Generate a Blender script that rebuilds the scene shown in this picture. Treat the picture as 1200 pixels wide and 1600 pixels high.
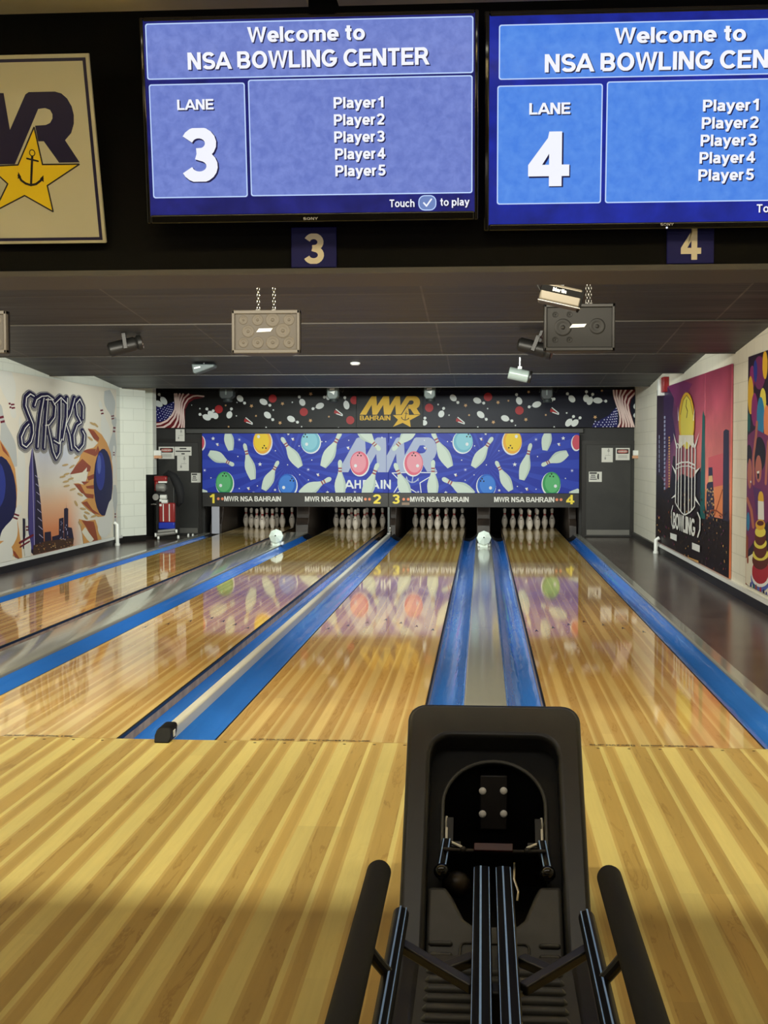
import bpy, bmesh, math, random
from mathutils import Vector, Matrix
PI = math.pi
random.seed(7)
for o in list(bpy.data.objects): bpy.data.objects.remove(o)
SC = bpy.context.scene
COL = SC.collection
# ------------------------------------------------------------------ camera
cam = bpy.data.cameras.new('camera'); cam.sensor_fit = 'VERTICAL'; cam.sensor_height = 24.0
cam.lens = 2068.0/1600.0*24.0; cam.clip_start = .05; cam.clip_end = 200
co = bpy.data.objects.new('camera', cam); COL.objects.link(co)
co.location = (0, 0, 1.485); co.rotation_euler = (math.radians(90-2.6302), 0, math.radians(4.2544))
SC.camera = co
# ------------------------------------------------------------------ view, world, lights
SC.view_settings.view_transform = 'Standard'; SC.view_settings.look = 'None'
SC.view_settings.exposure = 0.0; SC.view_settings.gamma = 1.0; SC.view_settings.use_curve_mapping = False
W = bpy.data.worlds.new('world'); SC.world = W; W.use_nodes = True
W.node_tree.nodes['Background'].inputs[0].default_value = (1.0, .97, .92, 1)
W.node_tree.nodes['Background'].inputs[1].default_value = .12
def area(name, loc, look, sx, sy, power, col=(1, 1, 1), spread=180):
    l = bpy.data.lights.new(name, 'AREA'); l.shape = 'RECTANGLE'; l.size = sx; l.size_y = sy
    l.energy = power; l.color = col; l.spread = math.radians(spread)
    o = bpy.data.objects.new(name, l); COL.objects.link(o); o.location = loc
    d = Vector(look)-Vector(loc); o.rotation_euler = d.to_track_quat('-Z', 'Y').to_euler(); return o
WARM = (1.0, .96, .72); SOFT = (1.0, .95, .84); COOL = (.93, 1.0, .94)
area('concourse_tube_light', (-1.6, -2.5, 2.83), (-1.6, 4.5, 0.4), 8.0, .10, 70, SOFT)
area('ceiling_trough_light', (-1.65, 4.90, 3.455), (-1.65, 4.90, 0), 8.2, .022, 150, WARM)
area('approach_ceiling_light', (-1.0, 2.6, 3.46), (-1.0, 3.2, 0), 5.0, .5, 28, SOFT)
area('added_lane_fill', (-1.65, 7.30, 2.70), (-1.65, 11.5, .0), 6.0, .14, 185, (1.0, .90, .70))  # added fill to brighten the near lanes, not a known fixture
area('added_ceiling_wash', (-1.65, 5.12, 3.32), (-1.65, 5.9, 3.55), 8.2, .02, 4.5, WARM)  # added wash that lifts the upper ceiling strip, no fixture known
area('lane_light_front', (-1.65, 10.92, 2.66), (-1.65, 16.0, .2), 5.6, .14, 170, (1.0, .95, .8))
area('lane_light_middle', (-1.65, 14.52, 2.66), (-1.65, 20.0, .5), 5.6, .14, 190, COOL)
area('lane_light_far', (-1.65, 18.12, 2.66), (-1.65, 23.5, .9), 5.6, .14, 150, COOL)
for i, cx in enumerate((-4.187, -2.403, -.846, .889)):
    area('pin_deck_light', (cx, 23.85, .85), (cx, 25.3, .1), .8, .05, 4.5, (1.0, .95, .85))
# ------------------------------------------------------------------ materials
def lin(c):
    c = c/255.0
    return c/12.92 if c <= .04045 else ((c+.055)/1.055)**2.4
def rgb(*c): return (lin(c[0]), lin(c[1]), lin(c[2]), 1)
MATS = {}
def mat(name, c, rough=.5, metal=0, spec=.5, emit=0, coat=0):
    if name in MATS: return MATS[name]
    m = bpy.data.materials.new(name); m.use_nodes = True; b = m.node_tree.nodes['Principled BSDF']
    b.inputs['Base Color'].default_value = rgb(*c); b.inputs['Roughness'].default_value = rough
    b.inputs['Metallic'].default_value = metal; b.inputs['Specular IOR Level'].default_value = spec
    if coat: b.inputs['Coat Weight'].default_value = coat; b.inputs['Coat Roughness'].default_value = .06
    if emit:
        b.inputs['Base Color'].default_value = (.01, .01, .012, 1)
        b.inputs['Emission Color'].default_value = rgb(*c); b.inputs['Emission Strength'].default_value = emit
    m.diffuse_color = rgb(*c); MATS[name] = m; return m
class N:                                     # tiny node helper
    def __init__(s, m): s.m = m; s.t = m.node_tree; s.b = s.t.nodes['Principled BSDF']
    def new(s, ty, **k):
        n = s.t.nodes.new(ty)
        for a, v in k.items(): setattr(n, a, v)
        return n
    def put(s, sock, v):
        if hasattr(v, 'is_output') or hasattr(v, 'links'): s.t.links.new(v, sock)
        else: sock.default_value = v
    def math(s, op, a, b=0.0, c=0.0):
        n = s.new('ShaderNodeMath', operation=op)
        for i, v in enumerate((a, b, c)): s.put(n.inputs[i], v)
        return n.outputs[0]
    def pos(s):
        g = s.new('ShaderNodeNewGeometry'); x = s.new('ShaderNodeSeparateXYZ'); s.t.links.new(g.outputs['Position'], x.inputs[0]); return g.outputs['Position'], x.outputs
    def comb(s, x, y, z):
        n = s.new('ShaderNodeCombineXYZ')
        for i, v in enumerate((x, y, z)): s.put(n.inputs[i], v)
        return n.outputs[0]
    def mix(s, f, a, b, mode='MIX'):
        n = s.new('ShaderNodeMix', data_type='RGBA', blend_type=mode); s.put(n.inputs[0], f); s.put(n.inputs[6], a); s.put(n.inputs[7], b); return n.outputs[2]
    def noise(s, vec, scale, detail=2, dist=0, rough=.5):
        n = s.new('ShaderNodeTexNoise'); s.t.links.new(vec, n.inputs['Vector'])
        n.inputs['Scale'].default_value = scale; n.inputs['Detail'].default_value = detail; n.inputs['Distortion'].default_value = dist; n.inputs['Roughness'].default_value = rough
        return n.outputs['Fac']
    def ramp(s, f, stops, interp='LINEAR'):
        n = s.new('ShaderNodeValToRGB'); s.put(n.inputs[0], f); r = n.color_ramp; r.interpolation = interp
        while len(r.elements) > 1: r.elements.remove(r.elements[-1])
        r.elements[0].position, r.elements[0].color = stops[0]
        for p, c in stops[1:]:
            e = r.elements.new(p); e.color = c
        return n.outputs[0]
    def rng(s, v, a, b, c, d):
        n = s.new('ShaderNodeMapRange'); s.put(n.inputs[0], v)
        for i, q in enumerate((a, b, c, d)): n.inputs[i+1].default_value = q
        return n.outputs[0]
    def color(s, v): s.put(s.b.inputs['Base Color'], v)
    def bump(s, h, st, d=.01):
        n = s.new('ShaderNodeBump'); n.inputs['Strength'].default_value = st; n.inputs['Distance'].default_value = d; s.put(n.inputs['Height'], h); s.t.links.new(n.outputs[0], s.b.inputs['Normal'])
def wood(name, pale, brown, mid, rough, period, off, spec=.5, coat=0, board=None, st=(.70, .62, .50)):
    m = mat(name, (180, 150, 90), rough, 0, spec, 0, coat); n = N(m); P, X = n.pos()
    u = n.math('DIVIDE', n.math('ADD', X[0], off), period); f = n.math('FRACT', u); cell = n.math('FLOOR', u)
    stops = [(0, rgb(*pale)), (.30, rgb(*mid)), (.35, rgb(*brown)), (.66, rgb(*pale)), (.74, rgb(*mid)), (.79, rgb(*brown)), (.95, rgb(*mid))]
    base = n.ramp(f, stops, 'CONSTANT')
    wn = n.new('ShaderNodeTexWhiteNoise', noise_dimensions='2D')
    row = n.math('FLOOR', n.math('ADD', n.math('DIVIDE', X[1], 2.4), n.math('MULTIPLY', n.math('SINE', n.math('MULTIPLY', cell, 12.9)), 7.3)))
    n.put(wn.inputs['Vector'], n.comb(cell, row, 0.0))
    w2 = n.new('ShaderNodeTexWhiteNoise', noise_dimensions='2D'); n.put(w2.inputs['Vector'], n.comb(n.math('ADD', n.math('MULTIPLY', cell, 3.0), n.math('ADD', n.math('GREATER_THAN', f, .35), n.math('GREATER_THAN', f, .74))), row, 0.0))
    tone = n.math('MULTIPLY', n.rng(wn.outputs[0], 0, 1, .96, 1.04), n.rng(w2.outputs[0], 0, 1, .92, 1.06))
    g1 = n.noise(n.comb(n.math('MULTIPLY', X[0], 60), n.math('MULTIPLY', X[1], 2.0), 0.0), 1.0, 3, .4)
    g2 = n.noise(n.comb(n.math('MULTIPLY', X[0], 20), n.math('MULTIPLY', X[1], 2.2), n.math('MULTIPLY', cell, 3.1)), 1.0, 4, 1.4, .6)
    streak = n.ramp(g2, [(.0, (1, 1, 1, 1)), (.55, (1, 1, 1, 1)), (.60, st+(1,)), (.64, (.93, .91, .88, 1)), (1, (1, 1, 1, 1))])
    inb = n.math('MULTIPLY', n.math('GREATER_THAN', f, .35), n.math('LESS_THAN', f, .66))
    c = n.mix(n.rng(inb, 0, 1, .12, .8), base, n.mix(1.0, base, streak, 'MULTIPLY'))
    k = n.math('MULTIPLY', tone, n.rng(g1, 0.25, .75, .95, 1.05))
    c = n.mix(1.0, c, n.comb(k, k, k), 'MULTIPLY')
    if board:                                # light pool and reflections painted along the lane: pale, then amber, then duller
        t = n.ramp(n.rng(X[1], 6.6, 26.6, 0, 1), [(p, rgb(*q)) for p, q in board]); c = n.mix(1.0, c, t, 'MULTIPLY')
    n.color(c); return m
M_FLOOR = wood('approach_boards', (214, 196, 124), (184, 154, 88), (196, 168, 100), .32, .232, .03, .35)
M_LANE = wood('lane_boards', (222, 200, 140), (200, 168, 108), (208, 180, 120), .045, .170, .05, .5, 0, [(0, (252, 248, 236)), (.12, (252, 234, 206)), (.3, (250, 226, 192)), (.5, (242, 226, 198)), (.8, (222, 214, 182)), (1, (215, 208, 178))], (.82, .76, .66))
M_DECK = wood('pin_deck_boards', (200, 180, 130), (170, 145, 96), (184, 160, 110), .10, .150, .05)
def blockwall(name, c, warm):
    m = mat(name, c, .55); n = N(m); P, X = n.pos()
    b = n.new('ShaderNodeTexBrick'); n.put(b.inputs['Vector'], n.comb(X[1], X[2], 0.0)); b.inputs['Scale'].default_value = 1.0
    b.inputs['Brick Width'].default_value = .40; b.inputs['Row Height'].default_value = .20; b.inputs['Mortar Size'].default_value = .006
    b.inputs['Color1'].default_value = rgb(*c); b.inputs['Color2'].default_value = rgb(*[min(255, q+4) for q in c]); b.inputs['Mortar'].default_value = rgb(*[q-14 for q in c])
    n.color(b.outputs[0]); n.bump(b.outputs['Fac'], .25, -.004); return m
M_WALLL = blockwall('wall_paint_left', (226, 230, 218), 0)
M_WALLR = blockwall('wall_paint_right', (226, 222, 204), 0)
def ceilmat():
    m = mat('ceiling_black_panels', (50, 46, 42), .5); n = N(m); P, X = n.pos()
    b = n.new('ShaderNodeTexBrick'); b.offset = 0; n.put(b.inputs['Vector'], n.comb(n.math('ADD', X[0], .437+2.29*4), n.math('ADD', X[1], .0), 0.0)); b.inputs['Scale'].default_value = 1.0
    b.inputs['Brick Width'].default_value = 2.29; b.inputs['Row Height'].default_value = 1.2; b.inputs['Mortar Size'].default_value = .008
    b.inputs['Color1'].default_value = rgb(40, 41, 43); b.inputs['Color2'].default_value = rgb(50, 51, 53); b.inputs['Mortar'].default_value = rgb(92, 90, 86)
    w = n.noise(n.comb(n.math('MULTIPLY', X[0], .35), n.math('MULTIPLY', X[1], 3.2), 0.0), 1.0, 3, .3)
    k = n.rng(w, .3, .7, .6, 1.4); n.color(n.mix(1.0, b.outputs[0], n.comb(k, k, k), 'MULTIPLY')); n.bump(w, .5, .06); return m
M_CEIL = ceilmat()
def mottled(name, c1, c2, rough, scale, spec=.5):
    m = mat(name, c1, rough, 0, spec); n = N(m); P, X = n.pos(); f = n.noise(P, scale, 4, .5)
    n.color(n.mix(n.rng(f, .35, .65, 0, 1), rgb(*c1), rgb(*c2))); return m
M_SIDE = mottled('grey_vinyl_floor', (74, 63, 57), (94, 82, 74), .22, 2.2)
M_BULK = mottled('black_bulkhead_paint', (9, 9, 8), (13, 12, 11), .8, 3, .1)
M_UPPER = mottled('beige_ceiling_board', (232, 218, 186), (238, 226, 196), .7, 6)
M_BLACKWALL = mottled('charcoal_wall_paint', (20, 20, 20), (26, 26, 25), .5, 4)
M_DOOR = mottled('charcoal_door_paint', (33, 34, 33), (43, 43, 41), .42, 3)
M_GUT = mat('gutter_blue_plastic', (46, 120, 216), .12, 0, .5)
def wavy(m):
    n = N(m); P, X = n.pos(); n.bump(n.noise(n.comb(n.math('MULTIPLY', X[0], 26), n.math('MULTIPLY', X[1], 2.2), X[2]), 1.0, 2, .6), .3, .012)
wavy(M_GUT)
M_GUTD = mat('gutter_dark_end', (14, 18, 30), .4)
M_CAP = mat('cap_grey_gloss', (150, 151, 140), .11)
M_RAIL = mat('rail_cream', (214, 212, 196), .28)
M_BROWN = mottled('lane_side_brown', (196, 164, 124), (158, 128, 94), .5, 9)
M_EDGE = mat('edge_black', (18, 16, 14), .4)
M_KICK = mottled('kickback_brown', (50, 41, 34), (34, 28, 24), .45, 5)
M_PIT = mat('pit_black', (6, 6, 7), .7, 0, .2)
M_BLK = mat('black_plastic', (24, 24, 23), .42, 0, .4)
M_HOOD = mottled('hood_black_plastic', (25, 25, 25), (31, 31, 30), .38, 14, .5)
M_FOOT = mottled('foot_plate_grey_black', (56, 56, 53), (63, 63, 60), .5, 14)
M_FOAM = mat('black_foam', (20, 20, 19), .75, 0, .3)
M_RAILB = mat('rail_black_gloss', (6, 6, 8), .45, 0, .12)
M_STRIPE = mat('rail_blue_line', (150, 188, 246), .5, 0, .2)
M_CHROME = mat('chrome', (225, 225, 220), .18, 1)
M_STEEL = mat('brushed_steel', (150, 150, 148), .35, 1)
M_WHITE = mat('white_plastic', (232, 234, 228), .35)
M_DARKHOLE = mat('cavity_black', (4, 4, 4), .6, 0, .2)
# ------------------------------------------------------------------ mesh building
OFF = {}
def tag(o, label=None, cat=None, group=None, kind=None):
    if label: o['label'] = label
    if cat: o['category'] = cat
    if group: o['group'] = group
    if kind: o['kind'] = kind
    return o
def thing(name, loc, label, cat, group=None):
    o = bpy.data.objects.new(name, None); COL.objects.link(o); o.location = loc; o.empty_display_size = .1
    OFF[o.name] = Vector(loc); return tag(o, label, cat, group)
class MB:
    def __init__(s): s.bm = bmesh.new(); s.mats = []
    def mi(s, m):
        if m not in s.mats: s.mats.append(m)
        return s.mats.index(m)
    def face(s, vs, m):
        try: f = s.bm.faces.new(vs)
        except ValueError: return
        f.material_index = s.mi(m)
    def poly(s, pts, m): s.face([s.bm.verts.new(p) for p in pts], m)
    def hull8(s, c, m):
        v = [s.bm.verts.new(p) for p in c]
        for q in ((0, 3, 2, 1), (4, 5, 6, 7), (0, 1, 5, 4), (1, 2, 6, 5), (2, 3, 7, 6), (3, 0, 4, 7)): s.face([v[i] for i in q], m)
    def box(s, x0, x1, y0, y1, z0, z1, m):
        s.hull8([(x0, y0, z0), (x1, y0, z0), (x1, y1, z0), (x0, y1, z0), (x0, y0, z1), (x1, y0, z1), (x1, y1, z1), (x0, y1, z1)], m); return s
    def obox(s, o, a, b, c, ra, rb, rc, m):    # box in a frame o + a*i + b*j + c*k
        o, a, b, c = Vector(o), Vector(a), Vector(b), Vector(c)
        s.hull8([o+a*i+b*j+c*k for k in rc for i, j in ((ra[0], rb[0]), (ra[1], rb[0]), (ra[1], rb[1]), (ra[0], rb[1]))], m); return s
    def prism(s, pts, d, m):                   # 3-D outline swept along d
        d = Vector(d); a = [s.bm.verts.new(p) for p in pts]; b = [s.bm.verts.new(Vector(p)+d) for p in pts]; n = len(pts)
        s.face(a[::-1], m); s.face(b, m)
        for i in range(n): s.face([a[i], a[(i+1) % n], b[(i+1) % n], b[i]], m)
        return s
    def tube(s, path, r, m, n=12, caps=True, closed=False):
        path = [Vector(p) for p in path]; L = len(path); rings = []; rr = r if isinstance(r, (list, tuple)) else [r]*L
        up = None
        for i, p in enumerate(path):
            if closed: t = (path[(i+1) % L]-path[i-1])
            else: t = path[min(i+1, L-1)]-path[max(i-1, 0)]
            t.normalize()
            if up is None:
                up = Vector((0, 0, 1)) if abs(t.z) < .9 else Vector((1, 0, 0))
            a = t.cross(up); a.normalize(); b = a.cross(t); up = b
            rings.append([s.bm.verts.new(p+(a*math.cos(2*PI*k/n)+b*math.sin(2*PI*k/n))*rr[i]) for k in range(n)])
        for i in range(L if closed else L-1):
            A, B = rings[i], rings[(i+1) % L]
            for k in range(n): s.face([A[k], A[(k+1) % n], B[(k+1) % n], B[k]], m)
        if caps and not closed: s.face(rings[0][::-1], m); s.face(rings[-1], m)
        return s
    def lathe(s, prof, c, m, n=20, axis=(0, 0, 1)):   # prof: (r, h[, material])
        ax = Vector(axis).normalized(); a = ax.orthogonal().normalized(); b = ax.cross(a); c = Vector(c); rings = []
        for p in prof: rings.append([s.bm.verts.new(c+ax*p[1]+(a*math.cos(2*PI*k/n)+b*math.sin(2*PI*k/n))*max(p[0], 1e-4)) for k in range(n)])
        for i in range(len(prof)-1):
            mm = prof[i][2] if len(prof[i]) > 2 else m
            for k in range(n): s.face([rings[i][k], rings[i][(k+1) % n], rings[i+1][(k+1) % n], rings[i+1][k]], mm)
        s.face(rings[0][::-1], m); s.face(rings[-1], m); return s
    def ball(s, c, r, m, n=16, sc=(1, 1, 1)):
        k = n//2; prof = [(r*math.sin(PI*i/k), -r*math.cos(PI*i/k)) for i in range(k+1)]
        i0 = len(s.bm.verts); s.lathe(prof, (0, 0, 0), m, n); s.bm.verts.ensure_lookup_table()
        for v in s.bm.verts[i0:]: v.co = Vector(c)+Vector((v.co.x*sc[0], v.co.y*sc[1], v.co.z*sc[2]))
        return s
    def build(s, name, parent=None, bev=0, seg=2, smooth=True, kind=None, ang=35):
        me = bpy.data.meshes.new(name)
        if parent is None:
            xs = [v.co for v in s.bm.verts]
            off = Vector(((min(v.x for v in xs)+max(v.x for v in xs))/2, (min(v.y for v in xs)+max(v.y for v in xs))/2, min(v.z for v in xs)))
        else: off = OFF[parent.name]
        for v in s.bm.verts: v.co -= off
        bmesh.ops.recalc_face_normals(s.bm, faces=s.bm.faces)
        s.bm.to_mesh(me); s.bm.free()
        for m in s.mats: me.materials.append(m)
        o = bpy.data.objects.new(name, me); COL.objects.link(o)
        if parent is None: o.location = off
        else: o.parent = parent
        OFF[o.name] = off
        if smooth:
            me.shade_smooth(); me.set_sharp_from_angle(angle=math.radians(ang))
        if bev:
            b = o.modifiers.new('bevel', 'BEVEL'); b.width = bev; b.segments = seg; b.limit_method = 'ANGLE'; b.angle_limit = math.radians(40)
            b.harden_normals = False
        if kind: o['kind'] = kind
        return o
def arc(cx, cy, r, a0, a1, n=8): return [(cx+r*math.cos(math.radians(a0+(a1-a0)*i/n)), cy+r*math.sin(math.radians(a0+(a1-a0)*i/n))) for i in range(n+1)]
def ea(cx, cy, rx, ry, a0, a1, n=14): return [(cx+rx*math.cos(math.radians(a0+(a1-a0)*i/n)), cy+ry*math.sin(math.radians(a0+(a1-a0)*i/n))) for i in range(n+1)]
def glyphs():                                 # plain block letters as centre lines, cap height 1
    T, B = .915, .085; g = {}
    g['A'] = (.76, [[(-.03, -.1), (.38, 1.0), (.79, -.1)], [(.17, .30), (.59, .30)]])
    g['B'] = (.72, [[(.09, B), (.40, B)]+ea(.40, .29, .22, .205, -90, 90)+[(.09, .495)], [(.09, B), (.09, T), (.38, T)]+ea(.38, .705, .20, .21, 90, -90)+[(.09, .495)]])
    g['C'] = (.76, [ea(.42, .5, .335, .415, 42, 318, 20)])
    g['D'] = (.74, [[(.09, B), (.33, B)]+ea(.33, .5, .32, .415, -90, 90)+[(.09, T), (.09, B-.085)]])
    g['E'] = (.64, [[(.64, T), (.09, T), (.09, B), (.65, B)], [(.09, .51), (.60, .51)]])
    g['F'] = (.60, [[(.60, T), (.09, T), (.09, 0)], [(.09, .49), (.54, .49)]])
    g['G'] = (.80, [ea(.42, .5, .335, .415, 45, 335, 20)+[(.735, .44), (.44, .44)]])
    g['H'] = (.72, [[(.09, 0), (.09, 1)], [(.63, 0), (.63, 1)], [(.09, .51), (.63, .51)]])
    g['I'] = (.18, [[(.09, 0), (.09, 1)]])
    g['L'] = (.60, [[(.09, 1), (.09, B), (.60, B)]])
    g['M'] = (.84, [[(.09, 0), (.09, 1)], [(.75, 0), (.75, 1)], [(.12, 1.1), (.42, .10), (.72, 1.1)]])
    g['N'] = (.72, [[(.09, 0), (.09, 1)], [(.63, 0), (.63, 1)], [(.07, 1.03), (.65, -.03)]])
    g['O'] = (.82, [ea(.41, .5, .325, .415, 90, 450, 26)])
    g['P'] = (.68, [[(.09, 0), (.09, T), (.38, T)]+ea(.38, .675, .215, .24, 90, -90)+[(.09, .435)]])
    g['R'] = (.74, [[(.09, 0), (.09, T), (.40, T)]+ea(.40, .695, .20, .22, 90, -90)+[(.09, .475)], [(.36, .475), (.48, .41), (.72, -.08)]])
    g['S'] = (.68, [ea(.345, .70, .245, .215, 22, 250, 14)+[(.42, .46)]+ea(.345, .285, .265, .20, 62, -158, 14)])
    g['T'] = (.64, [[(0, T), (.64, T)], [(.32, T), (.32, 0)]])
    g['U'] = (.72, [[(.09, 1), (.09, .36)]+ea(.36, .355, .27, .27, 180, 360)+[(.63, 1)]])
    g['W'] = (1.02, [[(.04, 1.1), (.27, .06), (.51, 1.06), (.75, .06), (.98, 1.1)]])
    g['X'] = (.7, [[(.02, 1.05), (.68, -.05)], [(.02, -.05), (.68, 1.05)]])
    g['Y'] = (.7, [[(.0, 1.05), (.35, .44), (.70, 1.05)], [(.35, .44), (.35, 0)]])
    g['Z'] = (.62, [[(.03, T), (.54, T), (.07, B), (.61, B)]])
    g['1'] = (.46, [[(.36, 0), (.36, 1.0)], [(.05, .70), (.20, .77), (.36, .96)]])
    g['2'] = (.62, [ea(.315, .68, .235, .235, 168, -20, 12)+[(.42, .44), (.12, .11)], [(.04, .085), (.60, .085)]])
    g['3'] = (.64, [ea(.315, .715, .225, .20, 158, -70, 12)+[(.27, .52)], [(.27, .52)]+ea(.315, .29, .24, .205, 80, -160, 14)])
    g['4'] = (.68, [[(.47, 0), (.47, 1.0)], [(.47, 1.02), (.06, .33)], [(.02, .30), (.68, .30)]])
    g['5'] = (.62, [[(.58, .915), (.19, .915), (.13, .50)], ea(.305, .325, .23, .24, 138, -158, 14)])
    X = .655
    g['a'] = (.58, [ea(.27, .515, .19, .14, 158, 0, 8)+[(.46, .20), (.50, .0)], [(.46, .43), (.25, .385)]+ea(.225, .225, .145, .145, 100, 270, 8)+[(.36, .12), (.46, .22)]])
    g['c'] = (.56, [ea(.31, .365, .235, .29, 42, 318, 14)])
    g['e'] = (.60, [[(.075, .345), (.535, .345)]+ea(.305, .365, .23, .29, 2, 318, 16)])
    g['h'] = (.58, [[(.085, 0), (.085, 1)], [(.085, .40)]+ea(.29, .46, .205, .195, 180, 0, 10)+[(.495, 0)]])
    g['i'] = (.17, [[(.085, 0), (.085, .735)], [(.085, .83), (.085, 1)]])
    g['l'] = (.17, [[(.085, 0), (.085, 1)]])
    g['m'] = (.92, [[(.085, 0), (.085, .735)], [(.085, .42)]+ea(.27, .48, .18, .175, 180, 0, 8)+[(.45, 0)], [(.45, .42)]+ea(.64, .48, .19, .175, 180, 0, 8)+[(.83, 0)]])
    g['n'] = (.58, [[(.085, 0), (.085, .735)], [(.085, .40)]+ea(.29, .46, .205, .195, 180, 0, 10)+[(.495, 0)]])
    g['o'] = (.62, [ea(.31, .365, .235, .29, 90, 450, 22)])
    g['p'] = (.62, [[(.085, -.27), (.085, .735)], ea(.315, .365, .225, .29, 90, 450, 20)])
    g['r'] = (.40, [[(.085, 0), (.085, .735)], [(.085, .40)]+ea(.30, .43, .215, .225, 175, 80, 8)])
    g['t'] = (.36, [[(.18, .96), (.18, .22)]+ea(.31, .215, .13, .135, 180, 275, 6), [(.0, .665), (.36, .665)]])
    g['u'] = (.58, [[(.085, .735), (.085, .28)]+ea(.29, .275, .205, .195, 180, 360, 10), [(.495, .735), (.495, 0)]])
    g['y'] = (.56, [[(.02, .80), (.29, .06)], [(.54, .80), (.27, .02), (.20, -.16), (.06, -.185)]])
    return g
GL = glyphs()
def ribbon(P, w):                             # mitred, butt-ended outline of a centre line
    n = len(P); closed = math.hypot(P[0][0]-P[-1][0], P[0][1]-P[-1][1]) < 1e-5
    if closed: P = P[:-1]; n -= 1
    L = []; R = []
    for i in range(n):
        a = P[i-1] if (i > 0 or closed) else None; c = P[(i+1) % n] if (i < n-1 or closed) else None; b = P[i]
        def u(p, q): l = math.hypot(q[0]-p[0], q[1]-p[1]) or 1e-9; return ((q[0]-p[0])/l, (q[1]-p[1])/l)
        d1 = u(a, b) if a else u(b, c); d2 = u(b, c) if c else d1
        mx, my = -(d1[1]+d2[1]), d1[0]+d2[0]; l = math.hypot(mx, my) or 1e-9; mx /= l; my /= l
        k = w/2/max(.38, mx*-d1[1]+my*d1[0]); L.append((b[0]+mx*k, b[1]+my*k)); R.append((b[0]-mx*k, b[1]-my*k))
    m = n if closed else n-1
    return [[L[i], L[(i+1) % n], R[(i+1) % n], R[i]] for i in range(m)]
PINP = [(0, 0), (.012, .09), (.045, .165), (.1, .19), (.16, .17), (.23, .145), (.3, .15), (.38, .23), (.5, .39), (.6, .48), (.67, .5), (.78, .46), (.9, .36), (1, .25)]
class Art(MB):                                # flat print: design units -> a plane o + u*x + v*y, thin ink layers
    def __init__(s, o, u, v, x0=0, y0=0, clip=None):
        MB.__init__(s); s.o = Vector(o); s.u = Vector(u); s.v = Vector(v); s.x0 = x0; s.y0 = y0; s.clip = clip
        s.n = Vector((0, 0, 0)); s.e = 0.0; s.de = 6e-5
    def normal(s, n): s.n = Vector(n).normalized(); return s
    def at(s, x, y): return s.o+s.u*(x-s.x0)+s.v*(y-s.y0)+s.n*s.e
    def _clip(s, P):
        x0, y0, x1, y1 = s.clip
        for ax, lim, sg in ((0, x0, 1), (0, x1, -1), (1, y0, 1), (1, y1, -1)):
            Q = []
            for i in range(len(P)):
                a, b = P[i-1], P[i]; ia, ib = sg*(a[ax]-lim) >= 0, sg*(b[ax]-lim) >= 0
                if ia != ib:
                    t = (lim-a[ax])/(b[ax]-a[ax]); Q.append((a[0]+(b[0]-a[0])*t, a[1]+(b[1]-a[1])*t))
                if ib: Q.append(b)
            P = Q
            if len(P) < 3: return []
        return P
    def shape(s, P, m, up=True):
        if s.clip: P = s._clip(P)
        if len(P) < 3: return s
        if up: s.e += s.de
        s.poly([s.at(*p) for p in P], m); return s
    def rect(s, x0, y0, x1, y1, m): return s.shape([(x0, y0), (x1, y0), (x1, y1), (x0, y1)], m)
    def rrect(s, x0, y0, x1, y1, r, m):
        return s.shape(arc(x1-r, y1-r, r, 0, 90, 5)+arc(x0+r, y1-r, r, 90, 180, 5)+arc(x0+r, y0+r, r, 180, 270, 5)+arc(x1-r, y0+r, r, 270, 360, 5), m)
    def ell(s, x, y, rx, ry, m, rot=0, n=28):
        c, q = math.cos(rot), math.sin(rot)
        return s.shape([(x+rx*math.cos(2*PI*i/n)*c-ry*math.sin(2*PI*i/n)*q, y+rx*math.cos(2*PI*i/n)*q+ry*math.sin(2*PI*i/n)*c) for i in range(n)], m)
    def star(s, x, y, r, m, k=5, inner=.42, rot=-PI/2):
        return s.shape([(x+(r if i % 2 == 0 else r*inner)*math.cos(rot+PI*i/k), y+(r if i % 2 == 0 else r*inner)*math.sin(rot+PI*i/k)) for i in range(2*k)], m)
    def stroke(s, P, w, m, k=1.0):             # k: pen is k times wider along x than along y
        s.e += s.de; r = w/2.0/k; Q = [(p[0]/k, p[1]) for p in P]
        for i in range(len(Q)-1):
            (ax, ay), (bx, by) = Q[i], Q[i+1]; l = math.hypot(bx-ax, by-ay) or 1e-6; nx, ny = -(by-ay)/l*r, (bx-ax)/l*r
            s.shape([((ax+nx)*k, ay+ny), ((bx+nx)*k, by+ny), ((bx-nx)*k, by-ny), ((ax-nx)*k, ay-ny)], m, False)
            s.e += 5e-6
        for x, y in Q:
            s.shape([((x+r*math.cos(PI*j/5))*k, y+r*math.sin(PI*j/5)) for j in range(10)], m, False); s.e += 5e-6
        return s
    def pin(s, h, b, w, m, stripe, shade=None):
        hx, hy = h; dx, dy = b[0]-hx, b[1]-hy; l = math.hypot(dx, dy); ux, uy = dx/l, dy/l; px, py = -uy, ux
        f = lambda t, k: (hx+ux*t*l+px*k*w, hy+uy*t*l+py*k*w)
        s.shape([f(t, k) for t, k in PINP]+[f(t, -k) for t, k in PINP[:0:-1]], m)
        if shade: s.shape([f(t, -k) for t, k in PINP[3:]]+[f(t, -k*.62) for t, k in PINP[:2:-1]], shade)
        if stripe:
            for t0, t1, k in ((.20, .238, .155), (.272, .312, .15)): s.shape([f(t0, k), f(t1, k), f(t1, -k), f(t0, -k)], stripe)
        return s
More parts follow.
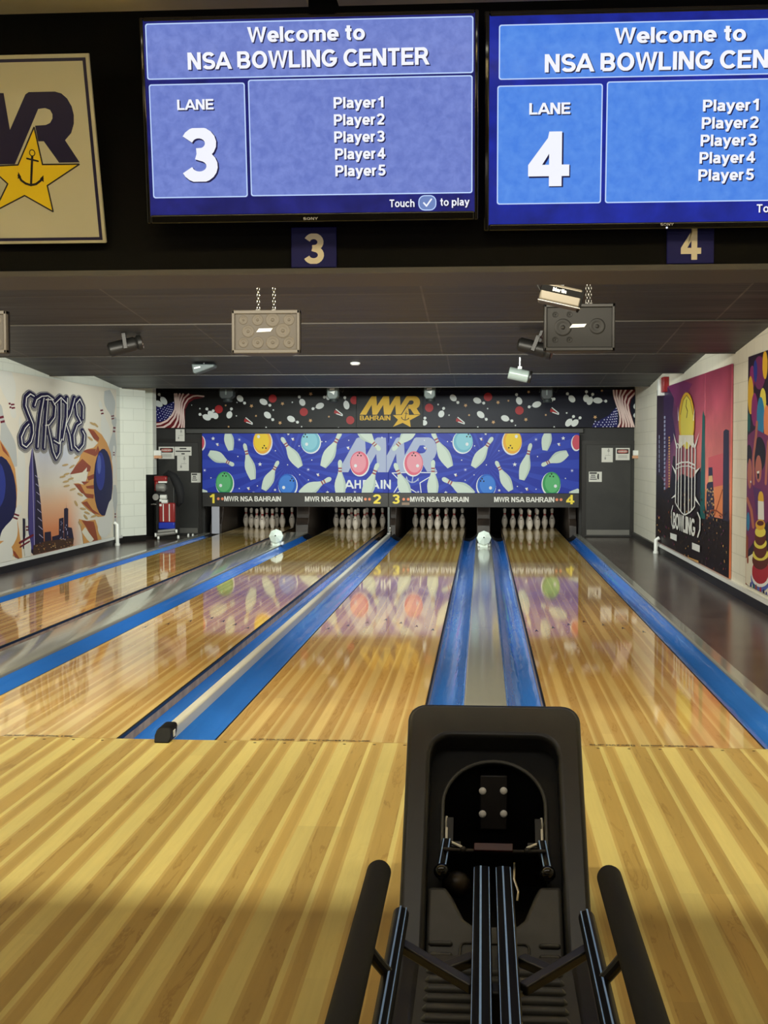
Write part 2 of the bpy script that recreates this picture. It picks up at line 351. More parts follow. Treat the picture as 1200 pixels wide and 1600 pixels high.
    def text(s, t, x0, x1, base, cap, m, bold=.03, slant=0):
        w = .165+(bold-.03)*1.6; gap = .10; x = 0; Q = []
        for ch in t:
            if ch == ' ': x += .30; continue
            adv, lines = GL[ch]; lo = -.27 if ch in 'py' else 0; hi = 1.0 if (ch.isupper() or ch.isdigit() or ch in 'hlti') else .74
            if ch == '4':
                h = .29+w/2; sl = (1-h)/.40; yi = h+(.47-w*1.6)*sl
                Q += [[[(x+a, b) for a, b in ((.47-w/2, 0), (.47+w/2, 0), (.47+w/2, 1), (.47-w/2, 1))]], [[(x+a, b) for a, b in ((.02, .29-w/2), (.70, .29-w/2), (.70, h), (.02, h))]], [[(x+a, b) for a, b in ((.02, h), (.02+w*1.1, h), (.47-w/2, max(h, yi)), (.47-w/2, 1), (.42, 1))]]]
                lines = []
            for li in lines:
                R = []
                for q in ribbon(li, w):
                    q = clip2([(a+x, b) for a, b in q], lo, hi)
                    if len(q) > 2: R.append(q)
                Q.append(R)
            x += adv+gap
        x -= gap; kx = (x1-x0)/x; ky = cap-base; s.e += s.de
        for R in Q:
            for q in R: s.poly([s.at(x0+(a+slant*b)*kx, base+b*ky) for a, b in q], m)
            s.e += 2e-5
        s.e += 1e-5; return s
def clip2(P, lo, hi):
    for lim, sg in ((lo, 1), (hi, -1)):
        Q = []
        for i in range(len(P)):
            a, b = P[i-1], P[i]; ia, ib = sg*(a[1]-lim) >= 0, sg*(b[1]-lim) >= 0
            if ia != ib: t = (lim-a[1])/(b[1]-a[1]); Q.append((a[0]+(b[0]-a[0])*t, lim))
            if ib: Q.append(b)
        P = Q
        if len(P) < 3: return []
    return P
LOGO = [(105, 410), (290, 122), (310, 113), (375, 115), (385, 268), (480, 122), (498, 113), (580, 115), (588, 268), (680, 122), (697, 113), (755, 115), (765, 265), (858, 122), (875, 113), (1000, 113), (1030, 121), (1055, 142), (1073, 175), (1079, 210), (1075, 245), (1058, 283), (1025, 312), (1085, 405), (985, 405), (922, 315), (895, 315), (888, 250), (940, 248), (962, 240), (975, 222), (977, 205), (968, 187), (945, 179), (912, 182), (770, 408), (692, 408), (680, 250), (602, 410), (500, 410), (485, 252), (385, 410), (312, 410), (298, 252), (210, 410)]
LSTAR = [(882, 258), (903, 412), (1080, 413), (915, 500), (930, 610), (800, 540), (645, 604), (725, 490), (642, 416), (785, 412)]
def logo(a, fx, fy, letters, star, ink, outline=None, anchor=True):
    f = lambda p: (fx(p[0]), fy(p[1]))
    a.shape([f(p) for p in LOGO], letters)
    if outline: a.stroke([f(p) for p in LSTAR+LSTAR[:1]], abs(fx(9)-fx(0)), outline)
    if star: a.shape([f(p) for p in LSTAR], star)
    if outline and star: a.stroke([f(p) for p in LSTAR+LSTAR[:1]], abs(fx(5)-fx(0)), outline)
    if anchor:
        w = abs(fx(11)-fx(0))
        a.stroke([f((860+13*math.cos(t*PI/6), 362+13*math.sin(t*PI/6))) for t in range(13)], w*.4, ink)
        a.stroke([f((858, 378)), f((838, 492))], w, ink); a.stroke([f((832, 385)), f((884, 397))], w*.8, ink)
        a.stroke([f(p) for p in ((782, 455), (792, 476), (812, 490), (836, 497), (862, 493), (884, 480), (897, 470))], w, ink)
        a.shape([f(p) for p in ((776, 470), (782, 440), (794, 462))], ink); a.shape([f(p) for p in ((884, 470), (903, 456), (900, 486))], ink)
# ------------------------------------------------------------------ setting
def struct(name, mb, **k): return tag(mb.build(name, **k), kind='structure')
FOUL = 6.672
struct('floor', MB().box(-5.98, 2.68, -3.0, FOUL-.007, -.2, 0, M_FLOOR), smooth=False)
struct('floor_subfloor', MB().box(-5.06, 1.74, FOUL, 27.3, -.3, -.15, M_PIT), smooth=False)
struct('trim_6', MB().box(-5.98, 2.68, FOUL-.007, FOUL-.0005, -.2, -.002, M_EDGE), smooth=False)
struct('floor_left_walkway', MB().box(-5.98, -5.04, FOUL, 23.75, -.2, -.04, M_SIDE), smooth=False)
struct('floor_right_walkway', MB().box(1.73, 2.68, FOUL, 23.75, -.2, -.04, M_SIDE), smooth=False)
struct('wall_left', MB().box(-6.10, -5.98, -3.0, 23.75, -.3, 3.6, M_WALLL), smooth=False)
struct('wall_right', MB().box(2.68, 2.80, -3.0, 23.75, -.3, 3.6, M_WALLR), smooth=False)
struct('added_rear_blocker', MB().box(-5.98, 2.68, -1.3, -1.2, 0, 2.35, mat('rear_wall_paint', (150, 138, 112), .7)), smooth=False)  # unseen half wall, added to block tube light from the near floor
struct('wall_rear_outer', MB().box(-5.98, 2.68, -3.1, -3.0, 0, 3.5, mat('rear_wall_paint', (150, 138, 112), .7)), smooth=False)
mb = MB()
mb.box(-5.98, -5.03, 23.75, 23.9, -.2, 2.9, M_BLACKWALL); mb.box(1.715, 2.68, 23.75, 23.9, -.2, 2.9, M_BLACKWALL); mb.box(-5.03, 1.715, 23.75, 23.9, 1.80, 2.9, M_BLACKWALL); mb.box(-5.98, -5.972, 22.1, 23.75, -.04, 1.3, M_BLACKWALL)
struct('wall_back', mb, smooth=False)
mb = MB()
mb.box(-5.10, 1.78, 27.2, 27.3, -.15, 2.0, M_PIT); mb.box(-5.10, -5.03, 23.9, 27.2, -.15, 2.0, M_PIT); mb.box(1.715, 1.78, 23.9, 27.2, -.15, 2.0, M_PIT); mb.box(-5.10, 1.78, 23.9, 27.3, 2.0, 2.1, M_PIT)
struct('wall_back_pit_curtain', mb, smooth=False)
mb = MB()                                        # saw-tooth ceiling over the lanes
prof = []
ys = [7.2, 10.8, 14.4, 18.0, 21.6]
lo = []
prof.append((6.62, 2.80)); prof.append((7.2, 2.80))
for i, y in enumerate(ys):
    nx = ys[i+1] if i+1 < len(ys) else 23.9
    prof.append((y, 2.80)); prof.append((nx, 2.53 if nx < 23 else 2.64))
top = [(23.9, 3.3), (6.62, 3.3)]
clean = [prof[0]]
for p in prof[1:]:
    if p != clean[-1]: clean.append(p)
mb.prism([(-5.98, y, z) for y, z in clean+top], (8.66, 0, 0), M_CEIL)
struct('ceiling', mb, smooth=False)
mb = MB()
for y in (10.8, 14.4, 18.0, 21.6): mb.box(-5.98, 2.68, y-.02, y+.004, 2.522, 2.535, mat('tooth_edge_strip', (74, 72, 68), .4))
struct('trim_7', mb, smooth=False)
struct('added_rear_soffit', MB().box(-5.98, 2.68, -3.0, -1.2, 2.87, 3.50, M_UPPER).box(-5.98, 2.68, -1.24, -1.2, 2.79, 2.87, M_UPPER), smooth=False)  # unseen soffit and lip, added to keep tube light off the bulkhead
mb = MB(); mb.box(-5.98, -.80, -3.0, 6.1, 3.512, 3.6, M_UPPER); mb.box(-.66, 2.68, -3.0, 6.1, 3.512, 3.6, M_UPPER); mb.box(-.80, -.66, -3.0, 6.1, 3.60, 3.66, M_EDGE)
struct('ceiling_upper', mb, smooth=False)
mb = MB(); mb.box(-5.98, 2.68, 6.1, 6.62, 2.31, 3.66, M_BULK); mb.box(-5.98, 2.68, 6.085, 6.1, 2.30, 2.325, mat('bulkhead_edge', (66, 62, 58), .5)); mb.box(-5.98, 2.68, 6.1, 6.62, 2.305, 2.31, mat('bulkhead_underside', (50, 47, 44), .5))
struct('trim_1', mb, smooth=False)
struct('trim_5', MB().box(-5.98, 2.68, 4.841, 4.8557, 3.20, 3.512, M_UPPER).box(-5.98, 2.68, 5.05, 5.065, 3.27, 3.512, M_UPPER), smooth=False)  # unseen boards, added to cut the ceiling light to a floor band
for side, x0, x1 in (('left', -5.98, -5.94), ('right', 2.64, 2.68)):
    mb = MB(); mb.box(x0, x1, 6.7, 21.5 if side == 'left' else 23.7, -.04, .055, M_EDGE); struct('baseboard_'+side, mb, smooth=False)
    mb = MB(); mb.box(x0, x1, 6.7, 21.5 if side == 'left' else 20.6, .055, .098, M_WHITE); struct('trim_'+('2' if side == 'left' else '3'), mb, smooth=False)
mb = MB()                                        # white pillar by the left wall
mb.prism([(-5.98, 21.54, .07), (-5.785, 21.86, .07), (-5.68, 22.04, .07), (-5.98, 22.10, .07)], (0, 0, 2.75), M_WALLL)
mb.prism([(-5.98, 21.55, -.04), (-5.79, 21.87, -.04), (-5.69, 22.045, -.04), (-5.98, 22.10, -.04)], (0, 0, .11), M_EDGE)
mb.box(-5.98, -5.672, 22.5, 22.75, 1.08, 2.8, M_WALLL)
struct('wall_left_pillar', mb, smooth=False)
def door(name, x0, x1, ztop):
    mb = MB()
    mb.box(x0-.07, x0, 23.715, 23.75, -.04, ztop+.07, M_EDGE); mb.box(x1, x1+.06, 23.715, 23.75, -.04, ztop+.07, M_EDGE); mb.box(x0-.07, x1+.06, 23.71, 23.75, ztop, ztop+.07, M_EDGE)
    d = struct(name, MB().box(x0, x1, 23.70, 23.75, -.035, ztop, M_DOOR), bev=.004)
    mb.build('door_frame', d, smooth=False)
    MB().box(x0+.02, x1-.02, 23.692, 23.70, 0.0, .09, mat('scuffed_kick_plate', (120, 120, 116), .35, .6)).build('kick_plate', d, smooth=False)
door('door_1', -5.88, -5.14, 1.64); door('door_2', 1.83, 2.62, 1.60)
struct('trim_4', MB().box(-5.36, 1.78, 23.66, 23.75, 1.806, 1.89, mat('header_grey', (62, 63, 62), .4)), bev=.008)
# ------------------------------------------------------------------ lanes, gutters, caps
LX = {1: (-4.714, -3.660), 2: (-2.930, -1.876), 3: (-1.373, -.319), 4: (.362, 1.416)}
LEND = 26.25
M_ARROW = mat('arrow_dark', (52, 30, 20), .15); M_INK = mat('foul_line_ink', (40, 30, 22), .4); M_MARK = mat('rivet_dark', (60, 44, 30), .4)
for k, (x0, x1) in LX.items():
    c = (x0+x1)/2
    t = thing('bowling_lane', (c, FOUL, 0), {1: 'glossy wooden bowling lane at far left, leading to the pins under yellow number 1', 2: 'glossy wooden bowling lane leading to the pins under yellow number 2', 3: 'glossy wooden bowling lane leading to the pins under yellow number 3', 4: 'glossy wooden bowling lane at right, leading to the pins under yellow number 4'}[k], 'bowling lane', 'bowling lanes side by side')
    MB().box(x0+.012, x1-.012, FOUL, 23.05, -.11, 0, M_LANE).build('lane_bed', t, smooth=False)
    MB().box(x0+.012, x1-.012, 23.054, LEND, -.11, 0, M_DECK).build('pin_deck', t, smooth=False)
    for xa, xb in ((x0, x0+.012), (x1-.012, x1)):
        m2 = MB(); m2.box(xa, xb, FOUL, LEND, -.02, -.002, M_EDGE); m2.box(xa, xb, FOUL, LEND, -.11, -.02, M_BROWN); m2.build('edge_moulding', t, smooth=False)
    for j in range(-3, 4):
        ax = c+j*.146; ay = FOUL+4.92-abs(j)*.21
        a = Art((ax, ay, .0004), (1, 0, 0), (0, 1, 0)).normal((0, 0, 1)); a.shape([(-.016, -.06), (0, -.02), (.016, -.06), (0, .09)], M_ARROW)
        a.build('arrow_marking', t, smooth=False)
    a = Art((c, FOUL, .0005), (1, 0, 0), (0, 1, 0)).normal((0, 0, 1)); a.text('SLIP HAZARD', -.345, -.115, .012, .042, M_INK, .03); a.text('DO NOT CROSS FOUL LINE', -.085, .275, .012, .042, M_INK, .03)
    a.build('foul_line_lettering', t, smooth=False)
    for j in range(7): MB().lathe([(.008, 0), (.008, .0008)], (c-.46+j*.153, FOUL-.05, 0), M_MARK, 10).build('rivet', t, smooth=False)
def gutter(xl, xd, label):          # xl: lane side, xd: divider side
    P = [(0, -.066), (.03, -.074), (.16, -.084), (.36, -.09), (.56, -.084), (.74, -.064), (.88, -.038), (.96, -.016), (1, -.012)]
    pts = [(xl+(xd-xl)*t, z) for t, z in P]
    out = pts+[(xd, -.12), (xl, -.12)]
    t = thing('gutter', ((xl+xd)/2, FOUL, -.12), label, 'gutter', 'blue gutters along the lanes')
    MB().prism([(x, FOUL+.002, z) for x, z in out], (0, 16.45, 0), M_GUT).build('channel', t)
    MB().prism([(x, FOUL+16.452, z) for x, z in out], (0, .82, 0), M_GUTD).build('gutter_end', t)
gutter(-4.714, -4.93, 'blue gutter on the far left, between number 1 lane and the left walkway')
gutter(-3.660, -3.54, 'blue gutter mostly hidden behind the pale cap, right of number 1 lane')
gutter(-2.930, -3.17, 'blue gutter along the left edge of number 2 lane beside the pale cap')
gutter(-1.876, -1.652, 'blue gutter between number 2 lane and the cream rail')
gutter(-1.373, -1.597, 'wide blue gutter between the cream rail and number 3 lane')
gutter(-.319, -.106, 'blue gutter left of the grey cap, beside the right edge of number 3 lane')
gutter(.362, .149, 'blue gutter right of the grey cap, beside number 4 lane')
gutter(1.416, 1.63, 'blue gutter right of number 4 lane, next to the dark right walkway')
def cap(xa, xb, label, z=0.0):
    n = 8; pr = [(xa, -.12), (xb, -.12)]+[(x, zz) for x, zz in arc(xb-.012, z-.012, .012, 0, 90, 4)]+[(x, zz) for x, zz in arc(xa+.012, z-.012, .012, 90, 180, 4)]
    return tag(MB().prism([(x, FOUL+.002, q) for x, q in pr], (0, 17.2, 0), M_CAP).build('lane_divider_cap'), label, 'lane divider')
cap(-.106, .149, 'glossy grey cap between the two blue gutters behind the ball return')
cap(-3.54, -3.17, 'pale grey cap between number 1 lane and the gutter of number 2 lane', .012)
def edge(xa, xb, label): return tag(MB().box(xa, xb, FOUL, 23.7, -.14, .012, M_CAP).build('edge_strip', bev=.012), label, 'edge strip')
edge(-5.035, -4.93, 'pale strip along the left walkway outside the blue gutter')
edge(1.63, 1.728, 'pale strip along the right walkway outside the blue gutter')
t = thing('divider_rail', (-1.6245, FOUL, -.12), 'cream rounded rail with black end cap running between two blue gutters', 'divider rail')
pr = [(-1.652, -.12), (-1.597, -.12), (-1.597, 0.0)]+arc(-1.613, .036, .016, 0, 90, 4)+arc(-1.636, .036, .016, 90, 180, 4)+[(-1.652, 0.0)]
MB().prism([(x, FOUL+.03, z) for x, z in pr], (0, 16.2, 0), M_RAIL).build('rail', t)
mb = MB(); prs = [(-1.664, 0.001), (-1.585, 0.001), (-1.583, .035)]+arc(-1.607, .046, .022, 0, 90, 4)+arc(-1.642, .046, .022, 90, 180, 4)+[(-1.666, .035)]
mb.prism([(x, FOUL-.10+max(0, (z-.02)*1.4), z) for x, z in prs], (0, .15, 0), mat('end_cap_black', (16, 16, 16), .5, 0, .2)); mb.build('end_cap', t, bev=.006)
MB().box(-1.583, -1.579, FOUL-.02, FOUL+.02, .015, .05, M_WHITE).build('cap_sticker', t, bev=.002)
mb = MB(); mb.box(-1.66, -1.59, 22.95, 23.25, .0, .07, M_STEEL); mb.box(-1.63, -1.60, 23.1, 23.18, .07, .16, M_CHROME); mb.build('end_bracket', t, bev=.01)
# kickback partitions either side of the pins
def kick(x0, x1, label):
    P = [(24.0, -.14), (24.02, .14), (24.16, .26), (24.22, .50), (24.22, 1.72), (27.15, 1.72), (27.15, -.14)]
    return tag(MB().prism([(x0, y, z) for y, z in P], (x1-x0, 0, 0), M_KICK).build('kickback_partition', bev=.012), label, 'partition', 'kickback partitions of the pin decks')
kick(-.10, .143, 'brown kickback partition behind the sensor box, between the racks of 3 and 4')
kick(-3.415, -3.175, 'brown kickback partition between the pin racks of 1 and 2')
kick(-1.68, -1.57, 'thin brown kickback partition between the pin racks of 2 and 3')
kick(-5.0, -4.78, 'brown kickback partition at the left end, left of the pins under 1')
kick(1.56, 1.70, 'brown kickback partition at the right end, right of the pins under 4')
tag(MB().box(-1.685, -1.645, 23.50, 23.54, .0, .50, mat('post_grey', (100, 104, 102), .4)).build('support_post', bev=.004), 'thin grey steel post under the joint of the two masking panels', 'post')
tag(MB().box(-4.86, -4.72, 23.50, 23.53, .0, .50, mat('pale_post', (176, 178, 190), .3)).build('support_post', bev=.004), 'pale post below the yellow number 1 at the left of the pins', 'post')
# ------------------------------------------------------------------ pins
M_PINW = mat('pin_white', (236, 232, 222), .28); M_PINR = mat('pin_red', (178, 34, 40), .35); M_PINK = mat('pin_black', (26, 22, 22), .4)
IN = .0254
PINPROF = [(1.0, 0), (1.13, .12), (1.415, .75), (1.81, 2.25), (2.25, 3.4), (2.383, 4.5), (2.28, 5.9), (1.96, 7.25), (1.55, 8.3), (1.24, 9.0), (1.0, 9.8), (.94, 10.1), (.90, 10.35), (.90, 10.7), (.915, 10.9), (.96, 11.2), (1.04, 11.75), (1.24, 13.0), (1.275, 13.5), (1.21, 14.1), (.98, 14.6), (.62, 14.9), (.2, 15.0), (0, 15.0)]
def pin_proto(stripe, mark):
    mb = MB(); pr = []
    for r, h in PINPROF:
        m = stripe if (9.75 < h < 10.05 or 10.65 < h < 10.85 or 10.3 < h < 10.36 or 10.85 <= h < 11.15) else M_PINW
        if 10.05 < h < 10.3: m = M_PINW
        pr.append((r*IN, h*IN, m))
    mb.lathe(pr, (0, 0, 0), M_PINW, 22)
    ang = [-PI/2+mark+(j-2)*.17 for j in range(5)]
    for h0, h1, r in ((7.15, 7.75, 1.97),):
        for j in range(4):
            q = []
            for a, h in ((ang[j], h0+j*.06), (ang[j+1], h0+(j+1)*.06), (ang[j+1], h1), (ang[j], h1)):
                rr = (2.02-(h-7.0)*.37)*IN+.0012; q.append((rr*math.cos(a), rr*math.sin(a), h*IN))
            mb.poly(q, M_PINK)
    me = mb.build('pin_source', smooth=True, ang=50); d = me.data; bpy.data.objects.remove(me); return d
PD = [pin_proto(M_PINR, 0), pin_proto(M_PINK, .3), pin_proto(M_PINR, .9)]
S = 12*IN; HY = 24.99
POS = [(0, 0, 'head pin in front'), (-.5, 1, 'left pin of the second row'), (.5, 1, 'right pin of the second row'), (-1, 2, 'left pin of the third row'), (0, 2, 'centre pin of the third row behind the head pin'), (1, 2, 'right pin of the third row'), (-1.5, 3, 'far left corner pin of the back row'), (-.5, 3, 'inner left pin of the back row'), (.5, 3, 'inner right pin of the back row'), (1.5, 3, 'far right corner pin of the back row')]
for k, (x0, x1) in LX.items():
    c = (x0+x1)/2
    for i, (u, r, nm) in enumerate(POS):
        o = bpy.data.objects.new('bowling_pin', PD[1 if (i*3+k) % 5 == 0 else (2 if (i+k) % 3 == 0 else 0)]); COL.objects.link(o)
        o.location = (c+u*S, HY+r*S*.866, .0005)
        tag(o, 'bowling pin, %s, under yellow number %d' % (nm, k), 'bowling pin', 'bowling pins racked at the lane ends')
# ------------------------------------------------------------------ overhead screens
def em(name, c, e=1.0):
    m = mat(name, c, .16, 0, .06, e); return m
def glow(name, c1, c2, scale, e):                # screen picture: mottled blue
    m = mat(name, c1, .16, 0, .06, e); n = N(m); P, X = n.pos(); f = n.noise(P, scale, 4, .3)
    n.put(n.b.inputs['Emission Color'], n.mix(n.rng(f, .3, .7, 0, 1), rgb(*c1), rgb(*c2))); return m
E_W = em('screen_white', (244, 246, 255), 1.0); E_SH = em('screen_shadow', (28, 26, 70), 1.0); E_BD = em('screen_line', (190, 214, 255), 1.0)
M_BEZ = mat('bezel_gloss_black', (12, 12, 13), .08)
def screen(loc, top, width, px, label, spec):
    # design units: x to the right, y downwards
    (bx, by, bz), (ty, tz) = loc, top
    t = thing('scoring_screen', (bx+width/2, by, bz), label, 'screen', 'overhead scoring screens')
    V = Vector((0, ty-by, tz-bz)); L = V.length; v = V.normalized(); n = Vector((1, 0, 0)).cross(v)
    x0, x1, ya, yb = px; kx = width/(x1-x0); ky = L/(yb-ya); o = Vector((bx, by, bz))
    sx0, sx1, sya, syb = spec['scr']
    w = lambda x, y: (kx*(x-x0), ky*(yb-y))
    mb = MB(); X = (1, 0, 0); D = (-.06, 0)
    (a, b0), (c, d) = w(sx0, syb), w(sx1, sya)
    for ru, rv in (((0, a), (0, L)), ((c, width), (0, L)), ((a, c), (0, b0)), ((a, c), (d, L))): mb.obox(o, X, v, n, ru, rv, D, M_BEZ)
    mb.build('bezel', t, bev=.006)
    MB().obox(o, X, v, n, (.05, width-.05), (L*.2, L*.85), (-.10, -.06), M_BLK).build('back_housing', t, bev=.01)
    MB().obox(o, X, v, n, (width*.3, width*.7), (L*.3, L*.7), (-.125, -.10), M_BLK).build('wall_bracket', t, bev=.01)
    A = Art(o-n*.004, Vector(X)*kx, -v*ky, x0, yb).normal(n)
    A.rect(sx0-2, sya-2, sx1+2, syb+2, spec['bg']); scr = A.build('screen', t, smooth=False)
    for q in spec['pan']:
        A = Art(o-n*.0035, Vector(X)*kx, -v*ky, x0, yb).normal(n); A.de = 1.2e-4; A.rrect(*q, 4, E_BD); A.rrect(q[0]+1.8, q[1]+1.8, q[2]-1.8, q[3]-1.8, 3, spec['fg']); A.build('panel', scr, smooth=False)
    for s, a, b, base, capy, bold in spec['txt']:
        A = Art(o-n*.0025, Vector(X)*kx, -v*ky, x0, yb).normal(n); A.de = 1.2e-4
        A.text(s, a+1.6, b+1.6, base+1.8, capy+1.8, E_SH, bold+.012); A.text(s, a, b, base, capy, E_W, bold); A.build('lettering', scr, smooth=False)
    if spec.get('btn'):
        A = Art(o-n*.0025, Vector(X)*kx, -v*ky, x0, yb).normal(n); A.de = 1.2e-4; x, y, r = spec['btn']; A.rrect(x-r, y-r*.85, x+r, y+r*.85, r*.7, E_BD); A.rrect(x-r+1.5, y-r*.85+1.5, x+r-1.5, y+r*.85-1.5, r*.6, em('screen_button', (110, 134, 190))); A.stroke([(x-r*.4, y), (x-r*.1, y+r*.35), (x+r*.45, y-r*.4)], 2.4, E_W); A.build('touch_button', scr, smooth=False)
    A = Art(o+n*.0004, Vector(X)*kx, -v*ky, x0, yb).normal(n); s, a, b, base, capy = spec['brand']; A.text(s, a, b, base, capy, mat('brand_silver', (170, 170, 175), .3), .03)
    if spec.get('led'): A.ell(spec['led'][0], spec['led'][1], 1.6, 1.6, em('led_white', (235, 240, 255), 1.0))
    A.build('maker_mark', t, smooth=False)
    return t
screen((-1.52, 5.96, 2.515), (5.84, 3.397), 1.497, (224, 747, 28, 345), 'wall screen at left reading LANE 3, purple-blue with shiny black frame', dict(
    scr=(230, 741, 34, 331), bg=glow('screen3_back', (36, 40, 128), (24, 26, 92), 9, .95), fg=glow('screen3_panel', (104, 122, 200), (124, 142, 216), 26, .95),
    pan=[(233, 37, 739, 122), (235, 129, 386, 305), (391, 125, 738, 304)], btn=(668, 318, 14), brand=('SONY', 473, 496, 342, 338),
    txt=[('Welcome to', 393, 573, 69, 46, .05), ('NSA BOWLING CENTER', 298, 671, 108, 82, .05), ('LANE', 279, 336, 169, 153, .05), ('3', 284, 338, 280, 197, .058),
         ('Player1', 524, 601, 171, 154, .05), ('Player2', 524, 602, 197, 180, .05), ('Player3', 524, 602, 223, 206, .05), ('Player4', 525, 603, 249, 232, .05), ('Player5', 525, 603, 275, 258, .05), ('Touch', 609, 648, 324, 312, .03), ('to play', 688, 733, 323, 311, .03)]))
screen((.002, 6.02, 2.474), (5.92, 3.414), 1.70, (758, 1346, 16, 360), 'wall screen at right reading LANE 4, bright sky blue with matt black frame', dict(
    scr=(766, 1338, 24, 349), bg=glow('screen4_back', (30, 46, 170), (22, 34, 128), 9, .95), fg=glow('screen4_panel', (74, 132, 232), (92, 148, 238), 24, .95),
    pan=[(780, 37, 1326, 122), (778, 131, 938, 318), (944, 128, 1326, 318)], btn=(1248, 330, 14), brand=('SONY', 1029, 1049, 355, 351), led=(1039, 358.2),
    txt=[('Welcome to', 955, 1149, 70, 46, .05), ('NSA BOWLING CENTER', 850, 1254, 112, 84, .05), ('LANE', 827, 889, 177, 159, .05), ('4', 824, 887, 290, 204, .058),
         ('Player1', 1089, 1172, 177, 159, .05), ('Player2', 1088, 1172, 204, 186, .05), ('Player3', 1087, 1170, 231, 213, .05), ('Player4', 1086, 1169, 258, 240, .05), ('Player5', 1085, 1168, 285, 267, .05), ('Touch', 1174, 1220, 336, 323, .03), ('to play', 1270, 1322, 336, 323, .03)]))
# lane number plates under the screens
M_NAVY = mat('plate_blue', (14, 17, 84), .5, 0, .2); M_DIG = mat('plate_digit', (214, 206, 186), .45)
for c, z0, z1, d in ((-.776, 2.315, 2.512, '3'), (.929, 2.315, 2.46, '4')):
    t = thing('lane_number_plate', (c, 6.098, 2.328), 'small blue plate with white number %s under the screen above lane %s' % (d, d), 'sign', 'lane number plates')
    MB().box(c-.105, c+.105, 6.086, 6.098, 2.328, 2.512, M_NAVY).build('plate', t, bev=.003)
    a = Art((c, 6.0857, 2.413), (1, 0, 0), (0, 0, 1)).normal((0, -1, 0)); a.text(d, -.045, .045, -.068, .07, M_DIG, .05); a.build('digit', t, smooth=False)
# leaning sign with the star logo
M_SGN = mat('sign_cream', (178, 176, 160), .6, 0, .2); M_SNAVY = mat('sign_navy', (24, 20, 62), .45); M_SYEL = mat('sign_yellow', (214, 186, 30), .45); M_SINK = mat('sign_ink', (16, 12, 30), .5)
t = thing('logo_sign', (-2.30, 6.06, 2.447), 'cream sign with navy letters MWR and a yellow anchor star, left of the screens', 'sign')
v = Vector((0, 5.81-6.06, 3.238-2.447)); L = v.length; v.normalize(); n = Vector((1, 0, 0)).cross(v); k = 1/348.0; ky = L/297.0
MB().obox((-1.74, 6.06, 2.447), (1, 0, 0), v, n, (-1.122, 0), (0, L), (-.02, 0), M_SGN).build('board', t, bev=.003)
A = Art(Vector((-1.74, 6.06, 2.447))+n*.0006, Vector((k, 0, 0)), -v*ky, 152, 380).normal(n)
A.rect(-233, 89, 147, 375, M_SNAVY); A.rect(-228, 94, 142, 370, M_SGN)
logo(A, lambda x: 122-.333*(1085-x), lambda y: 139.5+(y-113)*.378, M_SNAVY, M_SYEL, M_SINK, M_SINK)
A.build('printed_logo', t, smooth=False)
MB().box(-2.36, -2.20, 5.86, 6.10, 3.16, 3.20, M_BLK).build('sign_bracket', t)
# ------------------------------------------------------------------ masking panels over the pins
PAL = {}
def pc(name, r, g, b, rough=.38): PAL[name] = mat('print_'+name, (r, g, b), rough, 0, .2); return PAL[name]
for nm, c in dict(mblue=(40, 58, 168), mblue2=(50, 72, 184), mpin=(206, 222, 212), mshade=(186, 204, 196), mred=(158, 84, 92), mwhite=(228, 234, 240), mletter=(172, 184, 214), myel=(240, 206, 60), myel2=(236, 176, 70), mcyan=(140, 204, 222), mcyan2=(116, 184, 210), mgreen=(62, 156, 96), mgreen2=(96, 184, 122), mball=(40, 100, 200), mball2=(66, 130, 220), mpink=(222, 110, 134), mpink2=(232, 156, 172), mcrim=(204, 84, 104), mhole=(30, 26, 34), mlil=(120, 130, 210)).items(): pc(nm, *c)
Q = PAL
MPINS = [((175, -60), (207, 135), 62), ((228, 229), (68, 150), 70), ((293, 90), (348, 318), 66), ((528, 52), (648, 238), 70), ((903, 18), (790, 238), 76), ((509, 200), (415, 384), 66), ((842, 308), (645, 410), 80), ((897, 193), (899, 440), 72), ((1136, 213), (1048, 440), 76), ((1150, 135), (1005, -20), 78), ((-40, 560), (30, 380), 110)]
MBALLS = [(407, 80, 58, 76, 'myel', 'myel2', (12, 34)), (711, 80, 60, 68, 'mcyan', 'mcyan2', (-32, -36)), (165, 340, 55, 72, 'mgreen2', 'mgreen', (0, -50)), (565, 352, 58, 70, 'mball2', 'mball', (28, -32)), (1018, 215, 58, 75, 'mpink2', 'mpink', (0, -54)), (12, 85, 28, 46, 'mcrim', 'mcrim', None)]
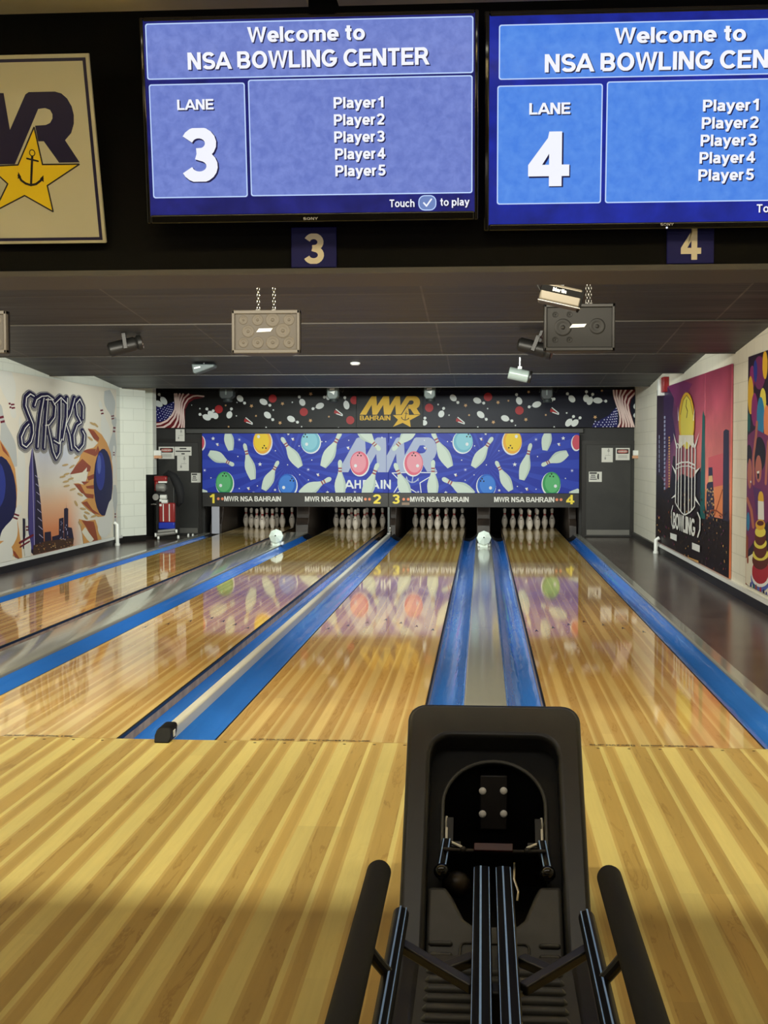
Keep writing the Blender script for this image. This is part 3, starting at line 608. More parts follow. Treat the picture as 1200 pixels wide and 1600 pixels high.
def masking(mirror, x0, x1, label, nums, txts):
    t = thing('masking_panel', ((x0+x1)/2, 23.5, .49), label, 'masking panel', 'masking panels above the pins')
    MB().box(x0, x1, 23.5, 23.56, .742, 1.803, Q['mblue']).build('graphic_panel', t, bev=.004)
    KX, KZ = .011413, .01138
    g = (lambda x: 1214-310-x/4.0) if mirror else (lambda x: 310+x/4.0)
    f = lambda p: (g(p[0]), 670+p[1]/4.0)
    A = Art((-5.025, 23.4995, 1.803), (KX, 0, 0), (0, 0, -KZ), 316, 677, clip=((316.2, 677.5, 606.6, 769.8) if not mirror else (607.2, 677.5, 904.8, 769.8))).normal((0, -1, 0)); A.de = 1e-4
    for i in range(26):                          # printed sun-burst rays
        a0 = i*2*PI/26; c = (570, 220)
        A.shape([f((c[0]+30*math.cos(a0), c[1]+30*math.sin(a0))), f((c[0]+620*math.cos(a0-.05), c[1]+620*math.sin(a0-.05))), f((c[0]+620*math.cos(a0+.05), c[1]+620*math.sin(a0+.05)))], Q['mblue2'], i == 0)
    logo(A, lambda x: 530.5+(x-105)*.159, lambda y: 683.5+(y-113)*.183, Q['mletter'], None, Q['mletter'], Q['mwhite'], True)
    A.clip0 = A.clip
    for ch, a, b in (('B', 527, 540), ('A', 542, 555), ('H', 557, 567), ('R', 570, 580), ('A', 583, 595), ('I', 598, 601), ('N', 603, 614)):
        if (a < 606) != mirror or (ch == 'N'):
            if ch == 'N':
                if mirror: A.stroke([(607.5, 757), (612.5, 763)], 3, Q['mwhite']); A.stroke([(612.5, 750.5), (612.5, 763)], 2.6, Q['mwhite'])
                else: A.stroke([(604, 750.5), (604, 763)], 2.6, Q['mwhite']); A.stroke([(604, 751), (607, 756)], 3, Q['mwhite'])
            else: A.text(ch, a, b, 763.5, 750, Q['mwhite'], .045)
    for x, y, rx, ry, c1, c2, h in MBALLS:
        sg = -1 if mirror else 1
        cx, cy = f((x, y)); rx /= 4.0; ry /= 4.0
        A.ell(cx+sg*.8, cy+1.2, rx+.9, ry+.9, Q['mwhite']); A.ell(cx, cy, rx, ry, Q[c2]); A.ell(cx-sg*1.2, cy-.8, rx*.82, ry*.82, Q[c1])
        if h:
            for dx, dy in ((-2.4, 1.2), (2.6, 1.6), (0, -2.2)): A.ell(cx+sg*(h[0]/4.0)+dx, cy+h[1]/4.0+dy, 1.2, 1.3, Q['mhole'], n=10)
            A.ell(cx-sg*6, cy+(4 if h[1] < 0 else -8), 2.4, 2.6, Q['mwhite'], n=12)
    for h, b, w in MPINS: A.pin(f(h), f(b), w/4.0, Q['mpin'], Q['mred'], Q['mshade'])
    for x, y, r in ((95, 60, 3.4), (392, 222, 3.6), (487, 383, 2.6), (1160, 55, 2), (818, 398, 3), (572, 33, 2.4)): A.star(*f((x, y)), r, Q['mwhite'])
    for x, y in ((262, 67), (697, 255), (40, 260), (990, 395), (350, 402)):
        A.star(*f((x, y)), 3.6, Q['mlil'], 8, .45); A.ell(*f((x, y)), 1.0, 1.0, Q['mwhite'], n=8)
    for x, y in ((252, 173), (490, 137), (567, 225), (643, 287), (640, 107), (80, 308), (260, 375), (375, 358), (720, 195), (783, 80), (698, 320), (808, 80), (952, 72)): A.ell(*f((x, y)), .95, .95, Q['mwhite'], n=8)
    for x, y in ((122, 98), (600, 65), (758, 288), (318, 375), (948, 120)):
        cx, cy = f((x, y)); A.shape([(cx-2.6, cy-1.6), (cx+2, cy-2.4), (cx+.4, cy+2.8)], Q['mwhite']); A.shape([(cx+1.2, cy), (cx+3, cy+1.2), (cx+1.2, cy+2)], Q['myel2'])
    A.build('printed_graphic', t, smooth=False)
    MB().box(x0, x1, 23.49, 23.56, .49, .742, mat('valance_black', (34, 34, 33), .4)).build('valance', t, bev=.005)
    MY = mat('number_yellow', (250, 226, 70), .4); MO = mat('dot_orange', (238, 140, 96), .4); MW = mat('letter_white', (232, 232, 226), .4)
    def pl():
        A = Art((-5.025, 23.4897, 1.803), (KX, 0, 0), (0, 0, -KZ), 316, 677).normal((0, -1, 0)); A.de = 1e-4; return A
    for s, a, b in nums: pl().text(s, a, b, 787, 772.5, MY, .05).build('number', t, smooth=False)
    for a, b in txts: pl().text('MWR NSA BAHRAIN', a, b, 784, 776, MW, .05).build('lettering', t, smooth=False)
    for x in ((341.5, 348, 574, 580.5) if not mirror else (634, 641, 871, 877.5)): pl().ell(x, 780, 2.2, 2.3, MO, n=12).build('dot', t, smooth=False)
    if mirror: pl().rect(631, 785, 643, 789, mat('tape_beige', (150, 128, 108), .6)).build('tape_patch', t, smooth=False)
    return t
masking(False, -5.025, -1.6695, 'left blue masking panel with bowling pins, numbers 1 and 2 below', [('1', 327.5, 335.5), ('2', 586, 598)], [(351, 441), (479, 569.5)])
masking(True, -1.6665, 1.697, 'right blue masking panel with bowling pins, numbers 3 and 4 below', [('3', 616, 627.5), ('4', 885, 897.5)], [(644, 735), (774.5, 867)])
# ------------------------------------------------------------------ banner above
for nm, c in dict(bblack=(7, 7, 9), bnavy=(8, 11, 32), bpin=(224, 230, 228), bneck=(120, 120, 130), bred=(168, 38, 42), bgold=(222, 176, 40), bstar=(206, 164, 116), bfw=(232, 206, 200), bfr=(104, 22, 30), bfb=(24, 26, 92), bdot=(200, 200, 232)).items(): pc(nm, *c)
def minipin(A, hx, hy, bx, by, w=4.6):
    l = math.hypot(bx-hx, by-hy); ux, uy = (bx-hx)/l, (by-hy)/l; a = math.atan2(uy, ux)
    A.stroke([(hx, hy), (hx+ux*l*.45, hy+uy*l*.45)], 1.6, Q['bneck'])
    A.ell(hx, hy, 2.3, 2.3, Q['bpin'], n=14); A.ell(hx+ux*l*.72, hy+uy*l*.72, l*.42, w, Q['bpin'], a, 18)
def bannerpart(name, px0, px1, back, label, fn, X0=-5.052, ztop=2.57):
    K = .01147; zb = 1.905; x0 = -5.052+(px0-316)*K; x1 = -5.052+(px1-316)*K
    t = thing(name, ((x0+x1)/2, 23.65, zb), label, 'banner', 'banner sections over the masking')
    MB().box(x0, x1, 23.63, 23.70, zb, ztop, back).build('board', t, bev=.003)
    A = Art((x0, 23.6297, 2.55), (K, 0, 0), (0, 0, -K), px0, 611.5, clip=(px0+.1, 610.2, px1-.1, 667.6)).normal((0, -1, 0)); A.de = 1e-4
    fn(A); A.build('printed_pattern', t, smooth=False); return t
def shoe(A, x, y): A.shape([(x-5, y-4), (x-1, y-2), (x+7, y+5), (x+2, y+4), (x-6, y+1)], Q['bred']); A.stroke([(x-3, y-5), (x+7, y+3), (x+7, y+5), (x-2, y+2)], 1.5, Q['bpin'])
def flag_left(A):
    A.shape([(225+x/11.43, 604+y/11.43) for x, y in ((80, 330), (180, 290), (320, 340), (420, 300), (535, 250), (545, 400), (500, 500), (400, 580), (280, 620), (80, 625))], Q['bfb'])
    for x, y in ((130, 335), (180, 375), (150, 402), (205, 432), (170, 465), (230, 488), (180, 520), (250, 540), (198, 570), (275, 590), (240, 400), (265, 458), (285, 512), (308, 562), (285, 375), (305, 425), (322, 477), (343, 530), (358, 575), (330, 390), (347, 442), (367, 492), (382, 540), (358, 360), (375, 408), (392, 458), (408, 505), (400, 378), (412, 422), (428, 470), (420, 340), (436, 388), (449, 435), (468, 480), (455, 350), (470, 398), (480, 437), (485, 310), (490, 355), (500, 400), (520, 272), (445, 518), (90, 345), (105, 450), (110, 560)): A.ell(225+x/11.43, 604+y/11.43, .95, .8, Q['bdot'], n=8)
    tops = [540, 575, 612, 665, 760, 900]; ends = [(160, 665), (170, 735), (470, 752), (580, 752), (655, 752), (705, 752)]
    A.shape([(225+x/11.43, 604+y/11.43) for x, y in ((160, 625), (300, 620), (430, 560), (520, 470), (550, 380), (545, 122), (830, 122), (1080, 150), (1060, 190), (900, 215), (800, 280), (735, 400), (725, 752), (160, 752))], Q['bfr'])
    curves = [[(155, 668), (280, 655), (400, 600), (500, 500), (550, 400), (560, 300), (548, 122)], [(160, 738), (340, 715), (450, 650), (540, 540), (582, 430), (590, 300), (580, 122)], [(475, 752), (540, 690), (595, 580), (612, 450), (610, 300), (620, 180), (640, 122)], [(590, 752), (640, 650), (650, 520), (635, 400), (640, 280), (670, 180), (700, 122)], [(665, 752), (680, 650), (680, 520), (668, 400), (680, 280), (720, 190), (800, 122)], [(712, 752), (715, 620), (705, 480), (702, 400), (730, 300), (790, 210), (880, 160), (960, 150), (1075, 163)]]
    for c, w in zip(curves, (3.0, 3.2, 3.0, 2.6, 2.5, 2.3)): A.stroke([(225+x/11.43, 604+y/11.43) for x, y in c], w, Q['bfw'])
    for h in ((236, 624, 251, 632), (248, 615, 258, 629)): minipin(A, *h)
def scatter_left(A):
    flag_left(A)
    for h in ((313, 646.5, 328, 653), (324, 638, 333, 650), (334, 641, 339, 652), (363, 638, 358.5, 651), (384, 629, 374, 619), (424, 632.5, 410, 625), (470.5, 619.5, 477, 631.5), (428.5, 655, 417, 645), (467.5, 659, 453.5, 652), (492, 638, 507, 632), (510, 620, 518, 620), (542, 621, 545.5, 637)): minipin(A, *h)
    for x, y in ((343, 638.5), (428.5, 622), (477.5, 643), (550.5, 656), (557, 625)): A.ell(x, y, 6.4, 6.4, Q['bred'])
    for x, y in ((389, 657), (531, 644)): shoe(A, x, y)
    for x, y, r in ((395, 633.5, 3.2), (444, 630, 3.2), (440, 660, 3.2), (488.5, 615, 3.2), (488, 656.5, 3.2), (313, 637.5, 1.6), (354, 632.5, 1.9), (402, 649, 2), (371, 649, 1.4), (429.5, 640, 1.7), (459.5, 628, 1.7), (358.5, 666, 1.9), (418, 667, 1.6), (474, 666, 1.5), (517, 650.5, 1.9), (532, 668, 1.5), (372, 628, 1.2), (300, 632, 1.0)): A.star(x, y, r, Q['bstar'] if r > 1.8 else Q['bpin'], 5, .5, .3)
def centre(A):
    logo(A, lambda x: 555+x/10.345, lambda y: 608+y/10.345, Q['bgold'], Q['bgold'], Q['bblack'])
    A.stroke([(555+x/10.345, 608+y/10.345) for x, y in ((885, 250), (775, 408), (640, 412))], .9, Q['bblack']); A.stroke([(555+x/10.345, 608+y/10.345) for x, y in ((900, 410), (1080, 410))], .7, Q['bblack'])
    A.text('BAHRAIN', 565.5, 613.2, 656.2, 649, Q['bgold'], .05)
def flag_right(A):
    g = lambda p: (920+p[0]/14.12, 600+p[1]/14.12)
    A.shape([g(p) for p in ((560, 540), (610, 600), (620, 950), (60, 955), (100, 860), (300, 760), (430, 690))], Q['bfb'])
    for i, (x, y) in enumerate(((580, 545), (530, 620), (560, 610), (600, 600), (480, 680), (520, 672), (565, 665), (595, 660), (412, 740), (465, 732), (513, 725), (557, 718), (597, 712), (325, 790), (388, 788), (452, 786), (500, 782), (550, 776), (590, 768), (132, 825), (207, 842), (290, 848), (372, 843), (432, 840), (492, 837), (537, 830), (580, 824), (104, 880), (180, 893), (255, 903), (337, 901), (414, 896), (470, 892), (528, 886), (577, 878), (137, 940), (300, 942), (380, 940), (455, 942), (512, 938))): A.ell(*g((x, y)), 1.0, 1.0, Q['bdot'], n=8)
    A.shape([g(p) for p in ((495, 130), (1155, 130), (1000, 230), (900, 350), (870, 480), (880, 600), (985, 960), (590, 960), (660, 850), (650, 700), (600, 520), (520, 330))], Q['bfr'])
    cs = [[(518, 150), (530, 260), (580, 430), (640, 600), (668, 730), (665, 860), (625, 950)], [(585, 150), (585, 280), (630, 440), (690, 620), (722, 760), (735, 860), (720, 950)], [(680, 150), (645, 280), (660, 420), (720, 600), (765, 760), (795, 870), (795, 950)], [(780, 150), (705, 280), (705, 420), (755, 590), (815, 760), (850, 870), (855, 950)], [(915, 150), (800, 270), (760, 400), (790, 570), (860, 760), (905, 880), (915, 950)], [(1140, 138), (980, 210), (860, 340), (825, 470), (850, 610), (905, 780), (965, 950)]]
    for c, w in zip(cs, (2.6, 2.8, 2.8, 2.7, 2.7, 2.6)): A.stroke([g(p) for p in c], w, Q['bfw'])
def scatter_right(A):
    flag_right(A)
    for h in ((718, 629, 708, 619), (696, 638, 691, 650), (667, 653, 665.5, 663), (758, 630, 744, 624.5), (808.5, 617, 814, 630.5), (762, 655, 750, 645), (801.5, 657.5, 787, 652), (828, 636, 844, 631), (866, 624, 860, 625), (886.5, 616, 896, 627), (915.5, 613, 915, 627), (925, 617, 919, 631), (945, 627.5, 928, 626), (896, 651, 886, 664), (906, 653, 895, 664), (998, 626, 990, 638), (998, 652, 989, 648)): minipin(A, *h)
    for x, y in ((673.5, 637), (764.5, 620.5), (813, 641.5)): A.ell(x, y, 6.5, 6.5, Q['bred'])
    for x, y in ((721, 657), (866, 642.5)): shoe(A, x, y)
    for x, y, r in ((730, 633.5, 3.2), (780, 629, 3.2), (773, 659.5, 3.2), (823, 655.5, 3.2), (929, 652, 3.2), (827, 613, 2.6), (687.5, 632, 1.8), (735.5, 648.5, 2), (796, 626.5, 1.9), (764, 638.5, 1.6), (704.5, 648.5, 1.5), (689, 666.5, 1.9), (749, 667, 1.5), (853.5, 648.5, 2), (885.5, 645.5, 1.8), (866.5, 667, 1.6), (939, 611.5, 2.2), (807, 664.5, 1.5)): A.star(x, y, r, Q['bstar'] if r > 1.8 else Q['bpin'], 5, .5, .3)
bannerpart('banner_section', 233, 560, Q['bblack'], 'left black banner section with a striped flag wave and scattered bowling pins', scatter_left)
bannerpart('banner_section', 560, 664, Q['bblack'], 'middle black banner section with golden letters MWR BAHRAIN and a star', centre)
bannerpart('banner_section', 664, 989.5, Q['bnavy'], 'right navy banner section with scattered bowling pins and a striped flag wave', scatter_right)
# ------------------------------------------------------------------ wall murals
for nm, c in dict(pinw=(222, 222, 214), ping=(188, 192, 190), maroon=(110, 30, 48), night=(40, 36, 58), indigo=(74, 66, 130), lilac=(176, 172, 206), umber=(74, 52, 40), ochre=(206, 156, 92), tan=(190, 160, 108), rust=(148, 74, 48), flame=(206, 150, 84), cream=(226, 220, 200), navy=(24, 28, 74), royal=(44, 56, 140), blue2=(84, 100, 176), shadow=(150, 148, 142), ink=(26, 22, 62), white=(232, 232, 226), dusk=(50, 30, 70), plum=(112, 44, 92), mauve=(176, 84, 122), rose=(200, 90, 96), amber=(226, 134, 84), black=(26, 16, 20), dkpurp=(42, 26, 48), teal=(26, 90, 88), dkblue=(46, 44, 66), sand=(214, 180, 120), steel=(150, 156, 186), gold=(216, 170, 46), lemon=(222, 208, 84), skin=(176, 104, 84), choc=(92, 38, 28), crimson=(170, 40, 52), magenta=(134, 44, 106), violet=(84, 40, 96), bluet=(44, 124, 168)).items():
    if nm not in PAL: pc(nm, *c, .42)
def mural_mat(name, fn):
    m = mat(name, (200, 190, 170), .42); n = N(m); P, X = n.pos(); n.color(fn(n, X)); return m
def fn_left(n, X):                               # printed paper: cream, pale halo, orange horizon behind the towers
    sky = n.ramp(n.rng(X[2], .1, 1.9, 0, 1), [(0, rgb(196, 108, 66)), (.18, rgb(220, 140, 94)), (.36, rgb(228, 182, 144)), (.52, rgb(224, 214, 196)), (.75, rgb(206, 210, 222)), (1, rgb(226, 222, 208))])
    k = n.math('MULTIPLY', n.rng(X[1], 17.0, 17.5, 0, 1), n.rng(X[1], 19.4, 18.6, 0, 1))
    return n.mix(k, rgb(228, 222, 206), sky)
def fn_right(n, X):
    f = n.noise(n.comb(X[1], n.math('MULTIPLY', X[2], 2.0), 0.0), .8, 4, .6)
    a = n.ramp(n.rng(X[2], .4, 2.42, 0, 1), [(0, rgb(206, 116, 76)), (.3, rgb(224, 134, 104)), (.55, rgb(212, 112, 106)), (.8, rgb(178, 78, 98)), (1, rgb(140, 48, 76))])
    b = n.ramp(n.rng(X[2], .4, 2.42, 0, 1), [(0, rgb(150, 70, 66)), (.4, rgb(112, 50, 84)), (.75, rgb(80, 36, 84)), (1, rgb(112, 38, 84))])
    c = n.mix(n.rng(X[1], 16.2, 18.8, 0, 1), a, b); k = n.rng(f, .35, .7, .8, 1.25); return n.mix(1.0, c, n.comb(k, k, k), 'MULTIPLY')
def mural(label, side, y0, y1, z0, z1, back, art, split=None, extra=None, pen=2.5):
    x = -5.975 if side == 'L' else 2.675; sg = 1 if side == 'L' else -1
    t = thing('wall_mural', (x, (y0+y1)/2, z0), label, 'mural', 'printed murals on the side walls')
    mb = MB()
    for a, b in (((y0, y1),) if not split else ((y0, split-.02), (split+.02, y1))): mb.box(min(x, x+sg*.02), max(x, x+sg*.02), a, b, z0, z1, back)
    mb.build('panel', t, bev=.003)
    A = Art((x+sg*.0206, 0, 0), (0, 1, 0), (0, 0, 1), clip=(y0+.01, z0+.005, y1-.01, z1-.005)).normal((sg, 0, 0)); A.de = 4e-5
    for ln in art.strip().split('\n'):
        q = ln.split(' '); pts = [tuple(float(c) for c in p.split(',')) for p in q[2].split(';')]
        if q[0] == 'p': A.shape(pts, Q[q[1]])
        else: A.stroke(pts, float(q[3]), Q[q[1]], pen)
    if extra: extra(A)
    A.build('printed_artwork', t, smooth=False); return t
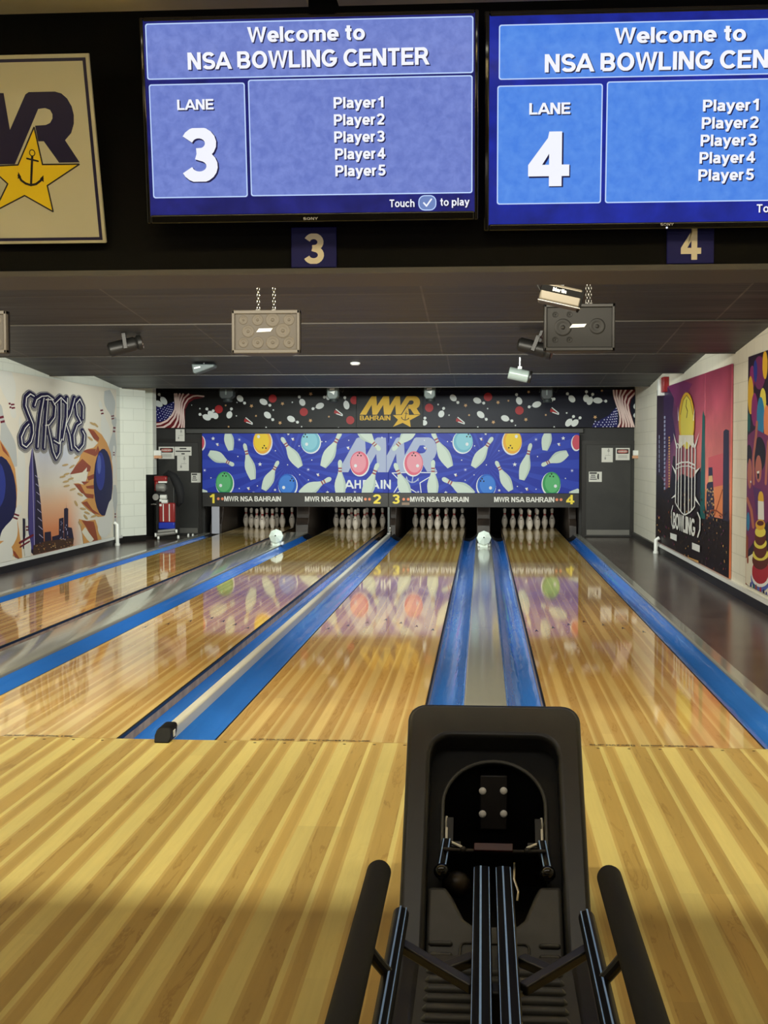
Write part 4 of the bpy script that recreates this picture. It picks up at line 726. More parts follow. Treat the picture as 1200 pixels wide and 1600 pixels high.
LEFT_ART='''p pinw 16.5,1.904;16.54,1.919;16.56,1.945;16.55,1.978;16.51,2.022;16.47,2.066;16.45,2.105;16.46,2.16;16.48,2.245;16.48,2.314;16.46,2.36;16.4,2.427;16.31,2.496;16.23,2.551;16.01,2.52;16,2.452;16,2.372;16.02,2.302;16.06,2.26;16.13,2.203;16.25,2.136;16.32,2.089;16.34,2.051;16.36,2.005;16.38,1.959;16.4,1.928;16.45,1.909
p maroon 16.49,2.041;16.48,2.063;16.34,2.047;16.35,2.025
p maroon 16.46,2.085;16.45,2.108;16.31,2.092;16.33,2.07
p pinw 16.52,1.905;16.56,1.917;16.59,1.94;16.58,1.971;16.56,2.012;16.53,2.053;16.52,2.089;16.54,2.14;16.57,2.218;16.59,2.281;16.58,2.324;16.54,2.387;16.47,2.454;16.41,2.508;16.2,2.485;16.18,2.423;16.17,2.349;16.17,2.283;16.2,2.243;16.25,2.188;16.35,2.123;16.4,2.079;16.41,2.044;16.42,2.001;16.42,1.959;16.44,1.929;16.48,1.911
p maroon 16.55,2.03;16.54,2.051;16.41,2.04;16.42,2.019
p maroon 16.53,2.071;16.52,2.092;16.39,2.082;16.4,2.061
p ping 15.96,2.075;15.92,2.057;15.9,2.026;15.91,1.987;15.96,1.934;16,1.881;16.03,1.834;16.03,1.767;16.01,1.665;16.01,1.583;16.03,1.527;16.11,1.441;16.22,1.349;16.32,1.272;16.59,1.29;16.59,1.377;16.58,1.48;16.55,1.571;16.5,1.627;16.4,1.703;16.26,1.791;16.18,1.85;16.15,1.897;16.12,1.953;16.1,2.009;16.07,2.046;16.02,2.069
p maroon 15.98,1.911;15.99,1.884;16.15,1.901;16.13,1.929
p maroon 16.02,1.857;16.03,1.83;16.18,1.846;16.17,1.874
p pinw 16.73,1.936;16.7,1.92;16.68,1.886;16.67,1.837;16.68,1.769;16.69,1.702;16.69,1.643;16.67,1.565;16.63,1.448;16.61,1.351;16.6,1.283;16.62,1.177;16.65,1.06;16.69,0.961;16.84,0.958;16.87,1.056;16.9,1.174;16.91,1.283;16.9,1.352;16.87,1.45;16.81,1.567;16.78,1.645;16.78,1.704;16.78,1.772;16.79,1.841;16.78,1.889;16.76,1.922
p maroon 16.69,1.74;16.69,1.706;16.78,1.708;16.78,1.743
p maroon 16.69,1.672;16.69,1.638;16.78,1.64;16.78,1.674
p ping 21.14,1.887;21.19,1.9;21.22,1.924;21.21,1.953;21.17,1.992;21.12,2.031;21.1,2.066;21.12,2.116;21.17,2.193;21.18,2.256;21.17,2.297;21.1,2.356;20.98,2.418;20.88,2.467;20.57,2.436;20.55,2.374;20.54,2.302;20.56,2.239;20.6,2.201;20.69,2.15;20.84,2.092;20.92,2.051;20.95,2.017;20.96,1.976;20.98,1.935;21.01,1.907;21.07,1.89
p maroon 21.15,2.009;21.13,2.029;20.94,2.013;20.96,1.994
p maroon 21.12,2.049;21.1,2.069;20.92,2.053;20.93,2.034
p pinw 20.3,2.273;20.27,2.259;20.25,2.232;20.26,2.197;20.3,2.15;20.35,2.103;20.37,2.062;20.37,2.003;20.35,1.915;20.35,1.842;20.38,1.793;20.45,1.718;20.55,1.636;20.65,1.569;20.89,1.584;20.9,1.659;20.89,1.748;20.86,1.827;20.82,1.876;20.73,1.944;20.59,2.021;20.51,2.074;20.48,2.115;20.46,2.164;20.44,2.213;20.41,2.247;20.36,2.268
p maroon 20.32,2.13;20.34,2.106;20.49,2.119;20.47,2.143
p maroon 20.36,2.082;20.37,2.058;20.52,2.07;20.5,2.094
p ping 21.18,2.042;21.13,2.03;21.08,2.001;21.06,1.96;21.05,1.903;21.04,1.845;21.02,1.796;20.95,1.732;20.84,1.636;20.77,1.556;20.74,1.5;20.73,1.412;20.74,1.314;20.76,1.232;20.99,1.223;21.08,1.302;21.16,1.399;21.21,1.488;21.23,1.546;21.21,1.629;21.17,1.729;21.16,1.795;21.17,1.844;21.21,1.902;21.24,1.959;21.25,2.001;21.22,2.03
p maroon 21.05,1.878;21.04,1.849;21.18,1.848;21.19,1.877
p maroon 21.03,1.821;21.02,1.792;21.16,1.791;21.17,1.819
p pinw 21.09,1.578;21.05,1.57;21.03,1.551;21.02,1.525;21.02,1.488;21.03,1.451;21.02,1.42;20.99,1.378;20.93,1.315;20.9,1.263;20.89,1.227;20.89,1.169;20.92,1.105;20.95,1.052;21.11,1.048;21.15,1.1;21.19,1.163;21.21,1.221;21.2,1.258;21.18,1.312;21.14,1.376;21.11,1.419;21.12,1.451;21.13,1.488;21.14,1.525;21.14,1.551;21.12,1.57
p maroon 21.02,1.472;21.02,1.454;21.12,1.453;21.12,1.472
p maroon 21.02,1.435;21.02,1.417;21.11,1.416;21.12,1.435
p ping 21.12,0.273;21.15,0.282;21.17,0.304;21.17,0.337;21.16,0.384;21.16,0.431;21.16,0.471;21.18,0.524;21.22,0.602;21.25,0.668;21.25,0.715;21.24,0.788;21.21,0.869;21.17,0.936;21.03,0.939;21,0.874;20.98,0.795;20.97,0.723;20.98,0.677;21,0.61;21.05,0.529;21.07,0.475;21.08,0.435;21.07,0.389;21.07,0.342;21.07,0.309;21.09,0.285
p maroon 21.16,0.404;21.16,0.428;21.07,0.432;21.07,0.408
p maroon 21.16,0.451;21.16,0.474;21.07,0.478;21.07,0.455
p night 17.18,1.561;17.29,1.344;17.4,1.05;17.48,0.809;17.56,0.436;17.62,0.154;17.15,0.116;16.95,0.204;16.98,0.739;17.04,1.274
p indigo 17.17,1.561;17.2,1.344;17.27,0.908;17.23,0.183;17,0.182;17,0.738;17.06,1.274
s lilac 17.18,1.525;17.18,1.092;17.21,0.184 0.02
s lilac 17.28,1.162;17.43,1.114 0.02
s lilac 17.3,1.049;17.45,0.999 0.02
s lilac 17.32,0.936;17.47,0.885 0.02
s lilac 17.34,0.822;17.49,0.77 0.02
s lilac 17.35,0.708;17.5,0.655 0.02
s lilac 17.37,0.594;17.52,0.54 0.02
s lilac 17.39,0.479;17.54,0.424 0.02
s lilac 17.41,0.364;17.56,0.309 0.02
s lilac 17.43,0.249;17.58,0.192 0.02
p night 18.25,0.535;18.45,0.54;18.45,0.2;18.23,0.214
p night 18.48,0.665;18.58,0.674;18.58,0.748;18.59,0.674;18.67,0.656;18.66,0.392;18.83,0.372;18.92,0.198;18.46,0.209
p night 17.63,0.38;17.89,0.376;17.91,0.227;17.62,0.219
p night 16.77,0.615;16.86,0.605;16.87,0.209;16.77,0.217
p night 17.94,0.301;18.27,0.308;18.27,0.203;17.94,0.225
p umber 17.16,0.233;17.62,0.256;18.27,0.241;18.92,0.217;18.85,0.063;18.02,0.067;17.15,0.053
p ochre 17.55,0.165;17.64,0.161;17.6,0.152
p ochre 17.94,0.174;18.03,0.17;17.98,0.161
p tan 17.93,0.168;18.02,0.164;17.98,0.156
p rust 17.93,0.221;17.98,0.219;17.98,0.208
p tan 18.6,0.112;18.69,0.108;18.65,0.099
p ochre 18.02,0.204;18.06,0.203;18.07,0.191
p ochre 18.77,0.076;18.86,0.072;18.83,0.063
p rust 17.6,0.174;17.68,0.171;17.65,0.162
p rust 18.71,0.144;18.81,0.139;18.76,0.13
p ochre 17.39,0.132;17.42,0.132;17.43,0.12
p rust 17.52,0.24;17.6,0.237;17.57,0.228
p rust 18.59,0.148;18.66,0.145;18.64,0.135
p tan 18.04,0.143;18.12,0.138;18.08,0.13
p ochre 18.29,0.241;18.39,0.237;18.34,0.228
p ochre 18.27,0.098;18.36,0.093;18.32,0.085
p tan 18.68,0.177;18.76,0.174;18.73,0.163
p ochre 18.83,0.12;18.86,0.119;18.88,0.106
p ochre 18.59,0.256;18.65,0.254;18.64,0.243
p ochre 17.29,0.226;17.33,0.224;17.33,0.213
p ochre 18.44,0.232;18.51,0.23;18.49,0.219
p ochre 18.43,0.139;18.49,0.136;18.48,0.126
p tan 18.71,0.121;18.81,0.116;18.76,0.108
p ochre 17.67,0.081;17.75,0.076;17.71,0.068
p ochre 18.8,0.124;18.84,0.123;18.85,0.111
p ochre 17.25,0.22;17.29,0.219;17.29,0.208
p rust 17.4,0.22;17.45,0.218;17.44,0.208
p ochre 18.02,0.186;18.08,0.183;18.06,0.173
p rust 18.75,0.165;18.82,0.162;18.8,0.152
p rust 18.35,0.243;18.45,0.239;18.4,0.23
p ochre 18.02,0.169;18.1,0.165;18.06,0.156
p rust 18.83,0.129;18.91,0.126;18.88,0.115
p ochre 18.2,0.079;18.26,0.077;18.25,0.066
p ochre 18.29,0.134;18.36,0.13;18.33,0.121
p ochre 17.21,0.078;17.3,0.073;17.26,0.065
p ochre 17.57,0.149;17.61,0.149;17.62,0.137
p ochre 17.47,0.203;17.51,0.201;17.52,0.19
p ochre 17.78,0.208;17.87,0.203;17.82,0.195
p tan 18.29,0.092;18.36,0.089;18.34,0.079
p rust 17.6,0.126;17.67,0.123;17.65,0.114
p ochre 17.33,0.174;17.4,0.17;17.38,0.161
p tan 17.53,0.212;17.56,0.212;17.58,0.2
p rust 18.39,0.109;18.44,0.108;18.44,0.096
p tan 18.47,0.074;18.52,0.073;18.52,0.061
p ochre 18.56,0.177;18.61,0.175;18.61,0.164
p ochre 18.54,0.084;18.61,0.081;18.59,0.071
p ochre 17.85,0.162;17.91,0.16;17.9,0.149
p lilac 18.55,0.382;18.58,0.38;18.58,0.363;18.55,0.364
p lilac 18.4,0.349;18.43,0.348;18.43,0.33;18.4,0.332
p lilac 18.27,0.262;18.29,0.261;18.29,0.244;18.27,0.245
p lilac 18.32,0.454;18.34,0.453;18.34,0.435;18.32,0.437
p lilac 18.4,0.248;18.43,0.246;18.43,0.229;18.4,0.23
p lilac 18.5,0.229;18.52,0.228;18.52,0.21;18.5,0.212
p lilac 18.4,0.352;18.43,0.35;18.43,0.333;18.4,0.334
p lilac 18.55,0.435;18.58,0.433;18.58,0.416;18.55,0.417
p lilac 18.55,0.371;18.58,0.369;18.58,0.352;18.55,0.353
p lilac 18.6,0.311;18.63,0.31;18.62,0.292;18.6,0.294
p lilac 18.5,0.236;18.52,0.234;18.52,0.217;18.5,0.218
p lilac 18.5,0.405;18.53,0.404;18.53,0.386;18.5,0.388
p lilac 18.31,0.276;18.33,0.274;18.33,0.257;18.31,0.258
p lilac 18.6,0.332;18.63,0.33;18.63,0.313;18.6,0.314
p lilac 18.37,0.473;18.39,0.472;18.39,0.454;18.36,0.456
p lilac 18.32,0.496;18.34,0.494;18.34,0.477;18.32,0.478
p lilac 18.6,0.303;18.63,0.301;18.62,0.284;18.6,0.285
p lilac 18.31,0.266;18.33,0.265;18.33,0.247;18.31,0.249
p lilac 18.4,0.347;18.43,0.345;18.43,0.328;18.4,0.329
p lilac 18.27,0.381;18.3,0.379;18.3,0.362;18.27,0.363
p flame 19.65,1.828;20.04,1.82;20.38,1.745;20.66,1.619;20.86,1.468;20.98,1.226;20.97,0.876;20.74,0.556;20.47,0.46;20.13,0.466;19.92,0.529;19.64,0.594;19.43,0.664;19.28,0.725;19.51,0.764;19.73,0.787;19.48,0.836;19.21,0.915;18.92,1.013;19.15,1.014;19.45,0.98;19.59,1.079;19.66,1.181;19.32,1.17;18.79,1.15;19.02,1.27;19.22,1.358;19.32,1.479;19.6,1.514;19.95,1.541;20.19,1.616;19.99,1.667;19.83,1.738
p rust 18.76,1.151;19.06,1.28;19.36,1.372;19.79,1.251;19.74,1.179;19.32,1.17
p rust 19.65,1.828;19.96,1.802;20.25,1.69;20.19,1.633;19.96,1.677
p rust 19.33,1.489;19.67,1.514;20.06,1.521;20.02,1.468;19.67,1.448
p rust 18.95,1.009;19.25,0.995;19.48,0.857;19.72,0.808;19.31,0.862
p rust 19.3,0.72;19.57,0.73;19.85,0.595;20.28,0.491;19.92,0.529
p rust 19.67,1.448;20.02,1.468;20.17,1.574;20.28,1.468;20.02,1.406
p rust 19.59,1.1;19.94,1.135;19.97,1.071;19.65,1.037
p rust 19.31,1.034;19.72,1.025;19.45,0.98
p rust 19.51,0.958;19.93,0.968;19.93,0.905;19.58,0.925
p rust 19.37,0.86;19.93,0.821;19.91,0.759;19.58,0.782
p flame 19.16,0.484;19.56,0.433;19.99,0.431;20.23,0.195;20.33,0.093;19.69,0.074;19.38,0.085;19.32,0.252
p rust 19.29,0.457;19.91,0.404;19.98,0.316;20.12,0.097;19.83,0.095;19.56,0.32
p cream 19.29,0.285;19.46,0.346;19.7,0.229;19.91,0.132;19.73,0.092;19.55,0.155
p cream 18.79,1.142;19.32,1.161;19.59,1.243;19.55,1.141;19.25,1.056;18.92,1.043
p tan 20.05,1.884;19.98,1.879;19.87,1.89;19.77,1.909;19.75,1.926;19.81,1.93;19.92,1.92;20.02,1.901
p tan 19.91,1.644;19.85,1.644;19.75,1.662;19.67,1.688;19.65,1.706;19.72,1.706;19.82,1.688;19.9,1.663
p tan 18.7,1.297;18.66,1.283;18.56,1.273;18.45,1.273;18.4,1.281;18.44,1.294;18.54,1.304;18.64,1.305
p tan 19.23,1.422;19.21,1.405;19.12,1.385;19.01,1.373;18.96,1.377;18.98,1.393;19.07,1.413;19.18,1.425
p tan 18.99,1.287;18.97,1.27;18.89,1.248;18.79,1.235;18.73,1.237;18.75,1.253;18.83,1.275;18.93,1.289
p tan 18.75,1.169;18.72,1.155;18.62,1.142;18.52,1.139;18.46,1.146;18.5,1.16;18.59,1.173;18.7,1.176
p tan 18.72,1.057;18.68,1.044;18.58,1.035;18.47,1.036;18.43,1.045;18.46,1.058;18.56,1.066;18.67,1.066
p tan 18.75,0.993;18.71,0.981;18.61,0.972;18.5,0.973;18.45,0.982;18.49,0.995;18.59,1.003;18.7,1.003
p tan 19.03,0.941;19,0.927;18.9,0.915;18.79,0.913;18.74,0.921;18.77,0.935;18.87,0.946;18.98,0.949
p tan 19.11,0.675;19.05,0.685;18.99,0.715;18.95,0.749;18.97,0.766;19.02,0.757;19.08,0.726;19.12,0.692
p tan 19.38,0.816;19.32,0.815;19.21,0.831;19.12,0.854;19.1,0.872;19.16,0.873;19.27,0.857;19.36,0.834
p tan 19.53,0.61;19.47,0.604;19.36,0.611;19.25,0.627;19.21,0.643;19.26,0.649;19.38,0.642;19.49,0.625
p tan 19.72,0.529;19.66,0.527;19.55,0.542;19.45,0.564;19.42,0.582;19.48,0.584;19.59,0.57;19.69,0.547
p tan 20.08,0.494;20.05,0.48;19.93,0.471;19.81,0.471;19.75,0.481;19.79,0.494;19.9,0.504;20.02,0.504
p tan 20.19,1.854;20.13,1.855;20.03,1.875;19.96,1.903;19.95,1.921;20.02,1.92;20.11,1.9;20.19,1.873
p tan 18.56,1.129;18.53,1.116;18.43,1.107;18.32,1.107;18.28,1.116;18.31,1.128;18.41,1.137;18.52,1.138
p tan 18.94,1.096;18.91,1.082;18.81,1.07;18.7,1.067;18.65,1.074;18.68,1.088;18.78,1.101;18.89,1.104
p tan 19.6,0.454;19.54,0.461;19.45,0.49;19.4,0.523;19.4,0.541;19.46,0.534;19.54,0.506;19.6,0.472
p tan 19.31,0.364;19.25,0.373;19.18,0.404;19.13,0.438;19.14,0.455;19.2,0.447;19.27,0.416;19.32,0.382
p navy 20.97,0.985;20.94,0.833;20.87,0.695;20.77,0.584;20.64,0.507;20.49,0.471;20.34,0.478;20.2,0.527;20.08,0.613;19.99,0.728;19.94,0.864;19.92,1.01;19.95,1.155;20.01,1.287;20.11,1.398;20.23,1.478;20.38,1.52;20.52,1.521;20.67,1.478;20.8,1.395;20.89,1.279;20.95,1.138
p royal 20.54,1.167;20.53,1.083;20.5,1.005;20.45,0.942;20.39,0.898;20.32,0.876;20.24,0.878;20.18,0.904;20.12,0.951;20.07,1.015;20.05,1.092;20.04,1.175;20.05,1.257;20.09,1.333;20.13,1.396;20.2,1.442;20.26,1.465;20.34,1.465;20.4,1.441;20.46,1.395;20.51,1.33;20.54,1.252
p blue2 20.32,1.277;20.32,1.235;20.3,1.197;20.28,1.165;20.26,1.143;20.23,1.131;20.2,1.132;20.17,1.144;20.15,1.167;20.13,1.199;20.12,1.237;20.12,1.279;20.12,1.32;20.14,1.358;20.16,1.39;20.18,1.413;20.21,1.424;20.24,1.424;20.27,1.412;20.29,1.389;20.31,1.357;20.32,1.319
p pinw 20.77,0.271;20.76,0.223;20.72,0.18;20.65,0.147;20.57,0.125;20.48,0.117;20.39,0.123;20.3,0.143;20.22,0.174;20.16,0.214;20.12,0.26;20.11,0.309;20.13,0.356;20.17,0.397;20.23,0.431;20.31,0.453;20.4,0.462;20.49,0.457;20.58,0.439;20.66,0.409;20.72,0.368;20.76,0.321
p pinw 20.5,0.459;20.74,0.665;20.9,0.724;20.99,0.655;20.95,0.349;20.76,0.141;20.65,0.256
p ping 21.18,0.203;21.17,0.16;21.16,0.12;21.14,0.088;21.11,0.066;21.09,0.055;21.06,0.057;21.03,0.071;21.01,0.096;21,0.131;20.99,0.171;20.98,0.215;20.99,0.258;21,0.297;21.02,0.329;21.04,0.352;21.07,0.363;21.1,0.362;21.12,0.348;21.14,0.323;21.16,0.288;21.17,0.247
p flame 15.72,1.687;15.99,1.623;16.27,1.471;16.5,1.263;16.57,1.001;16.53,0.723;16.6,0.51;16.71,0.221;16.73,0.086;16.39,0.158;16.22,0.257;15.67,0.298
p rust 15.99,1.606;16.22,1.472;16.31,1.403;16.08,1.489
p rust 16.32,0.25;16.46,0.204;16.66,0.084;16.46,0.135
p navy 16.54,0.888;16.51,0.738;16.43,0.603;16.32,0.495;16.17,0.423;16,0.392;15.84,0.403;15.69,0.454;15.55,0.54;15.46,0.655;15.39,0.787;15.38,0.929;15.41,1.069;15.47,1.198;15.58,1.304;15.72,1.381;15.88,1.421;16.04,1.421;16.2,1.378;16.34,1.296;16.45,1.18;16.52,1.04
p royal 16.16,1.064;16.14,0.978;16.1,0.9;16.03,0.837;15.95,0.793;15.87,0.773;15.78,0.777;15.69,0.804;15.62,0.853;15.56,0.919;15.53,0.996;15.52,1.08;15.53,1.162;15.57,1.238;15.63,1.301;15.71,1.346;15.8,1.369;15.89,1.368;15.97,1.344;16.05,1.296;16.11,1.23;16.15,1.15
p pinw 16.68,0.795;16.62,0.796;16.56,0.783;16.51,0.756;16.48,0.714;16.45,0.672;16.4,0.639;16.31,0.602;16.14,0.551;16.03,0.505;15.98,0.469;15.93,0.405;15.91,0.33;15.9,0.265;16.16,0.209;16.29,0.251;16.42,0.306;16.51,0.362;16.55,0.404;16.57,0.47;16.56,0.554;16.57,0.608;16.6,0.643;16.66,0.681;16.72,0.719;16.75,0.75;16.73,0.777
p maroon 16.46,0.696;16.44,0.676;16.61,0.645;16.64,0.665
p maroon 16.42,0.656;16.4,0.636;16.56,0.605;16.59,0.625
p pinw 16.39,0.193;16.37,0.148;16.31,0.11;16.23,0.082;16.12,0.066;15.99,0.064;15.87,0.074;15.75,0.097;15.65,0.13;15.57,0.17;15.53,0.215;15.51,0.26;15.53,0.303;15.58,0.34;15.66,0.368;15.76,0.385;15.88,0.39;16.01,0.381;16.13,0.36;16.23,0.328;16.32,0.287;16.37,0.24
p flame 15.67,0.389;16.08,0.369;15.9,0.331;15.67,0.331
p pinw 16.91,0.626;16.88,0.618;16.86,0.598;16.86,0.568;16.87,0.526;16.88,0.484;16.88,0.448;16.86,0.401;16.82,0.332;16.8,0.274;16.8,0.232;16.81,0.166;16.84,0.092;16.87,0.03;17.01,0.02;17.03,0.078;17.06,0.149;17.07,0.215;17.06,0.258;17.03,0.32;16.98,0.395;16.96,0.444;16.95,0.48;16.96,0.522;16.96,0.564;16.96,0.594;16.94,0.616
p maroon 16.87,0.508;16.87,0.487;16.96,0.483;16.96,0.504
p maroon 16.88,0.466;16.88,0.445;16.96,0.441;16.96,0.462
p pinw 16.65,0.524;16.65,0.518;16.65,0.502;16.64,0.479;16.64,0.447;16.64,0.415;16.64,0.388;16.63,0.352;16.63,0.297;16.62,0.252;16.62,0.22;16.62,0.17;16.61,0.116;16.61,0.07;16.61,0.07;16.61,0.116;16.62,0.17;16.62,0.22;16.62,0.252;16.63,0.297;16.63,0.352;16.64,0.388;16.64,0.415;16.64,0.447;16.64,0.479;16.65,0.502;16.65,0.518
p maroon 16.64,0.434;16.64,0.418;16.64,0.418;16.64,0.434
p maroon 16.64,0.402;16.64,0.386;16.64,0.386;16.64,0.402
s maroon 16.64,0.305;17.14,0.371 0.08
s maroon 16.66,0.251;17,0.298 0.06
s shadow 17.24,2.198;17.09,2.223;16.95,2.169;16.91,2.061;17.03,1.949;17.18,1.827;17.21,1.711;17.11,1.593;16.91,1.521;16.77,1.556;16.74,1.652;16.88,1.769;17.02,1.824 0.3
s shadow 17.26,2.073;17.34,2.157;17.55,2.211;17.8,2.227;18.03,2.183 0.3
s shadow 17.63,2.187;17.51,1.98;17.42,1.759;17.36,1.522 0.3
s shadow 17.8,2.193;17.74,1.95;17.64,1.513 0.3
s shadow 17.72,2.171;17.97,2.181;18.13,2.092;18.08,1.939;17.85,1.831;17.68,1.818 0.3
s shadow 17.79,1.821;17.9,1.654;18.01,1.466;18.14,1.362;18.29,1.447;18.33,1.6 0.3
s shadow 18.06,2.118;18.36,2.224;18.63,2.148 0.3
s shadow 18.36,2.196;18.35,1.946;18.27,1.59 0.3
s shadow 18.03,1.617;18.28,1.571;18.39,1.639 0.3
s shadow 18.65,2.226;18.62,1.953;18.43,1.62 0.3
s shadow 19,2.24;18.82,2.016;18.58,1.855;18.74,1.701;18.83,1.495 0.3
s shadow 19.39,1.951;19.41,2.134;19.25,2.239;19.06,2.162;19.11,2.005;19.3,1.889;19.1,1.845 0.3
s shadow 19.1,1.845;18.93,1.703;18.96,1.545;19.17,1.475;19.41,1.566;19.46,1.709;19.36,1.769 0.3
s ink 17.22,2.219;17.07,2.243;16.93,2.189;16.89,2.082;17.01,1.97;17.16,1.849;17.18,1.732;17.09,1.614;16.89,1.542;16.75,1.577;16.72,1.673;16.86,1.789;17,1.845 0.26
s ink 17.24,2.094;17.32,2.178;17.53,2.232;17.78,2.248;18.01,2.205 0.26
s ink 17.61,2.208;17.49,2.002;17.4,1.781;17.34,1.543 0.26
s ink 17.78,2.215;17.71,1.971;17.61,1.535 0.26
s ink 17.69,2.193;17.95,2.203;18.11,2.114;18.06,1.962;17.82,1.853;17.65,1.84 0.26
s ink 17.77,1.842;17.88,1.676;17.98,1.489;18.12,1.385;18.26,1.47;18.3,1.623 0.26
s ink 18.04,2.14;18.34,2.246;18.61,2.17 0.26
s ink 18.34,2.218;18.33,1.968;18.24,1.613 0.26
s ink 18.01,1.64;18.25,1.594;18.36,1.662 0.26
s ink 18.62,2.248;18.6,1.975;18.41,1.643 0.26
s ink 18.97,2.262;18.79,2.039;18.56,1.877;18.72,1.724;18.81,1.519 0.26
s ink 19.37,1.975;19.39,2.158;19.22,2.262;19.04,2.185;19.08,2.028;19.28,1.912;19.08,1.868 0.26
s ink 19.08,1.868;18.91,1.727;18.94,1.568;19.14,1.499;19.39,1.591;19.44,1.733;19.34,1.793 0.26
s white 17.22,2.219;17.07,2.243;16.93,2.189;16.89,2.082;17.01,1.97;17.16,1.849;17.18,1.732;17.09,1.614;16.89,1.542;16.75,1.577;16.72,1.673;16.86,1.789;17,1.845 0.22
s white 17.24,2.094;17.32,2.178;17.53,2.232;17.78,2.248;18.01,2.205 0.22
s white 17.61,2.208;17.49,2.002;17.4,1.781;17.34,1.543 0.22
s white 17.78,2.215;17.71,1.971;17.61,1.535 0.22
s white 17.69,2.193;17.95,2.203;18.11,2.114;18.06,1.962;17.82,1.853;17.65,1.84 0.22
s white 17.77,1.842;17.88,1.676;17.98,1.489;18.12,1.385;18.26,1.47;18.3,1.623 0.22
s white 18.04,2.14;18.34,2.246;18.61,2.17 0.22
s white 18.34,2.218;18.33,1.968;18.24,1.613 0.22
s white 18.01,1.64;18.25,1.594;18.36,1.662 0.22
s white 18.62,2.248;18.6,1.975;18.41,1.643 0.22
s white 18.97,2.262;18.79,2.039;18.56,1.877;18.72,1.724;18.81,1.519 0.22
s white 19.37,1.975;19.39,2.158;19.22,2.262;19.04,2.185;19.08,2.028;19.28,1.912;19.08,1.868 0.22
s white 19.08,1.868;18.91,1.727;18.94,1.568;19.14,1.499;19.39,1.591;19.44,1.733;19.34,1.793 0.22
s ink 17.22,2.219;17.07,2.243;16.93,2.189;16.89,2.082;17.01,1.97;17.16,1.849;17.18,1.732;17.09,1.614;16.89,1.542;16.75,1.577;16.72,1.673;16.86,1.789;17,1.845 0.2
s ink 17.24,2.094;17.32,2.178;17.53,2.232;17.78,2.248;18.01,2.205 0.2
s ink 17.61,2.208;17.49,2.002;17.4,1.781;17.34,1.543 0.2
s ink 17.78,2.215;17.71,1.971;17.61,1.535 0.2
s ink 17.69,2.193;17.95,2.203;18.11,2.114;18.06,1.962;17.82,1.853;17.65,1.84 0.2
s ink 17.77,1.842;17.88,1.676;17.98,1.489;18.12,1.385;18.26,1.47;18.3,1.623 0.2
s ink 18.04,2.14;18.34,2.246;18.61,2.17 0.2
s ink 18.34,2.218;18.33,1.968;18.24,1.613 0.2
s ink 18.01,1.64;18.25,1.594;18.36,1.662 0.2
s ink 18.62,2.248;18.6,1.975;18.41,1.643 0.2
s ink 18.97,2.262;18.79,2.039;18.56,1.877;18.72,1.724;18.81,1.519 0.2
s ink 19.37,1.975;19.39,2.158;19.22,2.262;19.04,2.185;19.08,2.028;19.28,1.912;19.08,1.868 0.2
s ink 19.08,1.868;18.91,1.727;18.94,1.568;19.14,1.499;19.39,1.591;19.44,1.733;19.34,1.793 0.2
s white 17.25,2.215;17.1,2.239;16.95,2.185;16.92,2.077;17.04,1.965;17.19,1.844;17.21,1.727;17.11,1.609;16.92,1.537;16.77,1.571;16.74,1.668;16.89,1.785;17.03,1.841 0.035
s white 17.27,2.089;17.35,2.174;17.56,2.228;17.81,2.244;18.04,2.2 0.035
s white 17.64,2.203;17.52,1.997;17.43,1.776;17.37,1.538 0.035
s white 17.81,2.21;17.74,1.966;17.64,1.53 0.035
s white 17.72,2.188;17.98,2.198;18.14,2.109;18.09,1.957;17.85,1.848;17.68,1.835 0.035
s white 17.8,1.837;17.9,1.671;18.01,1.483;18.14,1.379;18.29,1.464;18.33,1.618 0.035
s white 18.07,2.135;18.37,2.242;18.64,2.165 0.035
s white 18.37,2.213;18.36,1.963;18.27,1.608 0.035
s white 18.04,1.634;18.28,1.589;18.39,1.657 0.035
s white 18.66,2.244;18.63,1.97;18.44,1.638 0.035
s white 19.01,2.258;18.82,2.034;18.59,1.872;18.75,1.719;18.84,1.513 0.035
s white 19.4,1.97;19.42,2.153;19.25,2.258;19.07,2.181;19.11,2.023;19.31,1.907;19.11,1.863 0.035
s white 19.11,1.863;18.94,1.721;18.97,1.563;19.18,1.493;19.42,1.585;19.47,1.727;19.37,1.787 0.035'''
